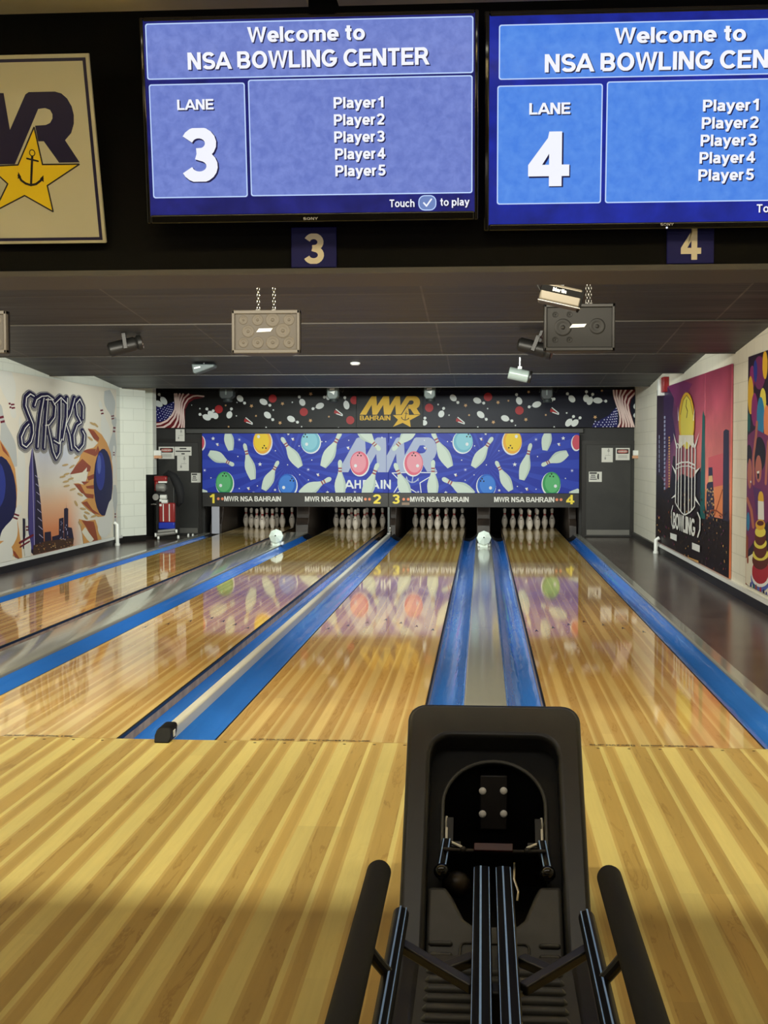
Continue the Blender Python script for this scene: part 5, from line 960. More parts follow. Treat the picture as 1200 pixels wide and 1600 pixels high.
RIGHT_ART='''p dusk 20.55,2.418;19.29,2.397;18.72,2.219;18.86,2.001;18.53,1.705;19.23,1.531;19.54,1.252;20.66,1.14
p plum 19.29,2.397;18.07,2.439;17.11,2.338;17.5,2.254;18.33,2.008;18.72,2.219
p rose 15.86,1.41;14.54,1.485;14.54,0.88;15.82,0.788
p amber 16.17,1.023;14.8,1.116;14.84,0.779;16.15,0.677
p black 20.67,1.189;20.46,1.241;20.1,1.21;19.87,1.082;19.66,1.04;19.43,0.929;19.03,1.009;18.74,1.418;18.56,1.419;18.47,1.045;17.98,1.185;17.03,1.14;16.42,1.29;16.26,1.021;15.92,0.727;15.28,0.73;14.49,0.744;14.31,0.75;14.47,0.096;20.59,0.092
p dkpurp 20.55,2.418;19.79,2.391;19.77,2.026;19.61,1.088;20.61,1.141
p teal 16.26,1.977;16.14,1.906;16.07,1.294;16.05,0.672;16.41,0.664;16.38,1.212;16.31,1.911
p dkblue 14.89,1.706;14.75,1.726;14.56,1.709;14.49,0.726;14.88,0.724
p dkblue 15.83,1.293;15.57,1.3;15.51,1.116;15.41,0.862;15.42,0.714;15.96,0.686;15.95,1.087;15.82,1.128
p sand 15.81,1.194;15.57,1.204;15.53,1.134;15.84,1.118
p sand 15.89,0.888;15.85,0.89;15.85,0.871;15.89,0.869
p ochre 15.61,0.891;15.56,0.893;15.56,0.874;15.61,0.873
p sand 15.92,0.739;15.87,0.741;15.87,0.722;15.92,0.72
p dkblue 15.78,0.982;15.74,0.983;15.73,0.965;15.78,0.963
p ochre 15.7,0.796;15.65,0.798;15.65,0.78;15.7,0.778
p sand 15.85,1.026;15.8,1.028;15.8,1.009;15.85,1.008
p sand 15.86,0.786;15.81,0.788;15.81,0.769;15.86,0.767
p dkblue 15.54,1.076;15.49,1.077;15.49,1.059;15.53,1.057
p ochre 15.66,0.934;15.61,0.935;15.61,0.916;15.65,0.915
p dkblue 15.82,0.85;15.78,0.851;15.78,0.833;15.82,0.831
p sand 15.73,0.905;15.69,0.907;15.69,0.888;15.73,0.886
p sand 15.5,0.807;15.46,0.809;15.46,0.791;15.5,0.789
p sand 15.9,1.044;15.86,1.046;15.85,1.027;15.9,1.025
p dkblue 15.52,1.049;15.48,1.05;15.47,1.032;15.52,1.03
p sand 15.7,1.018;15.66,1.02;15.66,1.001;15.7,1
p dkblue 15.77,0.842;15.72,0.843;15.72,0.825;15.76,0.823
p ochre 15.8,0.977;15.76,0.978;15.75,0.96;15.8,0.958
p sand 15.74,1.028;15.69,1.029;15.69,1.01;15.74,1.009
p sand 15.58,0.943;15.54,0.945;15.54,0.926;15.58,0.925
p ochre 15.67,1.06;15.62,1.061;15.62,1.042;15.67,1.041
p ochre 15.63,0.799;15.59,0.801;15.59,0.782;15.63,0.781
p ochre 15.63,1.061;15.59,1.062;15.59,1.043;15.63,1.042
p dkblue 15.92,0.842;15.88,0.844;15.88,0.825;15.92,0.823
p ochre 15.78,0.733;15.73,0.735;15.73,0.716;15.78,0.714
p dkblue 15.72,0.987;15.67,0.988;15.67,0.969;15.72,0.968
p ochre 15.81,0.86;15.77,0.862;15.76,0.843;15.81,0.841
p sand 15.85,1.024;15.8,1.025;15.8,1.006;15.84,1.005
p dkblue 15.47,0.949;15.43,0.951;15.43,0.932;15.47,0.931
p ochre 15.55,0.986;15.5,0.987;15.5,0.969;15.54,0.968
p dkblue 15.58,0.746;15.54,0.748;15.54,0.73;15.58,0.727
p ochre 15.6,0.764;15.55,0.766;15.55,0.747;15.6,0.745
p dkblue 15.6,0.818;15.56,0.82;15.55,0.801;15.6,0.799
p dkblue 15.67,0.787;15.62,0.789;15.62,0.771;15.67,0.769
p ochre 15.96,1.015;15.92,1.017;15.92,0.998;15.96,0.996
p sand 15.94,1.035;15.9,1.036;15.9,1.017;15.94,1.016
p sand 15.61,0.944;15.57,0.945;15.57,0.927;15.61,0.925
p sand 15.77,0.768;15.72,0.77;15.72,0.751;15.77,0.749
p dkblue 15.51,0.843;15.47,0.845;15.47,0.826;15.51,0.824
p sand 15.46,0.878;15.41,0.88;15.41,0.861;15.46,0.86
p dkblue 15.93,0.791;15.89,0.793;15.88,0.774;15.93,0.772
p dkblue 15.68,0.99;15.64,0.991;15.64,0.973;15.68,0.971
p sand 15.55,0.749;15.51,0.751;15.51,0.733;15.55,0.731
p sand 15.66,0.767;15.61,0.769;15.61,0.751;15.65,0.749
p sand 15.53,0.994;15.49,0.995;15.48,0.977;15.53,0.975
p dkblue 15.62,0.916;15.57,0.917;15.57,0.899;15.62,0.897
p ochre 15.56,0.939;15.52,0.941;15.52,0.922;15.56,0.921
p dkblue 15.63,0.744;15.59,0.746;15.59,0.727;15.63,0.725
p dkblue 15.74,1.043;15.7,1.045;15.7,1.026;15.74,1.025
p dkblue 15.82,0.738;15.78,0.74;15.78,0.721;15.82,0.719
p dkblue 15.45,0.936;15.41,0.937;15.41,0.919;15.45,0.917
p dkblue 15.55,0.841;15.51,0.843;15.51,0.824;15.55,0.822
p ochre 15.6,1.022;15.56,1.023;15.56,1.004;15.6,1.003
p sand 15.49,1.027;15.45,1.029;15.45,1.01;15.49,1.009
p dkblue 15.69,0.903;15.65,0.904;15.65,0.886;15.69,0.884
p dkblue 15.68,0.917;15.64,0.919;15.64,0.9;15.68,0.899
p sand 15.52,1.031;15.47,1.033;15.47,1.014;15.51,1.013
p sand 15.88,0.884;15.83,0.886;15.83,0.867;15.88,0.865
p ochre 15.51,0.89;15.47,0.892;15.47,0.874;15.51,0.872
p dkblue 15.59,0.775;15.55,0.777;15.55,0.758;15.59,0.756
p ochre 15.51,0.874;15.46,0.876;15.46,0.857;15.51,0.856
s rust 15.92,0.689;15.6,0.798;15.28,0.812;14.88,0.777 0.06
s rust 15.38,0.753;14.9,1.06 0.03
p steel 19.7,2;19.54,1.996;19.56,1.955;19.71,1.959
p steel 19.69,1.94;19.54,1.936;19.55,1.894;19.71,1.898
p steel 19.69,1.879;19.54,1.875;19.55,1.834;19.7,1.837
p steel 19.68,1.818;19.53,1.815;19.55,1.773;19.7,1.776
p steel 19.68,1.757;19.53,1.755;19.54,1.713;19.69,1.715
p steel 19.68,1.696;19.52,1.694;19.54,1.652;19.69,1.654
p steel 19.67,1.635;19.52,1.634;19.53,1.592;19.68,1.593
p steel 19.67,1.574;19.51,1.573;19.53,1.532;19.68,1.532
p steel 19.66,1.513;19.51,1.513;19.52,1.471;19.68,1.471
p steel 19.66,1.452;19.51,1.452;19.52,1.411;19.67,1.41
p steel 19.65,1.391;19.5,1.392;19.52,1.35;19.67,1.349
p steel 19.65,1.33;19.5,1.332;19.51,1.29;19.66,1.288
p steel 19.64,1.27;19.49,1.271;19.51,1.229;19.66,1.227
p steel 19.64,1.209;19.49,1.211;19.5,1.169;19.66,1.166
p steel 19.64,1.148;19.48,1.151;19.5,1.109;19.65,1.106
p steel 19.63,1.087;19.48,1.09;19.49,1.048;19.65,1.045
p steel 19.63,1.026;19.48,1.03;19.49,0.988;19.64,0.984
p steel 19.62,0.966;19.47,0.97;19.48,0.927;19.64,0.923
p ochre 19.19,1.691;19.05,1.689;19.06,1.666;19.21,1.668
p ochre 19.19,1.652;19.04,1.65;19.06,1.628;19.2,1.629
p ochre 19.19,1.613;19.04,1.612;19.05,1.589;19.2,1.59
p ochre 19.18,1.574;19.04,1.573;19.05,1.551;19.2,1.551
p ochre 19.18,1.535;19.04,1.535;19.05,1.512;19.2,1.512
p ochre 19.18,1.496;19.03,1.496;19.05,1.474;19.19,1.474
p ochre 19.18,1.458;19.03,1.458;19.04,1.435;19.19,1.435
p ochre 19.17,1.419;19.03,1.419;19.04,1.397;19.19,1.396
p ochre 19.17,1.38;19.02,1.381;19.04,1.358;19.18,1.357
p ochre 19.17,1.341;19.02,1.342;19.04,1.319;19.18,1.318
p ochre 19.16,1.302;19.02,1.304;19.03,1.281;19.18,1.279
p ochre 19.16,1.264;19.02,1.265;19.03,1.242;19.18,1.241
p ochre 19.16,1.225;19.01,1.227;19.03,1.204;19.17,1.202
p ochre 19.16,1.186;19.01,1.188;19.02,1.165;19.17,1.163
p ochre 19.15,1.147;19.01,1.15;19.02,1.127;19.17,1.124
p ochre 19.15,1.108;19.01,1.111;19.02,1.088;19.16,1.085
p ochre 19.15,1.07;19,1.073;19.02,1.05;19.16,1.046
p ochre 19.14,1.031;19,1.034;19.02,1.011;19.16,1.008
p ochre 19.14,0.992;19,0.996;19.01,0.973;19.16,0.969
p steel 20.24,1.726;20.15,1.725;20.15,1.672;20.24,1.673
p steel 20.24,1.654;20.15,1.653;20.14,1.6;20.23,1.601
p steel 20.23,1.581;20.14,1.581;20.14,1.528;20.23,1.528
p steel 20.23,1.509;20.14,1.509;20.13,1.456;20.22,1.456
p steel 20.22,1.437;20.13,1.437;20.13,1.384;20.22,1.384
p steel 20.21,1.365;20.12,1.365;20.12,1.312;20.21,1.312
p steel 20.21,1.292;20.12,1.293;20.12,1.24;20.21,1.239
p steel 20.2,1.22;20.11,1.221;20.11,1.169;20.2,1.167
p rust 15.07,0.775;15.03,0.777;15.03,0.758;15.07,0.759
p rust 19.14,0.629;19.07,0.632;19.07,0.595;19.14,0.608
p plum 17.49,0.372;17.43,0.376;17.43,0.352;17.49,0.354
p umber 15.29,0.302;15.27,0.304;15.24,0.273;15.29,0.286
p plum 19.85,0.116;19.76,0.123;19.78,0.106;19.85,0.095
p plum 14.94,0.245;14.89,0.249;14.9,0.223;14.94,0.229
p ochre 14.73,0.282;14.68,0.287;14.69,0.259;14.73,0.267
p plum 19.38,0.401;19.29,0.406;19.31,0.366;19.38,0.38
p rust 18.53,0.208;18.49,0.211;18.47,0.197;18.53,0.188
p umber 18.46,0.167;18.41,0.171;18.4,0.143;18.46,0.147
p dkblue 18.03,0.59;17.99,0.591;17.97,0.563;18.03,0.57
p ochre 15.74,0.593;15.7,0.596;15.7,0.582;15.74,0.576
p umber 18.41,0.383;18.35,0.386;18.34,0.359;18.41,0.363
p plum 18.58,0.498;18.52,0.501;18.51,0.468;18.57,0.478
p plum 15.68,0.77;15.63,0.772;15.64,0.74;15.68,0.753
p umber 14.82,0.752;14.79,0.754;14.79,0.741;14.82,0.736
p plum 17.07,0.686;17.03,0.688;17.01,0.658;17.07,0.667
p plum 15.73,0.453;15.69,0.456;15.69,0.44;15.73,0.436
p umber 15.05,0.458;15.02,0.46;15,0.438;15.04,0.442
p plum 14.91,0.47;14.87,0.473;14.87,0.45;14.91,0.454
p rust 16.22,0.611;16.16,0.615;16.18,0.586;16.22,0.594
p umber 19.63,0.769;19.56,0.772;19.56,0.737;19.63,0.748
p dkblue 17.88,0.742;17.85,0.743;17.82,0.728;17.88,0.722
p plum 17.16,0.755;17.09,0.758;17.11,0.736;17.16,0.737
p umber 18.04,0.618;17.97,0.621;17.98,0.606;18.04,0.598
p ochre 17,0.119;16.96,0.122;16.95,0.108;17,0.1
p plum 19.55,0.264;19.51,0.266;19.48,0.235;19.55,0.243
p dkblue 16.64,0.413;16.57,0.417;16.59,0.387;16.64,0.395
p dkblue 16.54,0.882;16.47,0.884;16.48,0.859;16.53,0.864
p rust 19.16,0.784;19.11,0.786;19.1,0.764;19.16,0.763
p dkblue 15.27,0.645;15.21,0.648;15.23,0.628;15.27,0.628
p plum 16.72,0.489;16.67,0.492;16.67,0.467;16.72,0.471
p plum 15.89,0.225;15.85,0.229;15.85,0.204;15.89,0.208
p dkblue 15.6,0.441;15.57,0.443;15.55,0.419;15.6,0.424
p ochre 18.92,0.273;18.89,0.275;18.86,0.25;18.92,0.252
p umber 16.23,0.623;16.2,0.625;16.18,0.599;16.23,0.606
p umber 19.27,0.535;19.2,0.538;19.21,0.523;19.27,0.514
p umber 17.88,0.77;17.82,0.772;17.82,0.759;17.88,0.751
p rust 18,0.684;17.93,0.687;17.94,0.67;18,0.665
p umber 15.19,0.504;15.14,0.508;15.15,0.48;15.19,0.488
p umber 17.95,0.269;17.87,0.274;17.89,0.249;17.95,0.249
p umber 15.67,0.599;15.62,0.602;15.63,0.581;15.67,0.582
p dkblue 15.24,0.408;15.2,0.411;15.2,0.385;15.24,0.392
p plum 16.82,0.63;16.77,0.632;16.77,0.62;16.82,0.612
p dkblue 17.26,0.382;17.22,0.385;17.2,0.351;17.26,0.364
p rust 15.86,0.701;15.82,0.703;15.82,0.684;15.86,0.684
p ochre 17.57,0.133;17.53,0.136;17.52,0.115;17.57,0.114
p ochre 15.21,0.565;15.18,0.567;15.17,0.553;15.21,0.549
p umber 17.61,0.834;17.58,0.835;17.55,0.808;17.61,0.815
p umber 17.38,0.826;17.33,0.827;17.32,0.807;17.37,0.807
p ochre 20.18,0.307;20.12,0.311;20.11,0.285;20.18,0.285
p ochre 20.22,0.095;20.16,0.099;20.14,0.075;20.22,0.074
p umber 19.01,0.656;18.95,0.658;18.94,0.642;19.01,0.635
p rust 20.03,0.298;19.92,0.305;19.95,0.261;20.03,0.277
p dkblue 15.49,0.172;15.46,0.175;15.45,0.159;15.49,0.155
p rust 15.39,0.475;15.36,0.477;15.35,0.465;15.39,0.458
p umber 17.43,0.908;17.4,0.909;17.37,0.897;17.42,0.89
p umber 19.76,0.775;19.69,0.778;19.69,0.758;19.76,0.754
p dkblue 16.98,0.706;16.93,0.708;16.93,0.685;16.98,0.688
p dkblue 17.91,0.398;17.86,0.401;17.85,0.374;17.91,0.379
p umber 18.27,0.226;18.21,0.23;18.21,0.202;18.27,0.206
p dkblue 16.8,0.314;16.77,0.317;16.75,0.288;16.8,0.296
p umber 15.76,0.281;15.73,0.284;15.72,0.269;15.76,0.264
p dkblue 15.46,0.646;15.41,0.649;15.42,0.627;15.46,0.63
p plum 18.47,0.81;18.4,0.813;18.41,0.775;18.47,0.79
p umber 15.94,0.176;15.91,0.178;15.89,0.152;15.94,0.159
p plum 20.28,0.512;20.19,0.517;20.2,0.499;20.28,0.491
p plum 18.65,0.224;18.62,0.227;18.59,0.199;18.65,0.204
p plum 20.07,0.517;19.99,0.521;20,0.478;20.07,0.496
p umber 20.47,0.736;20.41,0.738;20.39,0.715;20.47,0.714
p ochre 17.29,0.267;17.25,0.27;17.24,0.257;17.29,0.248
p umber 19.26,0.384;19.17,0.389;19.2,0.371;19.26,0.363
p umber 18.35,0.779;18.29,0.782;18.29,0.755;18.35,0.76
p umber 14.99,0.766;14.94,0.768;14.95,0.747;14.99,0.75
p umber 16.38,0.98;16.33,0.982;16.33,0.95;16.38,0.963
p rust 19.63,0.123;19.59,0.126;19.56,0.101;19.63,0.102
p umber 18.75,0.235;18.71,0.238;18.69,0.213;18.75,0.215
p dkblue 16.1,0.397;16.05,0.401;16.05,0.379;16.1,0.38
p umber 19.56,0.216;19.5,0.22;19.5,0.196;19.56,0.195
p rust 19.57,0.919;19.49,0.921;19.5,0.904;19.57,0.898
p umber 17.95,0.549;17.87,0.553;17.89,0.522;17.95,0.53
p umber 17.82,0.291;17.75,0.295;17.76,0.276;17.82,0.272
p rust 17.89,0.105;17.85,0.108;17.84,0.086;17.89,0.086
p plum 18.59,0.674;18.5,0.678;18.52,0.644;18.59,0.654
p umber 15.09,0.156;15.05,0.159;15.05,0.133;15.09,0.139
p ochre 15.23,0.716;15.17,0.719;15.19,0.686;15.23,0.699
p dkblue 17.1,0.313;17.05,0.317;17.04,0.29;17.1,0.295
p umber 20.15,0.103;20.1,0.107;20.08,0.091;20.15,0.082
p umber 15.85,0.767;15.83,0.768;15.81,0.747;15.85,0.75
p dkblue 18.99,0.764;18.93,0.766;18.92,0.743;18.98,0.744
p rust 15.73,0.362;15.7,0.364;15.69,0.344;15.73,0.345
p ochre 14.98,0.652;14.95,0.654;14.94,0.628;14.97,0.636
p plum 15.92,0.152;15.88,0.155;15.88,0.141;15.92,0.135
p umber 18.17,0.563;18.09,0.567;18.11,0.547;18.17,0.543
p umber 14.78,0.799;14.74,0.801;14.74,0.772;14.78,0.783
p ochre 15.45,0.774;15.38,0.777;15.4,0.754;15.44,0.758
p ochre 20.34,0.375;20.26,0.379;20.26,0.36;20.34,0.353
p dkblue 20.07,0.738;20.01,0.741;20,0.699;20.07,0.717
p dkblue 17.84,0.492;17.8,0.494;17.79,0.482;17.84,0.473
p umber 17.43,0.689;17.37,0.692;17.37,0.659;17.43,0.671
p plum 17.33,0.759;17.26,0.762;17.27,0.739;17.33,0.741
p dkblue 18.54,0.917;18.51,0.918;18.48,0.879;18.54,0.897
p umber 19.16,0.286;19.11,0.289;19.1,0.273;19.16,0.265
p umber 15.65,0.325;15.6,0.329;15.6,0.309;15.65,0.308
p umber 19.44,0.914;19.41,0.915;19.37,0.885;19.44,0.894
p dkblue 15,0.23;14.96,0.234;14.96,0.207;15,0.214
p umber 15.16,0.163;15.12,0.166;15.12,0.144;15.16,0.147
p plum 19.16,0.78;19.12,0.782;19.09,0.746;19.16,0.76
p dkblue 19.64,0.266;19.57,0.27;19.57,0.234;19.64,0.245
p ochre 17.27,0.147;17.21,0.151;17.22,0.135;17.27,0.128
p ochre 20.16,0.499;20.06,0.504;20.08,0.462;20.16,0.478
p umber 16.43,0.988;16.38,0.99;16.38,0.975;16.43,0.971
p rust 19.46,0.26;19.42,0.263;19.39,0.232;19.46,0.239
p plum 17.79,0.526;17.74,0.529;17.73,0.509;17.79,0.507
p dkblue 17.94,0.402;17.9,0.405;17.89,0.386;17.94,0.383
p rust 14.77,0.2;14.72,0.203;14.73,0.181;14.77,0.184
p dkblue 20.18,0.556;20.07,0.561;20.11,0.543;20.18,0.535
p umber 18.74,0.777;18.67,0.779;18.68,0.763;18.74,0.756
p umber 16.32,0.908;16.25,0.911;16.27,0.876;16.32,0.891
p dkblue 16,0.64;15.95,0.643;15.95,0.625;15.99,0.623
p dkblue 16.71,0.852;16.64,0.855;16.66,0.839;16.71,0.834
p plum 14.6,0.449;14.58,0.45;14.56,0.433;14.6,0.433
p rust 19.07,0.403;19.02,0.405;19,0.371;19.06,0.382
p dkblue 14.74,0.574;14.7,0.577;14.7,0.557;14.74,0.559
p umber 19.09,0.916;19.05,0.917;19.02,0.901;19.09,0.896
p umber 19.47,0.628;19.43,0.629;19.41,0.612;19.47,0.607
p dkblue 14.81,0.15;14.78,0.153;14.77,0.136;14.81,0.135
p plum 14.79,0.619;14.74,0.622;14.75,0.601;14.79,0.603
p dkblue 15.76,0.556;15.71,0.559;15.71,0.537;15.75,0.539
p umber 16.81,0.612;16.76,0.614;16.76,0.593;16.81,0.594
p plum 15.69,0.77;15.63,0.773;15.64,0.757;15.69,0.753
p ochre 14.71,0.295;14.68,0.298;14.67,0.27;14.71,0.28
p umber 19.43,0.415;19.37,0.418;19.36,0.381;19.43,0.394
p umber 19.59,0.913;19.5,0.915;19.52,0.873;19.59,0.892
p rust 16.02,0.555;16,0.557;15.98,0.534;16.02,0.538
p umber 17.39,0.859;17.35,0.861;17.33,0.837;17.39,0.841
p umber 16.66,0.443;16.62,0.445;16.61,0.419;16.66,0.425
p plum 14.64,0.209;14.59,0.213;14.6,0.196;14.63,0.193
p umber 14.69,0.818;14.65,0.82;14.65,0.805;14.69,0.803
p ochre 14.59,0.4;14.56,0.402;14.55,0.372;14.58,0.384
p umber 17.3,0.57;17.23,0.573;17.24,0.556;17.3,0.551
p umber 16.36,0.552;16.34,0.553;16.31,0.533;16.36,0.534
p rust 16.74,0.464;16.71,0.466;16.68,0.435;16.73,0.446
p rust 17.68,0.121;17.63,0.125;17.63,0.111;17.68,0.102
p plum 17.08,0.893;17.01,0.895;17.03,0.865;17.08,0.875
p umber 17.86,0.712;17.82,0.714;17.81,0.69;17.86,0.692
p umber 14.96,0.432;14.92,0.435;14.92,0.421;14.96,0.416
p umber 18.8,0.628;18.77,0.629;18.73,0.594;18.8,0.608
p ochre 18.87,0.571;18.84,0.573;18.81,0.546;18.87,0.551
p plum 14.91,0.571;14.88,0.573;14.87,0.547;14.91,0.555
p rust 15.48,0.85;15.43,0.852;15.44,0.838;15.48,0.833
p dkblue 15.11,0.709;15.08,0.71;15.06,0.694;15.11,0.693
p ochre 16.75,0.902;16.7,0.904;16.7,0.89;16.75,0.884
p umber 20.24,0.61;20.17,0.613;20.17,0.571;20.24,0.589
p ochre 17.2,0.87;17.15,0.872;17.15,0.849;17.2,0.851
p dkblue 16.31,0.429;16.27,0.431;16.26,0.405;16.31,0.411
p umber 15.71,0.244;15.66,0.248;15.66,0.22;15.7,0.228
p dkblue 20.39,0.499;20.3,0.503;20.31,0.485;20.39,0.477
p umber 16.15,0.446;16.11,0.448;16.1,0.43;16.15,0.429
p umber 16.19,0.165;16.14,0.169;16.14,0.156;16.19,0.147
p umber 14.86,0.582;14.8,0.585;14.81,0.57;14.85,0.566
p umber 15.35,0.299;15.31,0.302;15.31,0.283;15.35,0.282
p ochre 17.25,0.146;17.21,0.149;17.2,0.13;17.25,0.127
p rust 16.84,0.454;16.8,0.456;16.79,0.424;16.84,0.436
p umber 16.54,0.369;16.5,0.371;16.49,0.359;16.54,0.351
p ochre 17.43,0.712;17.37,0.715;17.37,0.681;17.43,0.694
p dkblue 19.07,0.851;19.03,0.852;19,0.814;19.07,0.83
p ochre 17.65,0.795;17.58,0.797;17.59,0.776;17.65,0.776
p plum 18.58,0.194;18.5,0.2;18.52,0.184;18.58,0.174
p ochre 17.61,0.64;17.57,0.642;17.56,0.622;17.61,0.621
p plum 20.01,0.099;19.96,0.102;19.93,0.083;20.01,0.077
p ochre 17.36,0.492;17.3,0.495;17.3,0.477;17.36,0.473
p ochre 15.42,0.714;15.4,0.715;15.38,0.688;15.42,0.697
p umber 17.65,0.508;17.61,0.51;17.59,0.491;17.65,0.489
p umber 17.8,0.907;17.72,0.91;17.74,0.884;17.8,0.888
p dkblue 16.6,0.772;16.54,0.774;16.55,0.757;16.6,0.754
p rust 15.36,0.152;15.32,0.155;15.31,0.131;15.36,0.136
p ochre 17.48,0.227;17.42,0.231;17.42,0.215;17.48,0.208
p dkblue 16.84,0.249;16.79,0.253;16.79,0.237;16.84,0.231
p umber 14.92,0.717;14.88,0.719;14.88,0.69;14.92,0.701
p umber 18.93,0.863;18.86,0.865;18.87,0.836;18.93,0.843
p rust 16.08,0.767;16.01,0.77;16.03,0.738;16.07,0.749
p umber 15.73,0.773;15.69,0.775;15.68,0.751;15.73,0.756
p rust 15.64,0.656;15.6,0.659;15.6,0.642;15.64,0.639
p dkblue 15.96,0.523;15.91,0.527;15.91,0.507;15.96,0.506
p dkblue 19.18,0.154;19.14,0.158;19.11,0.135;19.18,0.134
p umber 18.96,0.592;18.91,0.595;18.9,0.562;18.96,0.572
p ochre 16.42,0.389;16.38,0.392;16.38,0.377;16.42,0.372
p dkblue 19.66,0.466;19.57,0.471;19.59,0.442;19.66,0.445
p rust 17.66,0.922;17.59,0.924;17.6,0.906;17.66,0.903
p umber 18.53,0.772;18.47,0.774;18.46,0.75;18.53,0.752
p ochre 18.47,0.125;18.43,0.128;18.41,0.096;18.47,0.105
p ochre 14.79,0.452;14.74,0.456;14.75,0.428;14.79,0.436
p umber 15.76,0.221;15.7,0.226;15.72,0.21;15.76,0.204
p rust 19.77,0.087;19.66,0.094;19.7,0.068;19.77,0.065
p umber 16.13,0.782;16.1,0.784;16.09,0.752;16.13,0.765
p umber 17.37,0.612;17.31,0.615;17.32,0.591;17.37,0.593
p umber 15.46,0.81;15.43,0.812;15.42,0.781;15.46,0.794
p dkblue 19.29,0.906;19.22,0.908;19.23,0.888;19.29,0.885
p ochre 17.25,0.126;16.41,0.144;16.39,0.087;17.22,0.087
p gold 16.83,1.865;16.84,1.765;16.91,1.673;17.03,1.597;17.18,1.542;17.35,1.514;17.55,1.514;17.73,1.544;17.91,1.603;18.05,1.686;18.14,1.787;18.18,1.895;18.15,2.003;18.07,2.1;17.95,2.177;17.78,2.228;17.6,2.25;17.4,2.241;17.22,2.204;17.06,2.142;16.94,2.061;16.86,1.966
p lemon 16.93,1.847;16.94,1.754;16.99,1.668;17.09,1.597;17.2,1.546;17.35,1.519;17.5,1.52;17.65,1.548;17.79,1.602;17.9,1.678;17.97,1.77;18,1.87;17.98,1.969;17.92,2.058;17.82,2.13;17.69,2.179;17.55,2.2;17.39,2.194;17.25,2.161;17.12,2.104;17.02,2.029;16.95,1.941
p cream 18.13,1.701;16.89,1.686;16.87,1.525;17.46,1.61;18.15,1.507
s umber 17.49,2.15;17.54,2.068;17.4,2.002;17.48,1.921 0.05
s umber 18.01,1.977;17.77,2.16;17.5,2.212;17.2,2.138;16.96,1.948 0.03
p white 18.66,1.74;18.22,1.528;18.36,1.518
p white 16.45,1.719;16.74,1.525;16.85,1.533
p white 18.26,2.093;18.15,1.895;18.22,1.896
p white 16.81,2.044;16.88,1.866;16.94,1.867
p white 18.81,1.301;18.36,1.212;18.42,1.167
p white 16.36,1.287;16.78,1.182;16.71,1.246
p white 18.81,0.823;18.37,0.905;18.4,0.86
p white 16.32,0.817;16.71,0.928;16.73,0.877
s white 18.35,1.507;18.39,0.783 0.075
s white 18.12,1.56;18.14,0.728 0.075
s white 17.9,1.602;17.9,0.685 0.075
s white 17.57,1.652;17.55,0.658 0.075
s white 17.28,1.598;17.23,0.694 0.075
s white 17.01,1.556;16.99,0.736 0.075
s white 16.74,1.505;16.75,0.797 0.075
s white 18.35,1.507;18.36,1.572;18.24,1.589;18.12,1.56 0.05
s white 17.01,1.556;16.87,1.581;16.74,1.505 0.05
s white 18.34,1.299;17.88,1.336;17.27,1.345;16.73,1.31 0.06
s white 18.34,1.245;17.88,1.283;17.26,1.296;16.72,1.262 0.04
s white 18.39,0.783;18.26,0.745;18.14,0.728;18.02,0.701;17.9,0.685;17.73,0.66;17.55,0.652;17.39,0.67;17.23,0.694;17.1,0.71;16.99,0.736;16.86,0.762;16.75,0.797 0.06
s black 18.42,0.727;18.02,0.647;17.45,0.611;16.93,0.648;16.48,0.739 0.16
s white 18.63,0.73;18.77,0.634;18.74,0.479;18.58,0.41 0.05
s white 16.5,0.728;16.32,0.668;16.32,0.532;16.48,0.434 0.08
p white 18.86,0.337;18.23,0.347;18.24,0.261;18.83,0.259
p white 16.91,0.335;16.31,0.338;16.32,0.255;16.91,0.251'''
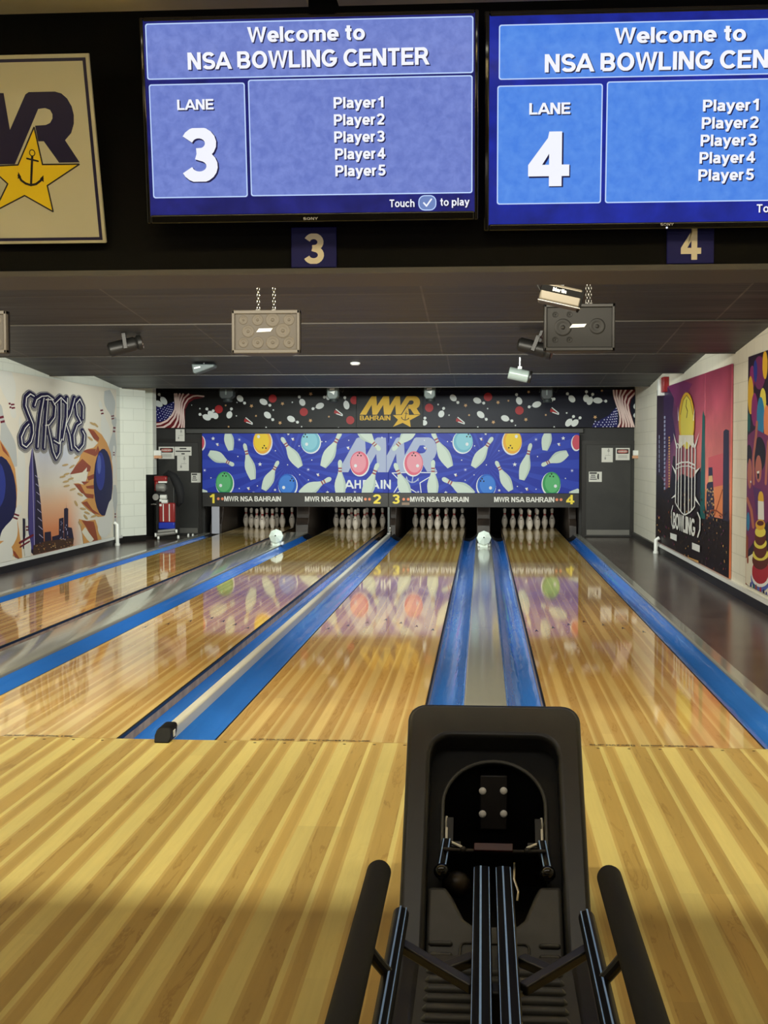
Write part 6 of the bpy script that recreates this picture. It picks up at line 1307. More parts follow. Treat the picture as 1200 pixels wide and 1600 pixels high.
PARTY_ART='''p dkpurp 13.57,2.423;11.31,2.47;11.15,-0.16;13.57,0.16
p plum 12.74,2.223;12.75,2.179;12.78,2.139;12.83,2.108;12.89,2.086;12.97,2.077;13.05,2.081;13.13,2.097;13.2,2.126;13.25,2.164;13.29,2.208;13.31,2.256;13.3,2.301;13.27,2.342;13.21,2.374;13.14,2.394;13.07,2.402;12.99,2.396;12.91,2.378;12.84,2.348;12.79,2.311;12.76,2.268
p magenta 13.23,2.205;13.24,2.172;13.25,2.142;13.27,2.118;13.3,2.101;13.33,2.093;13.37,2.095;13.4,2.106;13.43,2.126;13.46,2.153;13.48,2.184;13.48,2.218;13.48,2.252;13.47,2.282;13.45,2.306;13.42,2.323;13.38,2.33;13.35,2.328;13.31,2.316;13.28,2.296;13.26,2.269;13.24,2.238
p royal 13.12,2.26;13.12,2.23;13.13,2.202;13.14,2.18;13.16,2.164;13.19,2.156;13.21,2.158;13.24,2.168;13.26,2.186;13.28,2.211;13.29,2.24;13.3,2.271;13.3,2.302;13.29,2.329;13.27,2.352;13.25,2.367;13.23,2.374;13.2,2.373;13.18,2.362;13.15,2.344;13.13,2.32;13.12,2.291
p gold 12.66,2.292;12.66,2.254;12.67,2.22;12.69,2.192;12.71,2.173;12.74,2.164;12.78,2.166;12.81,2.178;12.84,2.201;12.86,2.231;12.88,2.268;12.88,2.307;12.88,2.345;12.87,2.379;12.85,2.407;12.82,2.426;12.79,2.435;12.76,2.432;12.73,2.419;12.7,2.396;12.68,2.366;12.66,2.33
p gold 13.28,2.035;13.29,1.982;13.3,1.934;13.32,1.894;13.36,1.866;13.39,1.852;13.43,1.853;13.47,1.869;13.51,1.9;13.54,1.942;13.56,1.992;13.57,2.047;13.56,2.101;13.55,2.15;13.53,2.19;13.49,2.218;13.46,2.231;13.42,2.229;13.38,2.211;13.34,2.18;13.31,2.138;13.29,2.088
p magenta 13.07,1.887;13.07,1.841;13.09,1.8;13.11,1.765;13.15,1.741;13.19,1.729;13.23,1.73;13.28,1.744;13.31,1.77;13.35,1.806;13.37,1.85;13.38,1.897;13.37,1.943;13.36,1.986;13.33,2.02;13.29,2.044;13.25,2.055;13.21,2.054;13.17,2.039;13.13,2.012;13.1,1.976;13.08,1.933
p lemon 12.7,1.95;12.7,1.915;12.72,1.882;12.74,1.855;12.77,1.837;12.81,1.827;12.85,1.828;12.89,1.84;12.93,1.861;12.96,1.89;12.98,1.924;12.99,1.961;12.98,1.998;12.97,2.031;12.94,2.058;12.91,2.076;12.87,2.084;12.83,2.083;12.79,2.07;12.75,2.049;12.72,2.02;12.71,1.987
p bluet 12.76,1.802;12.76,1.747;12.78,1.696;12.81,1.654;12.85,1.625;12.89,1.609;12.95,1.61;12.99,1.626;13.04,1.658;13.07,1.701;13.1,1.754;13.11,1.811;13.11,1.867;13.09,1.919;13.06,1.961;13.02,1.99;12.97,2.004;12.92,2.002;12.87,1.985;12.83,1.953;12.79,1.909;12.77,1.857
p amber 12.54,1.752;12.54,1.706;12.55,1.664;12.57,1.629;12.6,1.604;12.64,1.591;12.67,1.592;12.71,1.605;12.74,1.631;12.77,1.667;12.78,1.71;12.79,1.757;12.79,1.804;12.78,1.847;12.76,1.882;12.73,1.906;12.69,1.919;12.66,1.917;12.62,1.903;12.59,1.877;12.56,1.841;12.55,1.798
p teal 13.41,1.771;13.42,1.744;13.43,1.72;13.44,1.699;13.46,1.685;13.49,1.678;13.52,1.678;13.54,1.686;13.57,1.701;13.59,1.723;13.6,1.748;13.61,1.775;13.61,1.802;13.6,1.827;13.58,1.847;13.56,1.861;13.53,1.868;13.5,1.868;13.48,1.859;13.45,1.844;13.43,1.823;13.42,1.798
p crimson 12.18,2.003;12.18,1.954;12.2,1.91;12.23,1.874;12.28,1.849;12.33,1.837;12.39,1.838;12.45,1.854;12.5,1.883;12.54,1.922;12.56,1.969;12.58,2.02;12.57,2.07;12.55,2.115;12.51,2.151;12.47,2.176;12.41,2.187;12.36,2.183;12.3,2.166;12.25,2.137;12.21,2.098;12.19,2.052
p royal 11.83,2.127;11.84,2.073;11.86,2.023;11.9,1.983;11.95,1.955;12.01,1.941;12.08,1.944;12.14,1.962;12.2,1.995;12.24,2.041;12.28,2.095;12.29,2.152;12.28,2.209;12.26,2.26;12.22,2.301;12.16,2.328;12.1,2.339;12.04,2.335;11.97,2.314;11.92,2.28;11.88,2.235;11.85,2.183
p gold 11.45,1.931;11.45,1.874;11.47,1.822;11.52,1.78;11.57,1.749;11.63,1.734;11.7,1.736;11.77,1.754;11.83,1.788;11.87,1.834;11.91,1.89;11.92,1.95;11.91,2.009;11.89,2.062;11.85,2.105;11.79,2.134;11.72,2.147;11.66,2.143;11.59,2.123;11.53,2.088;11.49,2.042;11.46,1.988
p magenta 12.09,1.685;12.1,1.637;12.12,1.593;12.15,1.556;12.2,1.53;12.25,1.516;12.3,1.516;12.36,1.53;12.41,1.557;12.45,1.596;12.48,1.642;12.49,1.692;12.48,1.742;12.46,1.787;12.43,1.824;12.38,1.85;12.33,1.862;12.27,1.86;12.21,1.845;12.17,1.817;12.13,1.779;12.1,1.734
p teal 11.68,1.623;11.69,1.569;11.71,1.519;11.75,1.477;11.8,1.447;11.86,1.431;11.92,1.431;11.98,1.446;12.04,1.477;12.08,1.52;12.12,1.572;12.13,1.628;12.12,1.685;12.1,1.736;12.06,1.778;12.01,1.808;11.94,1.822;11.88,1.82;11.82,1.802;11.77,1.771;11.72,1.728;11.69,1.678
p plum 13.52,1.645;13.17,1.703;12.62,1.634;11.77,1.513;11.25,1.432;11.21,0.768;12.57,0.828;13.56,0.453;13.62,1.42
p black 12.68,1.455;12.69,1.408;12.72,1.365;12.77,1.329;12.84,1.302;12.92,1.288;13,1.286;13.08,1.299;13.16,1.324;13.22,1.36;13.26,1.405;13.27,1.454;13.26,1.502;13.23,1.547;13.17,1.584;13.1,1.609;13.02,1.622;12.94,1.621;12.86,1.607;12.79,1.581;12.73,1.545;12.7,1.502
p black 13.31,1.453;13.31,1.427;13.33,1.402;13.36,1.382;13.39,1.367;13.44,1.358;13.48,1.358;13.53,1.365;13.57,1.38;13.6,1.4;13.62,1.425;13.63,1.453;13.62,1.48;13.61,1.505;13.58,1.526;13.54,1.54;13.49,1.548;13.45,1.548;13.41,1.54;13.37,1.525;13.34,1.505;13.32,1.48
p black 11.77,1.401;11.77,1.354;11.81,1.31;11.86,1.273;11.94,1.246;12.02,1.23;12.11,1.229;12.2,1.241;12.28,1.266;12.34,1.302;12.39,1.347;12.4,1.397;12.39,1.447;12.36,1.492;12.29,1.53;12.22,1.556;12.13,1.569;12.04,1.569;11.95,1.554;11.88,1.528;11.82,1.492;11.78,1.449
p skin 12.85,1.317;12.86,1.281;12.87,1.247;12.89,1.219;12.93,1.198;12.97,1.186;13.01,1.185;13.05,1.195;13.09,1.215;13.12,1.242;13.14,1.276;13.15,1.314;13.14,1.351;13.13,1.385;13.1,1.414;13.07,1.434;13.03,1.445;12.98,1.445;12.94,1.435;12.91,1.415;12.88,1.387;12.86,1.354
p skin 13.3,1.264;13.31,1.222;13.32,1.183;13.34,1.15;13.36,1.126;13.39,1.113;13.42,1.112;13.45,1.124;13.48,1.146;13.5,1.178;13.52,1.218;13.53,1.26;13.52,1.303;13.51,1.343;13.49,1.376;13.47,1.399;13.44,1.412;13.41,1.412;13.38,1.4;13.35,1.377;13.33,1.345;13.31,1.306
p skin 11.88,1.232;11.89,1.188;11.91,1.147;11.95,1.112;12,1.087;12.06,1.072;12.12,1.07;12.18,1.081;12.23,1.103;12.28,1.137;12.31,1.177;12.32,1.222;12.31,1.268;12.29,1.31;12.25,1.345;12.2,1.37;12.14,1.383;12.07,1.383;12.02,1.371;11.96,1.348;11.92,1.315;11.89,1.275
p black 13.06,1.284;12.96,1.293;12.97,1.224;13.04,1.214
p white 13.08,1.287;12.96,1.298;12.96,1.274;13.06,1.268
p white 13.39,1.191;13.33,1.192;13.33,1.172;13.38,1.171
s skin 13.21,1.171;13.25,1.422;13.13,1.64;13.1,1.764 0.1
s skin 12.66,1.185;12.63,1.395;12.58,1.574 0.1
s skin 13.52,1.003;13.31,0.9;13.21,0.747 0.12
p violet 13.25,1.139;12.88,1.118;12.72,0.896;13.08,0.864
p bluet 13.38,0.785;13.39,0.758;13.39,0.733;13.41,0.712;13.43,0.696;13.45,0.687;13.47,0.685;13.49,0.692;13.51,0.706;13.53,0.725;13.54,0.75;13.54,0.777;13.54,0.804;13.54,0.83;13.52,0.851;13.5,0.867;13.48,0.875;13.46,0.877;13.44,0.87;13.42,0.856;13.4,0.836;13.39,0.812
p rust 13.57,0.662;13.45,0.621;13.44,0.141;13.58,0.126
p skin 13.38,0.29;13.39,0.263;13.4,0.237;13.41,0.215;13.44,0.198;13.46,0.188;13.49,0.185;13.52,0.19;13.54,0.203;13.56,0.222;13.57,0.246;13.58,0.273;13.57,0.3;13.56,0.326;13.55,0.349;13.53,0.366;13.5,0.376;13.47,0.378;13.45,0.372;13.42,0.36;13.4,0.34;13.39,0.317
p gold 12.74,1.032;12.74,1.01;12.76,0.99;12.78,0.973;12.81,0.96;12.85,0.952;12.88,0.951;12.92,0.955;12.95,0.966;12.98,0.981;12.99,1.001;13,1.022;13,1.044;12.98,1.065;12.96,1.082;12.93,1.095;12.89,1.102;12.86,1.103;12.82,1.098;12.79,1.087;12.76,1.072;12.75,1.053
p pinw 13,1.007;12.74,1.009;12.71,0.836;12.99,0.829
p cream 13.55,0.405;13.21,0.48;11.19,0.396;11.15,-0.16;13.55,0.161
p blue2 12.39,0.321;12.4,0.282;12.45,0.243;12.53,0.206;12.63,0.175;12.75,0.151;12.88,0.137;13,0.135;13.12,0.145;13.21,0.166;13.27,0.197;13.29,0.236;13.27,0.277;13.22,0.319;13.13,0.357;13.02,0.388;12.89,0.41;12.77,0.421;12.65,0.42;12.54,0.409;12.46,0.387;12.41,0.357
p white 12.4,0.349;12.42,0.315;12.47,0.279;12.54,0.246;12.64,0.218;12.76,0.196;12.88,0.183;13,0.181;13.11,0.189;13.2,0.208;13.25,0.235;13.27,0.269;13.26,0.306;13.21,0.343;13.12,0.378;13.01,0.406;12.89,0.426;12.77,0.436;12.65,0.436;12.55,0.426;12.47,0.407;12.42,0.381
p crimson 12.46,0.374;12.47,0.339;12.52,0.304;12.58,0.272;12.67,0.244;12.78,0.224;12.89,0.213;13,0.212;13.1,0.222;13.18,0.241;13.23,0.269;13.24,0.303;13.23,0.34;13.18,0.377;13.11,0.41;13.01,0.437;12.9,0.456;12.79,0.465;12.69,0.464;12.6,0.453;12.52,0.433;12.48,0.406
p choc 12.48,0.476;12.49,0.45;12.54,0.423;12.6,0.398;12.69,0.377;12.79,0.36;12.9,0.351;13,0.349;13.1,0.355;13.17,0.369;13.22,0.389;13.24,0.414;13.22,0.442;13.18,0.47;13.1,0.496;13.01,0.518;12.91,0.533;12.8,0.541;12.7,0.541;12.61,0.534;12.54,0.52;12.5,0.5
p lemon 12.5,0.527;12.51,0.509;12.55,0.491;12.62,0.473;12.7,0.456;12.8,0.444;12.9,0.435;13,0.432;13.09,0.434;13.16,0.442;13.21,0.454;13.22,0.471;13.21,0.489;13.17,0.509;13.1,0.528;13.01,0.544;12.91,0.556;12.8,0.564;12.71,0.566;12.62,0.563;12.55,0.555;12.51,0.543
p choc 12.56,0.574;12.57,0.548;12.61,0.523;12.66,0.499;12.73,0.479;12.81,0.465;12.9,0.458;12.98,0.459;13.06,0.467;13.12,0.483;13.16,0.504;13.17,0.53;13.16,0.557;13.13,0.584;13.07,0.608;12.99,0.627;12.91,0.64;12.82,0.646;12.74,0.644;12.67,0.635;12.61,0.62;12.58,0.599
p lemon 12.58,0.626;12.59,0.61;12.62,0.594;12.68,0.579;12.74,0.566;12.82,0.556;12.9,0.55;12.98,0.548;13.06,0.552;13.11,0.559;13.15,0.571;13.16,0.585;13.15,0.602;13.12,0.618;13.06,0.634;12.99,0.647;12.91,0.656;12.83,0.662;12.75,0.662;12.68,0.659;12.63,0.651;12.59,0.64
p choc 12.61,0.676;12.62,0.654;12.65,0.633;12.7,0.614;12.76,0.598;12.83,0.586;12.9,0.581;12.97,0.582;13.04,0.59;13.09,0.603;13.12,0.621;13.13,0.642;13.13,0.665;13.1,0.687;13.05,0.707;12.98,0.722;12.91,0.733;12.84,0.737;12.77,0.735;12.7,0.727;12.65,0.714;12.62,0.697
p lemon 12.63,0.728;12.64,0.714;12.66,0.699;12.71,0.686;12.77,0.675;12.83,0.667;12.9,0.662;12.97,0.662;13.03,0.665;13.08,0.673;13.11,0.684;13.12,0.698;13.11,0.712;13.09,0.727;13.04,0.74;12.98,0.751;12.91,0.759;12.84,0.763;12.77,0.763;12.71,0.759;12.67,0.751;12.64,0.741
p gold 12.66,0.794;12.67,0.779;12.69,0.764;12.73,0.751;12.78,0.74;12.84,0.732;12.9,0.728;12.96,0.729;13.02,0.734;13.06,0.743;13.09,0.755;13.1,0.769;13.09,0.785;13.06,0.8;13.02,0.813;12.97,0.824;12.91,0.831;12.85,0.835;12.79,0.834;12.74,0.828;12.7,0.819;12.67,0.807
p choc 12.72,0.805;12.72,0.798;12.74,0.791;12.77,0.784;12.81,0.778;12.85,0.774;12.9,0.771;12.94,0.771;12.98,0.773;13.01,0.776;13.03,0.781;13.04,0.788;13.03,0.795;13.01,0.803;12.98,0.81;12.95,0.816;12.9,0.82;12.86,0.822;12.81,0.823;12.77,0.821;12.74,0.817;12.72,0.812
p royal 13.24,0.161;13.25,0.133;13.28,0.119;13.31,0.126;13.33,0.152;13.32,0.18;13.29,0.194;13.25,0.187
p teal 13.11,0.159;13.12,0.131;13.15,0.117;13.18,0.124;13.2,0.15;13.19,0.177;13.15,0.192;13.12,0.184
p rust 12.99,0.163;13,0.135;13.04,0.121;13.07,0.128;13.08,0.153;13.07,0.181;13.04,0.195;13.01,0.188
p crimson 12.79,0.161;12.8,0.134;12.83,0.12;12.86,0.127;12.87,0.152;12.86,0.179;12.83,0.193;12.8,0.186
p night 12.64,0.153;12.65,0.127;12.68,0.113;12.71,0.12;12.73,0.144;12.72,0.171;12.69,0.185;12.66,0.178
p rust 13.41,0.4;13.42,0.372;13.45,0.358;13.49,0.366;13.5,0.392;13.49,0.421;13.46,0.435;13.42,0.426
p royal 12.52,0.144;12.53,0.117;12.56,0.104;12.59,0.111;12.61,0.135;12.6,0.162;12.57,0.175;12.54,0.168'''

mural('left wall mural with the word STRIKE, a tower skyline and flaming blue bowling balls', 'L', 11.6, 21.25, .10, 2.49, mural_mat('mural_paper_left', fn_left), LEFT_ART)
def bowl_text(A):
    A.e += 2e-4; n = 7; w = [.24, .3, .36, .2, .12, .3, .34]
    y = 18.6
    for ch, wd in zip('BOWLING', w):
        A.text(ch, y, y-wd*.98, .42, .64, Q['white'], .06); y -= wd+.01
mural('right wall mural of a pink sunset skyline with the word BOWLING', 'R', 14.46, 20.55, .11, 2.42, mural_mat('mural_paper_right', fn_right), RIGHT_ART, 16.13, bowl_text, 3.2)
mural('right wall mural of a birthday party with balloons and a tall cake', 'R', 10.2, 13.57, .14, 2.43, Q['dkpurp'], PARTY_ART, None, None, 2.5)
# ------------------------------------------------------------------ notices on the end wall
M_PAPER = mat('notice_white', (224, 224, 216), .5); M_NRED = mat('notice_red', (176, 70, 58), .5); M_NINK = mat('notice_ink', (50, 50, 52), .5); M_NBL = mat('notice_black', (26, 22, 22), .5); M_NG = mat('notice_grey', (150, 150, 146), .5)
def notice(x0, x1, z0, z1, label, draw, y=23.694):
    t = thing('wall_notice', ((x0+x1)/2, y, z0), label, 'notice', 'notices by the access doors')
    MB().box(x0, x1, y-.004, y, z0, z1, M_PAPER).build('sheet', t, smooth=False)
    A = Art((x0, y-.0045, z0), (x1-x0, 0, 0), (0, 0, z1-z0)).normal((0, -1, 0)); A.de = 1e-4; draw(A); A.build('print', t, smooth=False)
def danger(A):
    A.rrect(.08, .52, .92, .90, .06, M_NBL); A.ell(.5, .71, .38, .15, M_NRED); A.text('DANGER', .2, .8, .64, .79, M_PAPER, .04)
    for z in (.36, .27, .18): A.rect(.17, z, .83, z+.035, M_NG)
def lockout(A):
    A.stroke([(.62, .72), (.62, .50)], .02, M_NG); A.stroke([(.36, .48), (.80, .48)], .02, M_NG); A.stroke([(.36, .48), (.33, .34)], .02, M_NG)
    A.ell(.62, .80, .085, .075, M_NINK); A.ell(.62, .80, .045, .04, M_PAPER); A.ell(.33, .27, .07, .09, M_NG); A.ell(.62, .92, .06, .04, M_NG)
def notice_txt(A):
    A.rect(.06, .78, .62, .94, M_NINK)
    for z, a, b in ((.60, .16, .50), (.42, .12, .54), (.22, .08, .62)): A.rect(a, z, b, z+.09, M_NINK)
def notice_arrow(A): notice_txt(A); A.shape([(.68, .25), (.78, .25), (.78, .78), (.68, .82), (.64, .5)], M_NBL)
def lines3(A):
    for z, a, b in ((.72, .30, .70), (.42, .06, .94), (.14, .4, .6)): A.rect(a, z, b, z+.14, M_NINK)
notice(-5.865, -5.578, 1.346, 1.566, 'white notice with red danger heading on the left black door', danger)
notice(-5.57, -5.262, 1.404, 1.566, 'wide cream notice of three text lines right of the left danger notice', lines3)
notice(-5.526, -5.312, 1.130, 1.402, 'white notice with a line diagram hung below the cream notice on left door', lockout)
notice(-5.555, -5.39, 1.665, 1.885, 'small white notice with a line diagram above the left door frame', lockout, 23.708)
notice(-5.27, -5.095, .917, 1.091, 'grey notice of small text lines beside the number 1 masking panel', notice_txt)
notice(2.35, 2.595, 1.327, 1.542, 'white notice with red danger heading on the right black door', danger)
notice(2.103, 2.30, 1.290, 1.542, 'white notice with a line diagram left of the danger notice on right door', lockout)
notice(1.881, 2.11, .941, 1.122, 'low notice with a black arrow mark on the right door', notice_arrow)
# ------------------------------------------------------------------ things hung under the ceiling
M_SPK = mat('speaker_grey', (88, 83, 75), .5); M_GRL = mat('grille_taupe', (74, 69, 62), .6); M_CONE = mat('driver_taupe', (86, 80, 70), .6); M_SPKB = mat('speaker_black', (22, 22, 22), .5); M_GRB = mat('grille_black', (12, 12, 12), .6); M_CONEB = mat('driver_black', (15, 15, 15), .6)
def ceil_z(y):
    ys = [7.2, 10.8, 14.4, 18.0, 21.6, 23.9]
    for a, b in zip(ys, ys[1:]):
        if a <= y <= b: return 2.80-(2.80-(2.53 if b < 23 else 2.64))*(y-a)/(b-a)
    return 2.80
def link(c, r, vert, mb, m):
    P = []
    for i in range(12):
        a = 2*PI*i/12; P.append((c[0]+(r*.55*math.cos(a) if vert else 0), c[1]+(0 if vert else r*.55*math.cos(a)), c[2]+r*math.sin(a)))
    mb.tube(P, .0032, m, 6, False, True)
def speaker(cx, z0, z1, label, black, w=.475, dy=.26):
    y = 9.1; m, g, k = (M_SPKB, M_GRB, M_CONEB) if black else (M_SPK, M_GRL, M_CONE)
    t = thing('hanging_speaker', (cx, y+dy/2, z0), label, 'speaker', 'box speakers hung below the ceiling')
    x0, x1 = cx-w/2, cx+w/2
    P = [(x0, y+.02), (x0+.03, y), (x1-.03, y), (x1, y+.02), (x1, y+.05), (x1-.09, y+dy), (x0+.09, y+dy), (x0, y+.05)]
    MB().prism([(a, b+.03, z0) for a, b in P], (0, 0, z1-z0), M_SPKB if black else M_EDGE).build('cabinet', t, bev=.008)
    mb = MB()
    for a, b, c, d in ((x0, x1, z0, z0+.028), (x0, x1, z1-.028, z1), (x0, x0+.022, z0, z1), (x1-.022, x1, z0, z1)): mb.box(a, b, y, y+.05, c, d, m)
    mb.build('front_frame', t, bev=.006)
    gr = MB().box(x0+.02, x1-.02, y+.014, y+.04, z0+.02, z1-.02, g).build('grille', t, smooth=False)
    H = z1-z0
    pts = [(.17, .77, .032), (.38, .77, .040), (.60, .77, .050), (.84, .77, .040), (.17, .25, .036), (.38, .25, .042), (.60, .25, .048), (.84, .25, .040), (.24, .51, .044), (.75, .52, .052)]
    for u, v, r in (pts if not black else [(.16, .77, .02), (.36, .77, .02), (.16, .24, .02), (.36, .24, .02), (.27, .5, .06), (.75, .52, .055)]):
        mb = MB(); mb.lathe([(r, 0), (r*.9, .004), (r*.75, .004), (r*.3, -.003), (r*.22, .003), (0, .005)], (x0+u*w, y+.0139, z0+v*H), k, 20, (0, -1, 0)); mb.build('driver', gr, ang=60)
    A = Art((x0+.36*w, y+.008, z0+.49*H), (1, 0, 0), (0, 0, 1)).normal((0, -1, 0))
    A.shape([(0, 0), (.02, .024), (.115, .026), (.10, .004)], M_WHITE); A.build('logo_plate', gr, smooth=False)
    for x in (cx-.06, cx+.05) if not black else (cx+.055, cx+.075):
        mb = MB(); zc = z1+.008; i = 0; top = ceil_z(y+.06)
        mb.box(x-.014, x+.014, y+.05, y+.08, z1-.004, z1+.006, M_STEEL)
        while zc < top:
            link((x, y+.06, zc+.012), .016, i % 2 == 0, mb, M_CHROME if not black else M_STEEL); zc += .022; i += 1
        mb.box(x-.018, x+.018, y+.05, y+.07, top-.012, top+.02, M_STEEL); mb.build('chain', t)
    return t
speaker(-1.4975, 2.161, 2.460, 'taupe box speaker with eight round drivers hung on two chains, left of centre', False)
speaker(.653, 2.165, 2.487, 'black box speaker hung on a chain at right, beside the striped scanner light', True, .48)
speaker(-3.57, 2.172, 2.470, 'box speaker cut off by the left edge, only its right side in view', False)
def rotated(t, e): t.rotation_euler = [math.radians(a) for a in e]; return t
# scanner light with dark band
t = thing('scanner_light', (.47, 8.2, 2.43), 'silver and black scanner light reading Martin, tilted above the black speaker', 'stage light')
MB().box(.345, .595, 8.1, 8.32, 2.375, 2.485, mat('scanner_silver', (92, 86, 74), .5, .2)).build('housing', t, bev=.012)
M_BND = mat('band_black', (5, 5, 5), .7, 0, .1)
mb = MB(); mb.box(.343, .597, 8.096, 8.3, 2.432, 2.470, M_BND); mb.box(.590, .603, 8.094, 8.32, 2.370, 2.49, M_BND); mb.box(.339, .603, 8.094, 8.12, 2.368, 2.377, M_STEEL); mb.build('trim_band', t, bev=.003)
A = Art((.415, 8.0955, 2.441), (1, 0, 0), (0, 0, 1)).normal((0, -1, 0)); A.text('Martin', 0, .082, 0, .022, M_WHITE, .04); A.build('lettering', t, smooth=False)
mb = MB(); mb.box(.46, .48, 8.28, 8.32, 2.48, 2.73, M_BLK); mb.tube([(.345, 8.2, 2.44), (.31, 8.2, 2.48), (.29, 8.2, 2.51), (.28, 8.2, 2.6), (.29, 8.2, 2.74)], .006, M_BLK, 8); mb.build('hanging_arm', t)
rotated(t, (0, 13, 0))
# black scanners behind
def scanner(c, label, rot, shiny):
    t = thing('spot_light', c, label, 'stage light', 'small lights below the dark ceiling'); x, y, z = c
    MB().lathe([(.055, -.17), (.072, -.15), (.072, .09), (.06, .11), (.078, .13), (.074, .165)], c, M_BLK, 14, (1, 0, .12)).build('housing', t)
    MB().lathe([(.066, 0), (.06, .008), (0, .012)], (x+.165, y, z+.02), M_CHROME if shiny else M_EDGE, 14, (1, 0, .12)).build('lens', t)
    mb = MB(); mb.box(x-.02, x+.02, y-.10, y-.085, z-.03, z+.12, M_BLK); mb.box(x-.02, x+.02, y+.085, y+.10, z-.03, z+.12, M_BLK); mb.box(x-.02, x+.02, y-.10, y+.10, z+.11, z+.125, M_BLK); mb.box(x-.015, x+.015, y-.015, y+.015, z+.12, ceil_z(y)+.02, M_BLK); mb.build('yoke', t, bev=.003)
    rotated(t, rot); return t
scanner((-3.52, 12.9, 2.52), 'black spot light with a shiny end hanging at left above the STRIKE mural', (0, -8, 14), True)
scanner((.50, 12.9, 2.475), 'dark spot light half hidden below and left of the black speaker', (0, 22, -10), False)
t = thing('wedge_light', (-3.57, 16.8, 2.50), 'grey wedge shaped light fixture with white mark hanging left of the speaker', 'stage light', 'small lights below the dark ceiling')
M_WG = mat('wedge_grey', (76, 84, 82), .45)
MB().prism([(-3.715, 16.75, 2.60), (-3.42, 16.75, 2.595), (-3.425, 16.75, 2.560), (-3.67, 16.75, 2.47), (-3.70, 16.75, 2.49)], (0, .22, 0), M_WG).build('housing', t, bev=.012)
A = Art((-3.68, 16.7485, 2.535), (1, 0, .2), (0, 0, 1)).normal((0, -1, 0)); A.rect(0, 0, .08, .018, M_WHITE); A.build('white_mark', t, smooth=False)
MB().box(-3.58, -3.56, 16.84, 16.86, 2.58, ceil_z(16.85)+.02, M_BLK).build('hanging_arm', t)
t = thing('white_light_fixture', (.465, 16.5, 2.40), 'white cylindrical light fixture tilted below the ceiling, right of centre', 'stage light', 'small lights below the dark ceiling')
MB().lathe([(.066, -.14), (.076, -.13), (.076, .10), (.066, .11)], (.455, 16.5, 2.425), mat('fixture_white', (140, 150, 142), .3), 16, (1, 0, -.22)).build('housing', t)
MB().lathe([(.074, 0), (.08, .02), (.07, .03), (0, .03)], (.57, 16.5, 2.401), M_EDGE, 16, (1, 0, -.22)).build('end_cap', t)
mb = MB(); mb.box(.445, .465, 16.49, 16.51, 2.49, ceil_z(16.5)+.02, M_STEEL); mb.box(.43, .48, 16.47, 16.53, 2.50, 2.53, M_WHITE); mb.build('hanging_arm', t, bev=.003)
M_PAR = mat('par_grey', (104, 116, 112), .4); M_PARD = mat('par_dark', (44, 50, 50), .45)
for x, z, m, lb in ((-4.336, 2.49, M_PARD, 'dark grey lamp hanging before the banner at far left'), (-2.527, 2.48, M_PAR, 'grey lamp with bright label hanging left of the golden letters'), (-.891, 2.48, M_PAR, 'grey lamp with bright label hanging right of the golden letters'), (1.061, 2.465, M_PARD, 'dark grey lamp hanging before the right navy banner section')):
    y = 22.3; t = thing('par_lamp', (x, y, z-.13), lb, 'stage light', 'lamps in a row before the banner')
    q = 1.25 if m is M_PARD and x < -4 else 1.0
    MB().prism([(x+px*q, y-.1, z+pz) for px, pz in ((-.09, -.07), (-.06, -.12), (.06, -.12), (.10, -.07), (.10, .07), (.06, .12), (-.06, .12), (-.09, .07))], (0, .24, 0), m).build('housing', t, bev=.015)
    MB().lathe([(.07, 0), (.08, .05), (.07, .06), (0, .06)], (x+.02, y-.02, z-.11), M_PARD, 12, (0, 0, -1)).build('lens_hood', t)
    A = Art((x, y-.1015, z), (1, 0, 0), (0, 0, 1)).normal((0, -1, 0))
    if m is M_PAR: A.shape([(-.045, .03), (.04, .035), (.045, .065), (-.04, .06)], M_WHITE); A.shape([(-.05, .0), (.05, .02), (.03, -.05), (.0, -.02)], M_WHITE)
    else: A.rect(-.01, -.05, .012, .04, M_PAR)
    A.build('label_plate', t, smooth=False)
    mb = MB(); mb.tube([(x-.11*q, y+.02, z), (x-.11*q, y+.02, z+.2), (x+.11*q, y+.02, z+.2), (x+.11*q, y+.02, z)], .008, M_BLK, 8); mb.box(x-.02, x+.02, y, y+.04, z+.19, ceil_z(y)+.02, M_BLK)
    mb.tube([(x+.10, y+.05, z+.05), (x+.16, y+.05, z+.0), (x+.19, y+.05, z+.08), (x+.15, y+.05, z+.2), (x+.14, y+.05, ceil_z(y)+.02)], .008, M_BLK, 8); mb.build('yoke', t)
z = ceil_z(16.9)
t = thing('smoke_detector', (-1.626, 16.9, z-.035), 'small round white detector on the dark ceiling near the middle', 'smoke detector')
MB().lathe([(.045, -.03), (.062, -.015), (.066, .02)], (-1.626, 16.9, z), M_WHITE, 18).build('body', t)
# ------------------------------------------------------------------ along the side walls
t = thing('fire_alarm', (2.64, 19.62, 2.33), 'red and white fire alarm box on the right wall above the sunset mural', 'fire alarm')
MB().box(2.60, 2.68, 19.40, 19.68, 2.34, 2.56, mat('alarm_red', (150, 30, 34), .35)).build('red_box', t, bev=.008)
MB().box(2.57, 2.68, 19.69, 19.86, 2.30, 2.54, M_WHITE).build('white_box', t, bev=.008)
for sx, y, lb in ((2.64, 20.0, 'short white pipe at the foot of the right wall below the sunset mural'), (-5.94, 21.0, 'short white pipe at the foot of the left wall by the pillar')):
    t = thing('wall_pipe', (sx, y, -.04), lb, 'pipe'); s = -1 if sx > 0 else 1
    MB().tube([(sx+s*.05, y, -.04), (sx+s*.05, y, .16 if sx > 0 else .30), (sx, y, .19 if sx > 0 else .33)], .03, M_WHITE, 14).build('pipe', t)
    MB().lathe([(.04, 0), (.04, .03), (.03, .035)], (sx+s*.05, y, -.04), M_WHITE, 14).build('collar', t)
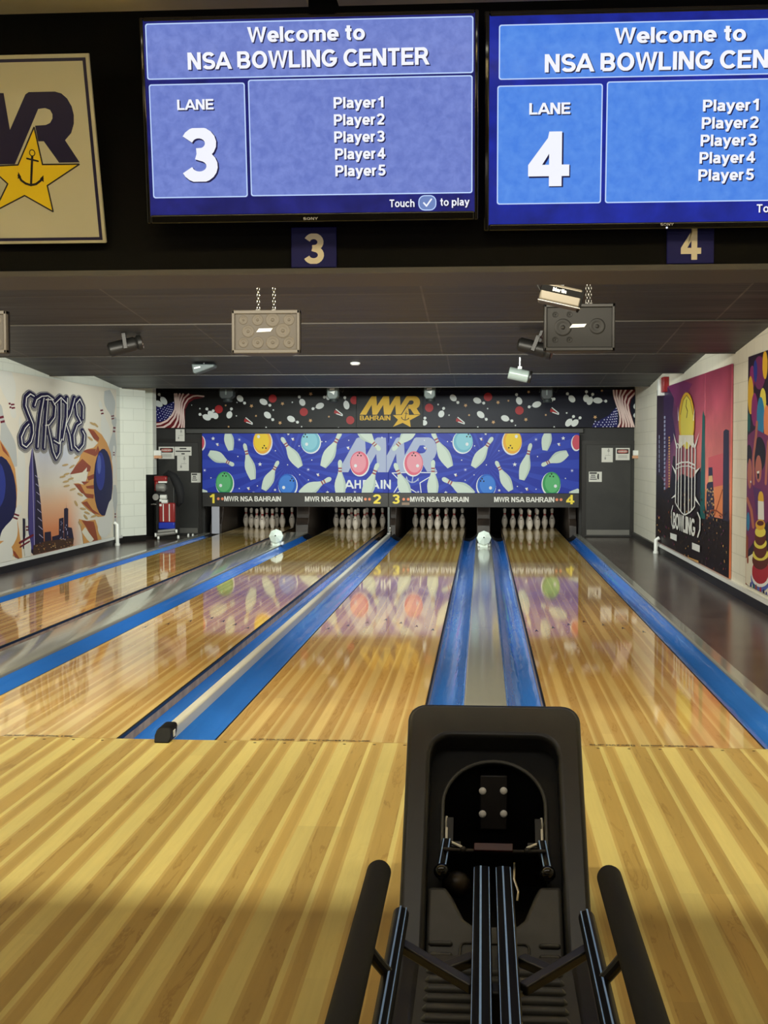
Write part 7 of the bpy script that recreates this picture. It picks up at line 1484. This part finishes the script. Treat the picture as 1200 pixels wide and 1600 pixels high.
M_PEACH = mat('switch_peach', (206, 156, 120), .5)
for x, y, z, lb in ((-5.615, 22.63, 1.36, 'small white switch box with peach base beside the left black door'), (2.655, 23.2, 1.36, 'small white switch box with peach base on the wall beside the right door')):
    t = thing('switch_box', (x, y, z), lb, 'switch box')
    MB().box(x-.06, x+.06, y-.06, y+.02, z+.05, z+.14, M_WHITE).build('cover', t, bev=.008); MB().box(x-.07, x+.07, y-.05, y+.03, z, z+.05, M_PEACH).build('base', t, bev=.006)
# white ball sensors at the lane ends
def sensor(x, y, lb, z=.001):
    t = thing('sensor_housing', (x, y, z), lb, 'sensor', 'white sensor boxes at the lane ends')
    mb = MB(); mb.lathe([(.09, -.10), (.112, -.06), (.112, .0), (.02, .07)], (x, y, z+.145), mat('sensor_white', (214, 228, 218), .4), 8, (0, -1, .25)); mb.box(x-.06, x+.06, y+.0, y+.1, z, z+.10, MATS['sensor_white']); mb.build('shell', t, smooth=False)
    A = Art((x, y-.072, .155+z), (1, 0, 0), (0, 0, 1)).normal((0, -1, 0)); A.shape([(-.014, -.01), (.014, -.01), (.006, .012), (-.006, .012)], M_DARKHOLE); A.build('sensor_window', t, smooth=False)
    MB().box(x-.1, x+.1, y+.08, y+.2, z, z+.05, M_WHITE).build('base', t, bev=.01)
sensor(.026, 20.5, 'white faceted sensor box on the cap between the racks of 3 and 4')
sensor(-3.22, 20.5, 'white faceted sensor box on the pale cap between the racks of 1 and 2', .0125)
# lane cleaning machine standing upright by the left door
t = thing('lane_machine', (-5.42, 22.4, -.04), 'red and silver lane machine with blue band standing upright by the left door', 'lane machine')
M_MR = mat('machine_red', (140, 36, 36), .3); M_MB = mat('machine_blue', (26, 52, 170), .3); M_MS = mat('machine_silver', (176, 176, 172), .3, .6)
MB().box(-5.62, -5.28, 22.42, 22.80, .05, 1.05, M_BLK).build('chassis', t, bev=.015)
MB().box(-5.545, -5.265, 22.36, 22.44, .26, .60, M_MR).build('lower_panel', t, bev=.02)
for x in (-5.47, -5.365): MB().box(x, x+.015, 22.35, 22.362, .28, .58, M_WHITE).build('stripe', t, smooth=False)
MB().box(-5.55, -5.27, 22.35, 22.44, .15, .265, M_MB).build('blue_band', t, bev=.015)
MB().lathe([(.035, -.16), (.035, .16)], (-5.42, 22.36, .07), M_MS, 14, (1, 0, .12)).build('roller', t); MB().lathe([(.03, -.15), (.03, .15)], (-5.40, 22.34, .12), M_MS, 14, (1, 0, .1)).build('roller', t)
for x, y, z in ((-5.60, 22.36, .045), (-5.24, 22.36, .11), (-5.56, 22.38, -.003), (-5.24, 22.5, .0)):
    MB().lathe([(.02, -.02), (.036, -.016), (.036, .016), (.02, .02)], (x, y, z), M_WHITE, 14, (1, .3, 0)).build('caster', t)
MB().box(-5.63, -5.40, 22.36, 22.5, .96, 1.06, M_MR).build('top_cover', t, bev=.025); MB().box(-5.62, -5.56, 22.37, 22.45, .80, .97, M_MR).build('side_cover', t, bev=.015)
MB().lathe([(.065, -.08), (.07, -.07), (.07, .06), (.05, .08)], (-5.50, 22.37, .86), M_MS, 18, (1, 0, 0)).build('motor', t)
MB().lathe([(.04, -.055), (.04, .055)], (-5.46, 22.37, .70), M_WHITE, 16, (1, 0, 0)).build('bottle', t); MB().lathe([(.035, -.05), (.035, .05)], (-5.44, 22.37, .62), M_WHITE, 16, (1, 0, 0)).build('bottle', t)
MB().lathe([(.015, -.01), (.055, -.01), (.055, .01), (.015, .01)], (-5.585, 22.33, .70), M_MS, 20, (0, -1, 0)).build('reel', t)
mb = MB(); mb.tube([(-5.68, 22.36, .57), (-5.58, 22.36, .57)], .012, M_CHROME, 10); mb.box(-5.53, -5.49, 22.35, 22.38, .54, .58, M_WHITE); mb.box(-5.53, -5.49, 22.35, 22.38, .62, .66, M_WHITE); mb.box(-5.55, -5.40, 22.36, 22.40, .94, .97, M_WHITE); mb.build('handle', t, bev=.004)
mb = MB(); mb.tube([(-5.50, 22.55, 1.04), (-5.40, 22.50, 1.10), (-5.30, 22.46, 1.04), (-5.22, 22.44, .90), (-5.18, 22.44, .75), (-5.19, 22.46, .62), (-5.24, 22.5, .55)], [.04, .06, .075, .08, .075, .06, .03], mat('cover_dark_cloth', (18, 19, 22), .8), 14); mb.build('cable_bundle', t)
t = thing('floor_dolly', (-5.14, 23.0, -.04), 'low black dolly with small white wheels on the floor right of the lane machine', 'dolly')
MB().box(-5.42, -5.07, 22.96, 23.04, -.005, .02, M_BLK).build('bar', t, bev=.005)
for x in (-5.16, -5.08): MB().lathe([(.012, -.015), (.035, -.012), (.035, .012), (.012, .015)], (x, 22.95, .0), M_WHITE, 14, (1, 0, 0)).build('caster', t)
# ------------------------------------------------------------------ ball return with ramp rails (foreground)
XC = .04; TH = math.radians(44.1); BV = Vector((0, math.cos(TH), math.sin(TH))); BN = Vector((0, -math.sin(TH), math.cos(TH)))
def fp(u, v, n=0): return Vector((XC+u, 3.7, 0))+BV*v+BN*n
t = thing('ball_return', (XC, 3.7, 0), 'black ball return with rounded hood, arched opening and blue-lined ramp rails', 'ball return')
Z0 = -.045
outer = [(-.282, .0), (-.282, .862)]+arc(-.222, .872, .060, 180, 90, 6)+arc(.222, .872, .060, 90, 0, 6)+[(.282, .862), (.282, .0)]
inner = [(.203, .0), (.203, .735)]+arc(.138, .745, .062, 0, 90, 6)+arc(-.138, .745, .062, 90, 180, 6)+[(-.203, .735), (-.203, .0)]
mb = MB(); mb.prism([fp(u, v, 0) for u, v in outer+inner], BN*-.10, M_HOOD)
h = mb.build('hood_frame', t, bev=.016, seg=3, ang=50)
mb = MB()                                                          # shell sides, back and top behind the frame
side = [fp(0, .0, -.07), fp(0, .86, -.07), Vector((0, 4.50, .60)), Vector((0, 4.66, .48)), Vector((0, 4.72, 0.0)), Vector((0, 3.76, 0))]
for u in (-.278, .258): mb.prism([(XC+u, p.y, max(p.z, 0)) for p in side], (.02, 0, 0), M_HOOD)
mb.box(XC-.26, XC+.26, 4.70, 4.72, 0, .45, M_HOOD)
mb.prism([(XC-.262, fp(0, .86, -.07).y, fp(0, .86, -.07).z), (XC-.262, 4.50, .60), (XC-.262, 4.66, .48), (XC-.262, 4.72, .40), (XC-.262, 4.70, .40), (XC-.262, 4.645, .465), (XC-.262, 4.49, .58), (XC-.262, fp(0, .85, -.09).y, fp(0, .85, -.09).z)], (.524, 0, 0), M_HOOD)
mb.build('hood_shell', t, bev=.006)
pa = [(-.215, .28), (-.215, .82), (.215, .82), (.215, .28), (.160, .28), (.160, .575)]+[(x, y) for x, y in arc(0, .590, .160, 5, 175, 18)]+[(-.160, .575), (-.160, .28)]
M_REC = mottled('recess_black', (8, 8, 8), (12, 12, 11), .55, 20, .2)
MB().prism([fp(u, v, -.075) for u, v in pa], BN*-.012, M_REC).build('recess_panel', t, smooth=False)
mb = MB(); mb.tube([fp(u, v, -.070) for u, v in [(.163, .33), (.163, .45), (.163, .575)]+arc(0, .590, .163, 5, 175, 22)+[(-.163, .575), (-.163, .45), (-.163, .33)]], .0065, mat('arch_trim_grey', (62, 62, 58), .35), 10); mb.build('arch_trim', t)
mb = MB(); mb.box(XC-.255, XC+.255, 4.42, 4.44, 0.0, .56, M_DARKHOLE); mb.box(XC-.255, XC+.255, 3.745, 4.42, 0.002, .02, M_DARKHOLE); bp = mb.build('back_plate', t, smooth=False)
MB().box(XC-.045, XC+.045, 4.30, 4.42, .245, .425, mat('plate_dark_brown', (18, 14, 13), .5)).build('guide_block', bp, bev=.004)
for x, z in ((.004, .374), (.0725, .376), (.004, .298), (.073, .300)): MB().ball((x, 4.297, z), .0125, mat('bolt_white', (240, 238, 230), .4), 14, (1, .6, 1)).build('bolt', bp)
for s in (-1, 1):                                                  # chrome guide brackets, lever knobs with lined rods
    mb = MB()
    M_BRK = mat('bracket_painted_shine', (236, 234, 222), .35)  # chrome's bright reflections painted in as a pale non-metal
    mb.tube([fp(s*.150, .565, -.10), fp(s*.152, .545, -.10), fp(s*.151, .525, -.10)], .004, M_BRK, 8); mb.tube([fp(s*.140, .57, -.12), fp(s*.139, .49, -.12)], .004, M_STEEL, 8)
    mb.tube([fp(s*.149, .508, -.07), fp(s*.149, .462, -.07), fp(s*.128, .455, -.07), fp(s*.102, .443, -.07), fp(s*.098, .434, -.07), fp(s*.104, .428, -.07), fp(s*.136, .430, -.07)], .0042, M_BRK, 8)
    mb.obox(fp(s*.138, .50, -.085), (1, 0, 0), BV, BN, (-.010, .010), (-.04, .05), (-.006, .006), M_BLK); mb.obox(fp(s*.118, .452, -.08), (1, 0, 0), BV, BN, (-.014, .014), (-.007, .011), (-.004, .006), M_BLK)
    mb.build('guide_bracket', t)
    a = fp(s*.147, .452, -.06); b = Vector((XC+s*.159, 3.95, .216)); d = (b-a)
    mb = MB().tube([a, b], .016, M_RAILB, 12); rod = mb.build('lever_rod', t)
    for q in (-.009, .010): MB().tube([a+Vector((q, -.006, .012)), b+Vector((q, -.006, .012))], .0022, M_STRIPE, 6).build('blue_line', rod)
    MB().ball(b, .0245, mat('knob_black', (14, 14, 14), .14), 20).build('knob', t)
mb = MB(); mb.tube([fp(-.155, .405, -.02), fp(-.07, .402, -.02), fp(.07, .402, -.02), fp(.155, .405, -.02)], .006, mat('bar_dark_steel', (60, 58, 58), .35, .8), 10)
for u in (-.095, .10): mb.ball(fp(u, .403, -.018), .011, M_BLK, 12)
mb.build('cross_bar', t)
MB().obox(fp(-.002, .402, -.012), (1, 0, 0), BV, BN, (-.06, .058), (-.006, .020), (-.004, .006), mat('plate_dark_red', (60, 20, 22), .4)).build('red_plate', t, bev=.002)
mb = MB(); mb.ball(fp(-.115, .335, -.11), .045, mat('worn_metal', (40, 34, 26), .4, .5), 18, (1, 1, .9)); mb.build('pulley', t)
mb = MB(); mb.tube([fp(.062, .385, -.06), fp(.060, .33, -.06), fp(.072, .29, -.06), fp(.068, .26, -.06)], .004, M_CHROME, 8); mb.build('spring_wire', t)
foot = [(-.201, -.04), (-.201, .285), (-.146, .287), (-.125, .255), (-.09, .185), (-.062, .165), (.062, .165), (.088, .187), (.118, .260), (.135, .294), (.201, .296), (.201, -.04)]
mb = MB(); mb.prism([fp(u, v, -.03) for u, v in foot], BN*-.05, M_FOOT); fo = mb.build('foot_plate', t, bev=.012, seg=3)
for v in (.105, .070, .036):
    for u0, u1 in ((-.193, -.122), (.128, .190)): MB().tube([fp(u0, v, -.030), fp(u0+.006, v, -.029), fp(u1-.006, v, -.029), fp(u1, v, -.030)], [.004, .0085, .0085, .004], M_FOOT, 12).build('grip_rib', fo)
mb = MB(); mb.tube([fp(u, v, -.028) for u, v in [(-.10, .06), (-.10, .095)]+arc(-.085, .095, .014, 180, 90, 3)+arc(.085, .095, .014, 90, 0, 3)+[(.10, .06)]+arc(.085, .058, .014, 0, -90, 3)+arc(-.085, .058, .014, -90, -180, 3)], .004, M_FOOT, 8, False, True); mb.build('pocket_rim', fo)
mb = MB(); mb.box(XC-.268, XC+.262, 1.85, 3.74, 0, .045, M_FOOT); ba = mb.build('base_plate', t, bev=.015)
for i in range(6):
    y = 3.60-i*.062; MB().tube([(XC-.19, y, .044), (XC-.18, y, .046), (XC+.175, y, .046), (XC+.185, y, .044)], [.006, .015, .015, .006], M_FOOT, 12).build('grip_rib', ba)
for xa, xb in ((-.276, -.205), (.205, .276)): MB().box(XC+xa, XC+xb, 3.2, 3.76, 0, .05, M_HOOD).build('hood_skirt', t, bev=.02, seg=3)
def rail(x0, x1, y0, y1, z, stripes, nm, par=None):
    w = x1-x0; P = [(x0+.004, z-.034), (x1-.004, z-.034), (x1, z-.022)]+arc(x1-.012, z-.012, .012, 0, 90, 4)+arc(x0+.012, z-.012, .012, 90, 180, 4)+[(x0, z-.022)]
    r = MB().prism([(a, y0, b) for a, b in P], (0, y1-y0, 0), M_RAILB).build(nm, t)
    for sx, sw, dz in stripes: MB().box(sx-sw/2, sx+sw/2, y0, y1+.0005, z-.004-dz, z+.0006-dz, M_STRIPE).build('blue_line', r, smooth=False)
    return r
rail(-.022, .026, 1.85, 3.748, .30, ((-.001, .0052, 0), (.0215, .0026, .003), (-.0195, .002, .005)), 'ramp_rail')
rail(.040, .088, 1.85, 3.748, .30, ((.0615, .0045, 0), (.0815, .004, .002), (.0425, .0016, .004)), 'ramp_rail')
for s, x, y1, zz, ss in ((-1, -.2025, 3.315, .33, (-.001, .013)), (1, .2655, 3.325, .33, (.001, -.014))):
    mb = MB(); mb.tube([(x, 1.85, zz-.02), (x, y1-.012, zz-.02), (x, y1, zz-.02)], [.0205, .0205, .016], M_RAILB, 20); r = mb.build('side_rail', t, ang=50)
    for q, wd in ((ss[0], .0042), (ss[1], .0032)):
        zt = zz-.02+math.sqrt(.0205**2-q*q); MB().box(x+q-wd/2, x+q+wd/2, 1.85, y1-.005, zt-.004, zt+.0006, M_STRIPE).build('blue_line', r, smooth=False)
    fx = x+s*.0605; mb = MB(); R = .0315
    P = [(fx, 1.85, .40)]+[(fx, 3.36, .40)]+[(fx, 3.36+R*math.sin(a), .40) for a in (.5, .9, 1.2, 1.4, 1.52)]
    mb.tube(P, [R, R]+[R*math.cos(a) for a in (.5, .9, 1.2, 1.4, 1.52)], M_FOAM, 24); mb.build('foam_bar', t, ang=60)
    mb = MB(); mb.tube([(x, 2.895, .315), (x+s*.03, 2.895, .35), (fx, 2.895, .39)], .014, M_BLK, 10); mb.build('bar_stub', t)
    c0 = Vector((x, 3.16, .29)); c1 = Vector((XC+s*.055, 3.00, .25)); d = (c1-c0).normalized(); w = Vector((0, 0, 1)).cross(d)
    mb = MB(); mb.obox(c0, d, w, (0, 0, 1), (0, (c1-c0).length), (-.016, .016), (-.012, .012), M_HOOD)
    mb.build('strut_arm', t, bev=.004); mb = MB()
    c2 = Vector((XC+s*.125, 3.07, .262)); c3 = Vector((XC+s*.055, 3.125, .27)); d = (c3-c2).normalized(); w = Vector((0, 0, 1)).cross(d)
    mb.obox(c2, d, w, (0, 0, 1), (0, (c3-c2).length), (-.018, .018), (-.010, .014), M_HOOD); mb.build('strut_arm', t, bev=.004)
mb = MB(); mb.prism([(XC-.075, 3.035, .235), (XC+.072, 3.035, .235), (XC+.04, 2.96, .235), (XC-.042, 2.96, .235)], (0, 0, .012), mat('plate_grey_beige', (104, 100, 88), .5)); mb.build('brace_plate', t)
mb = MB(); mb.box(XC-.03, XC+.03, 2.95, 3.01, .04, .262, M_BLK); mb.box(XC-.03, XC+.03, 2.0, 2.06, .04, .262, M_BLK); mb.box(XC-.22, XC+.21, 2.02, 2.06, .24, .262, M_BLK); mb.build('support_post', t, bev=.006)
for s, x in ((-1, -.2025), (1, .2655)):
    mb = MB(); mb.box(x-.012, x+.012, 2.02, 2.06, .24, .30, M_BLK); mb.tube([(x, 2.04, .315), (x+s*.03, 2.04, .35), (x+s*.0605, 2.04, .39)], .014, M_BLK, 10); mb.build('bar_stub', t)
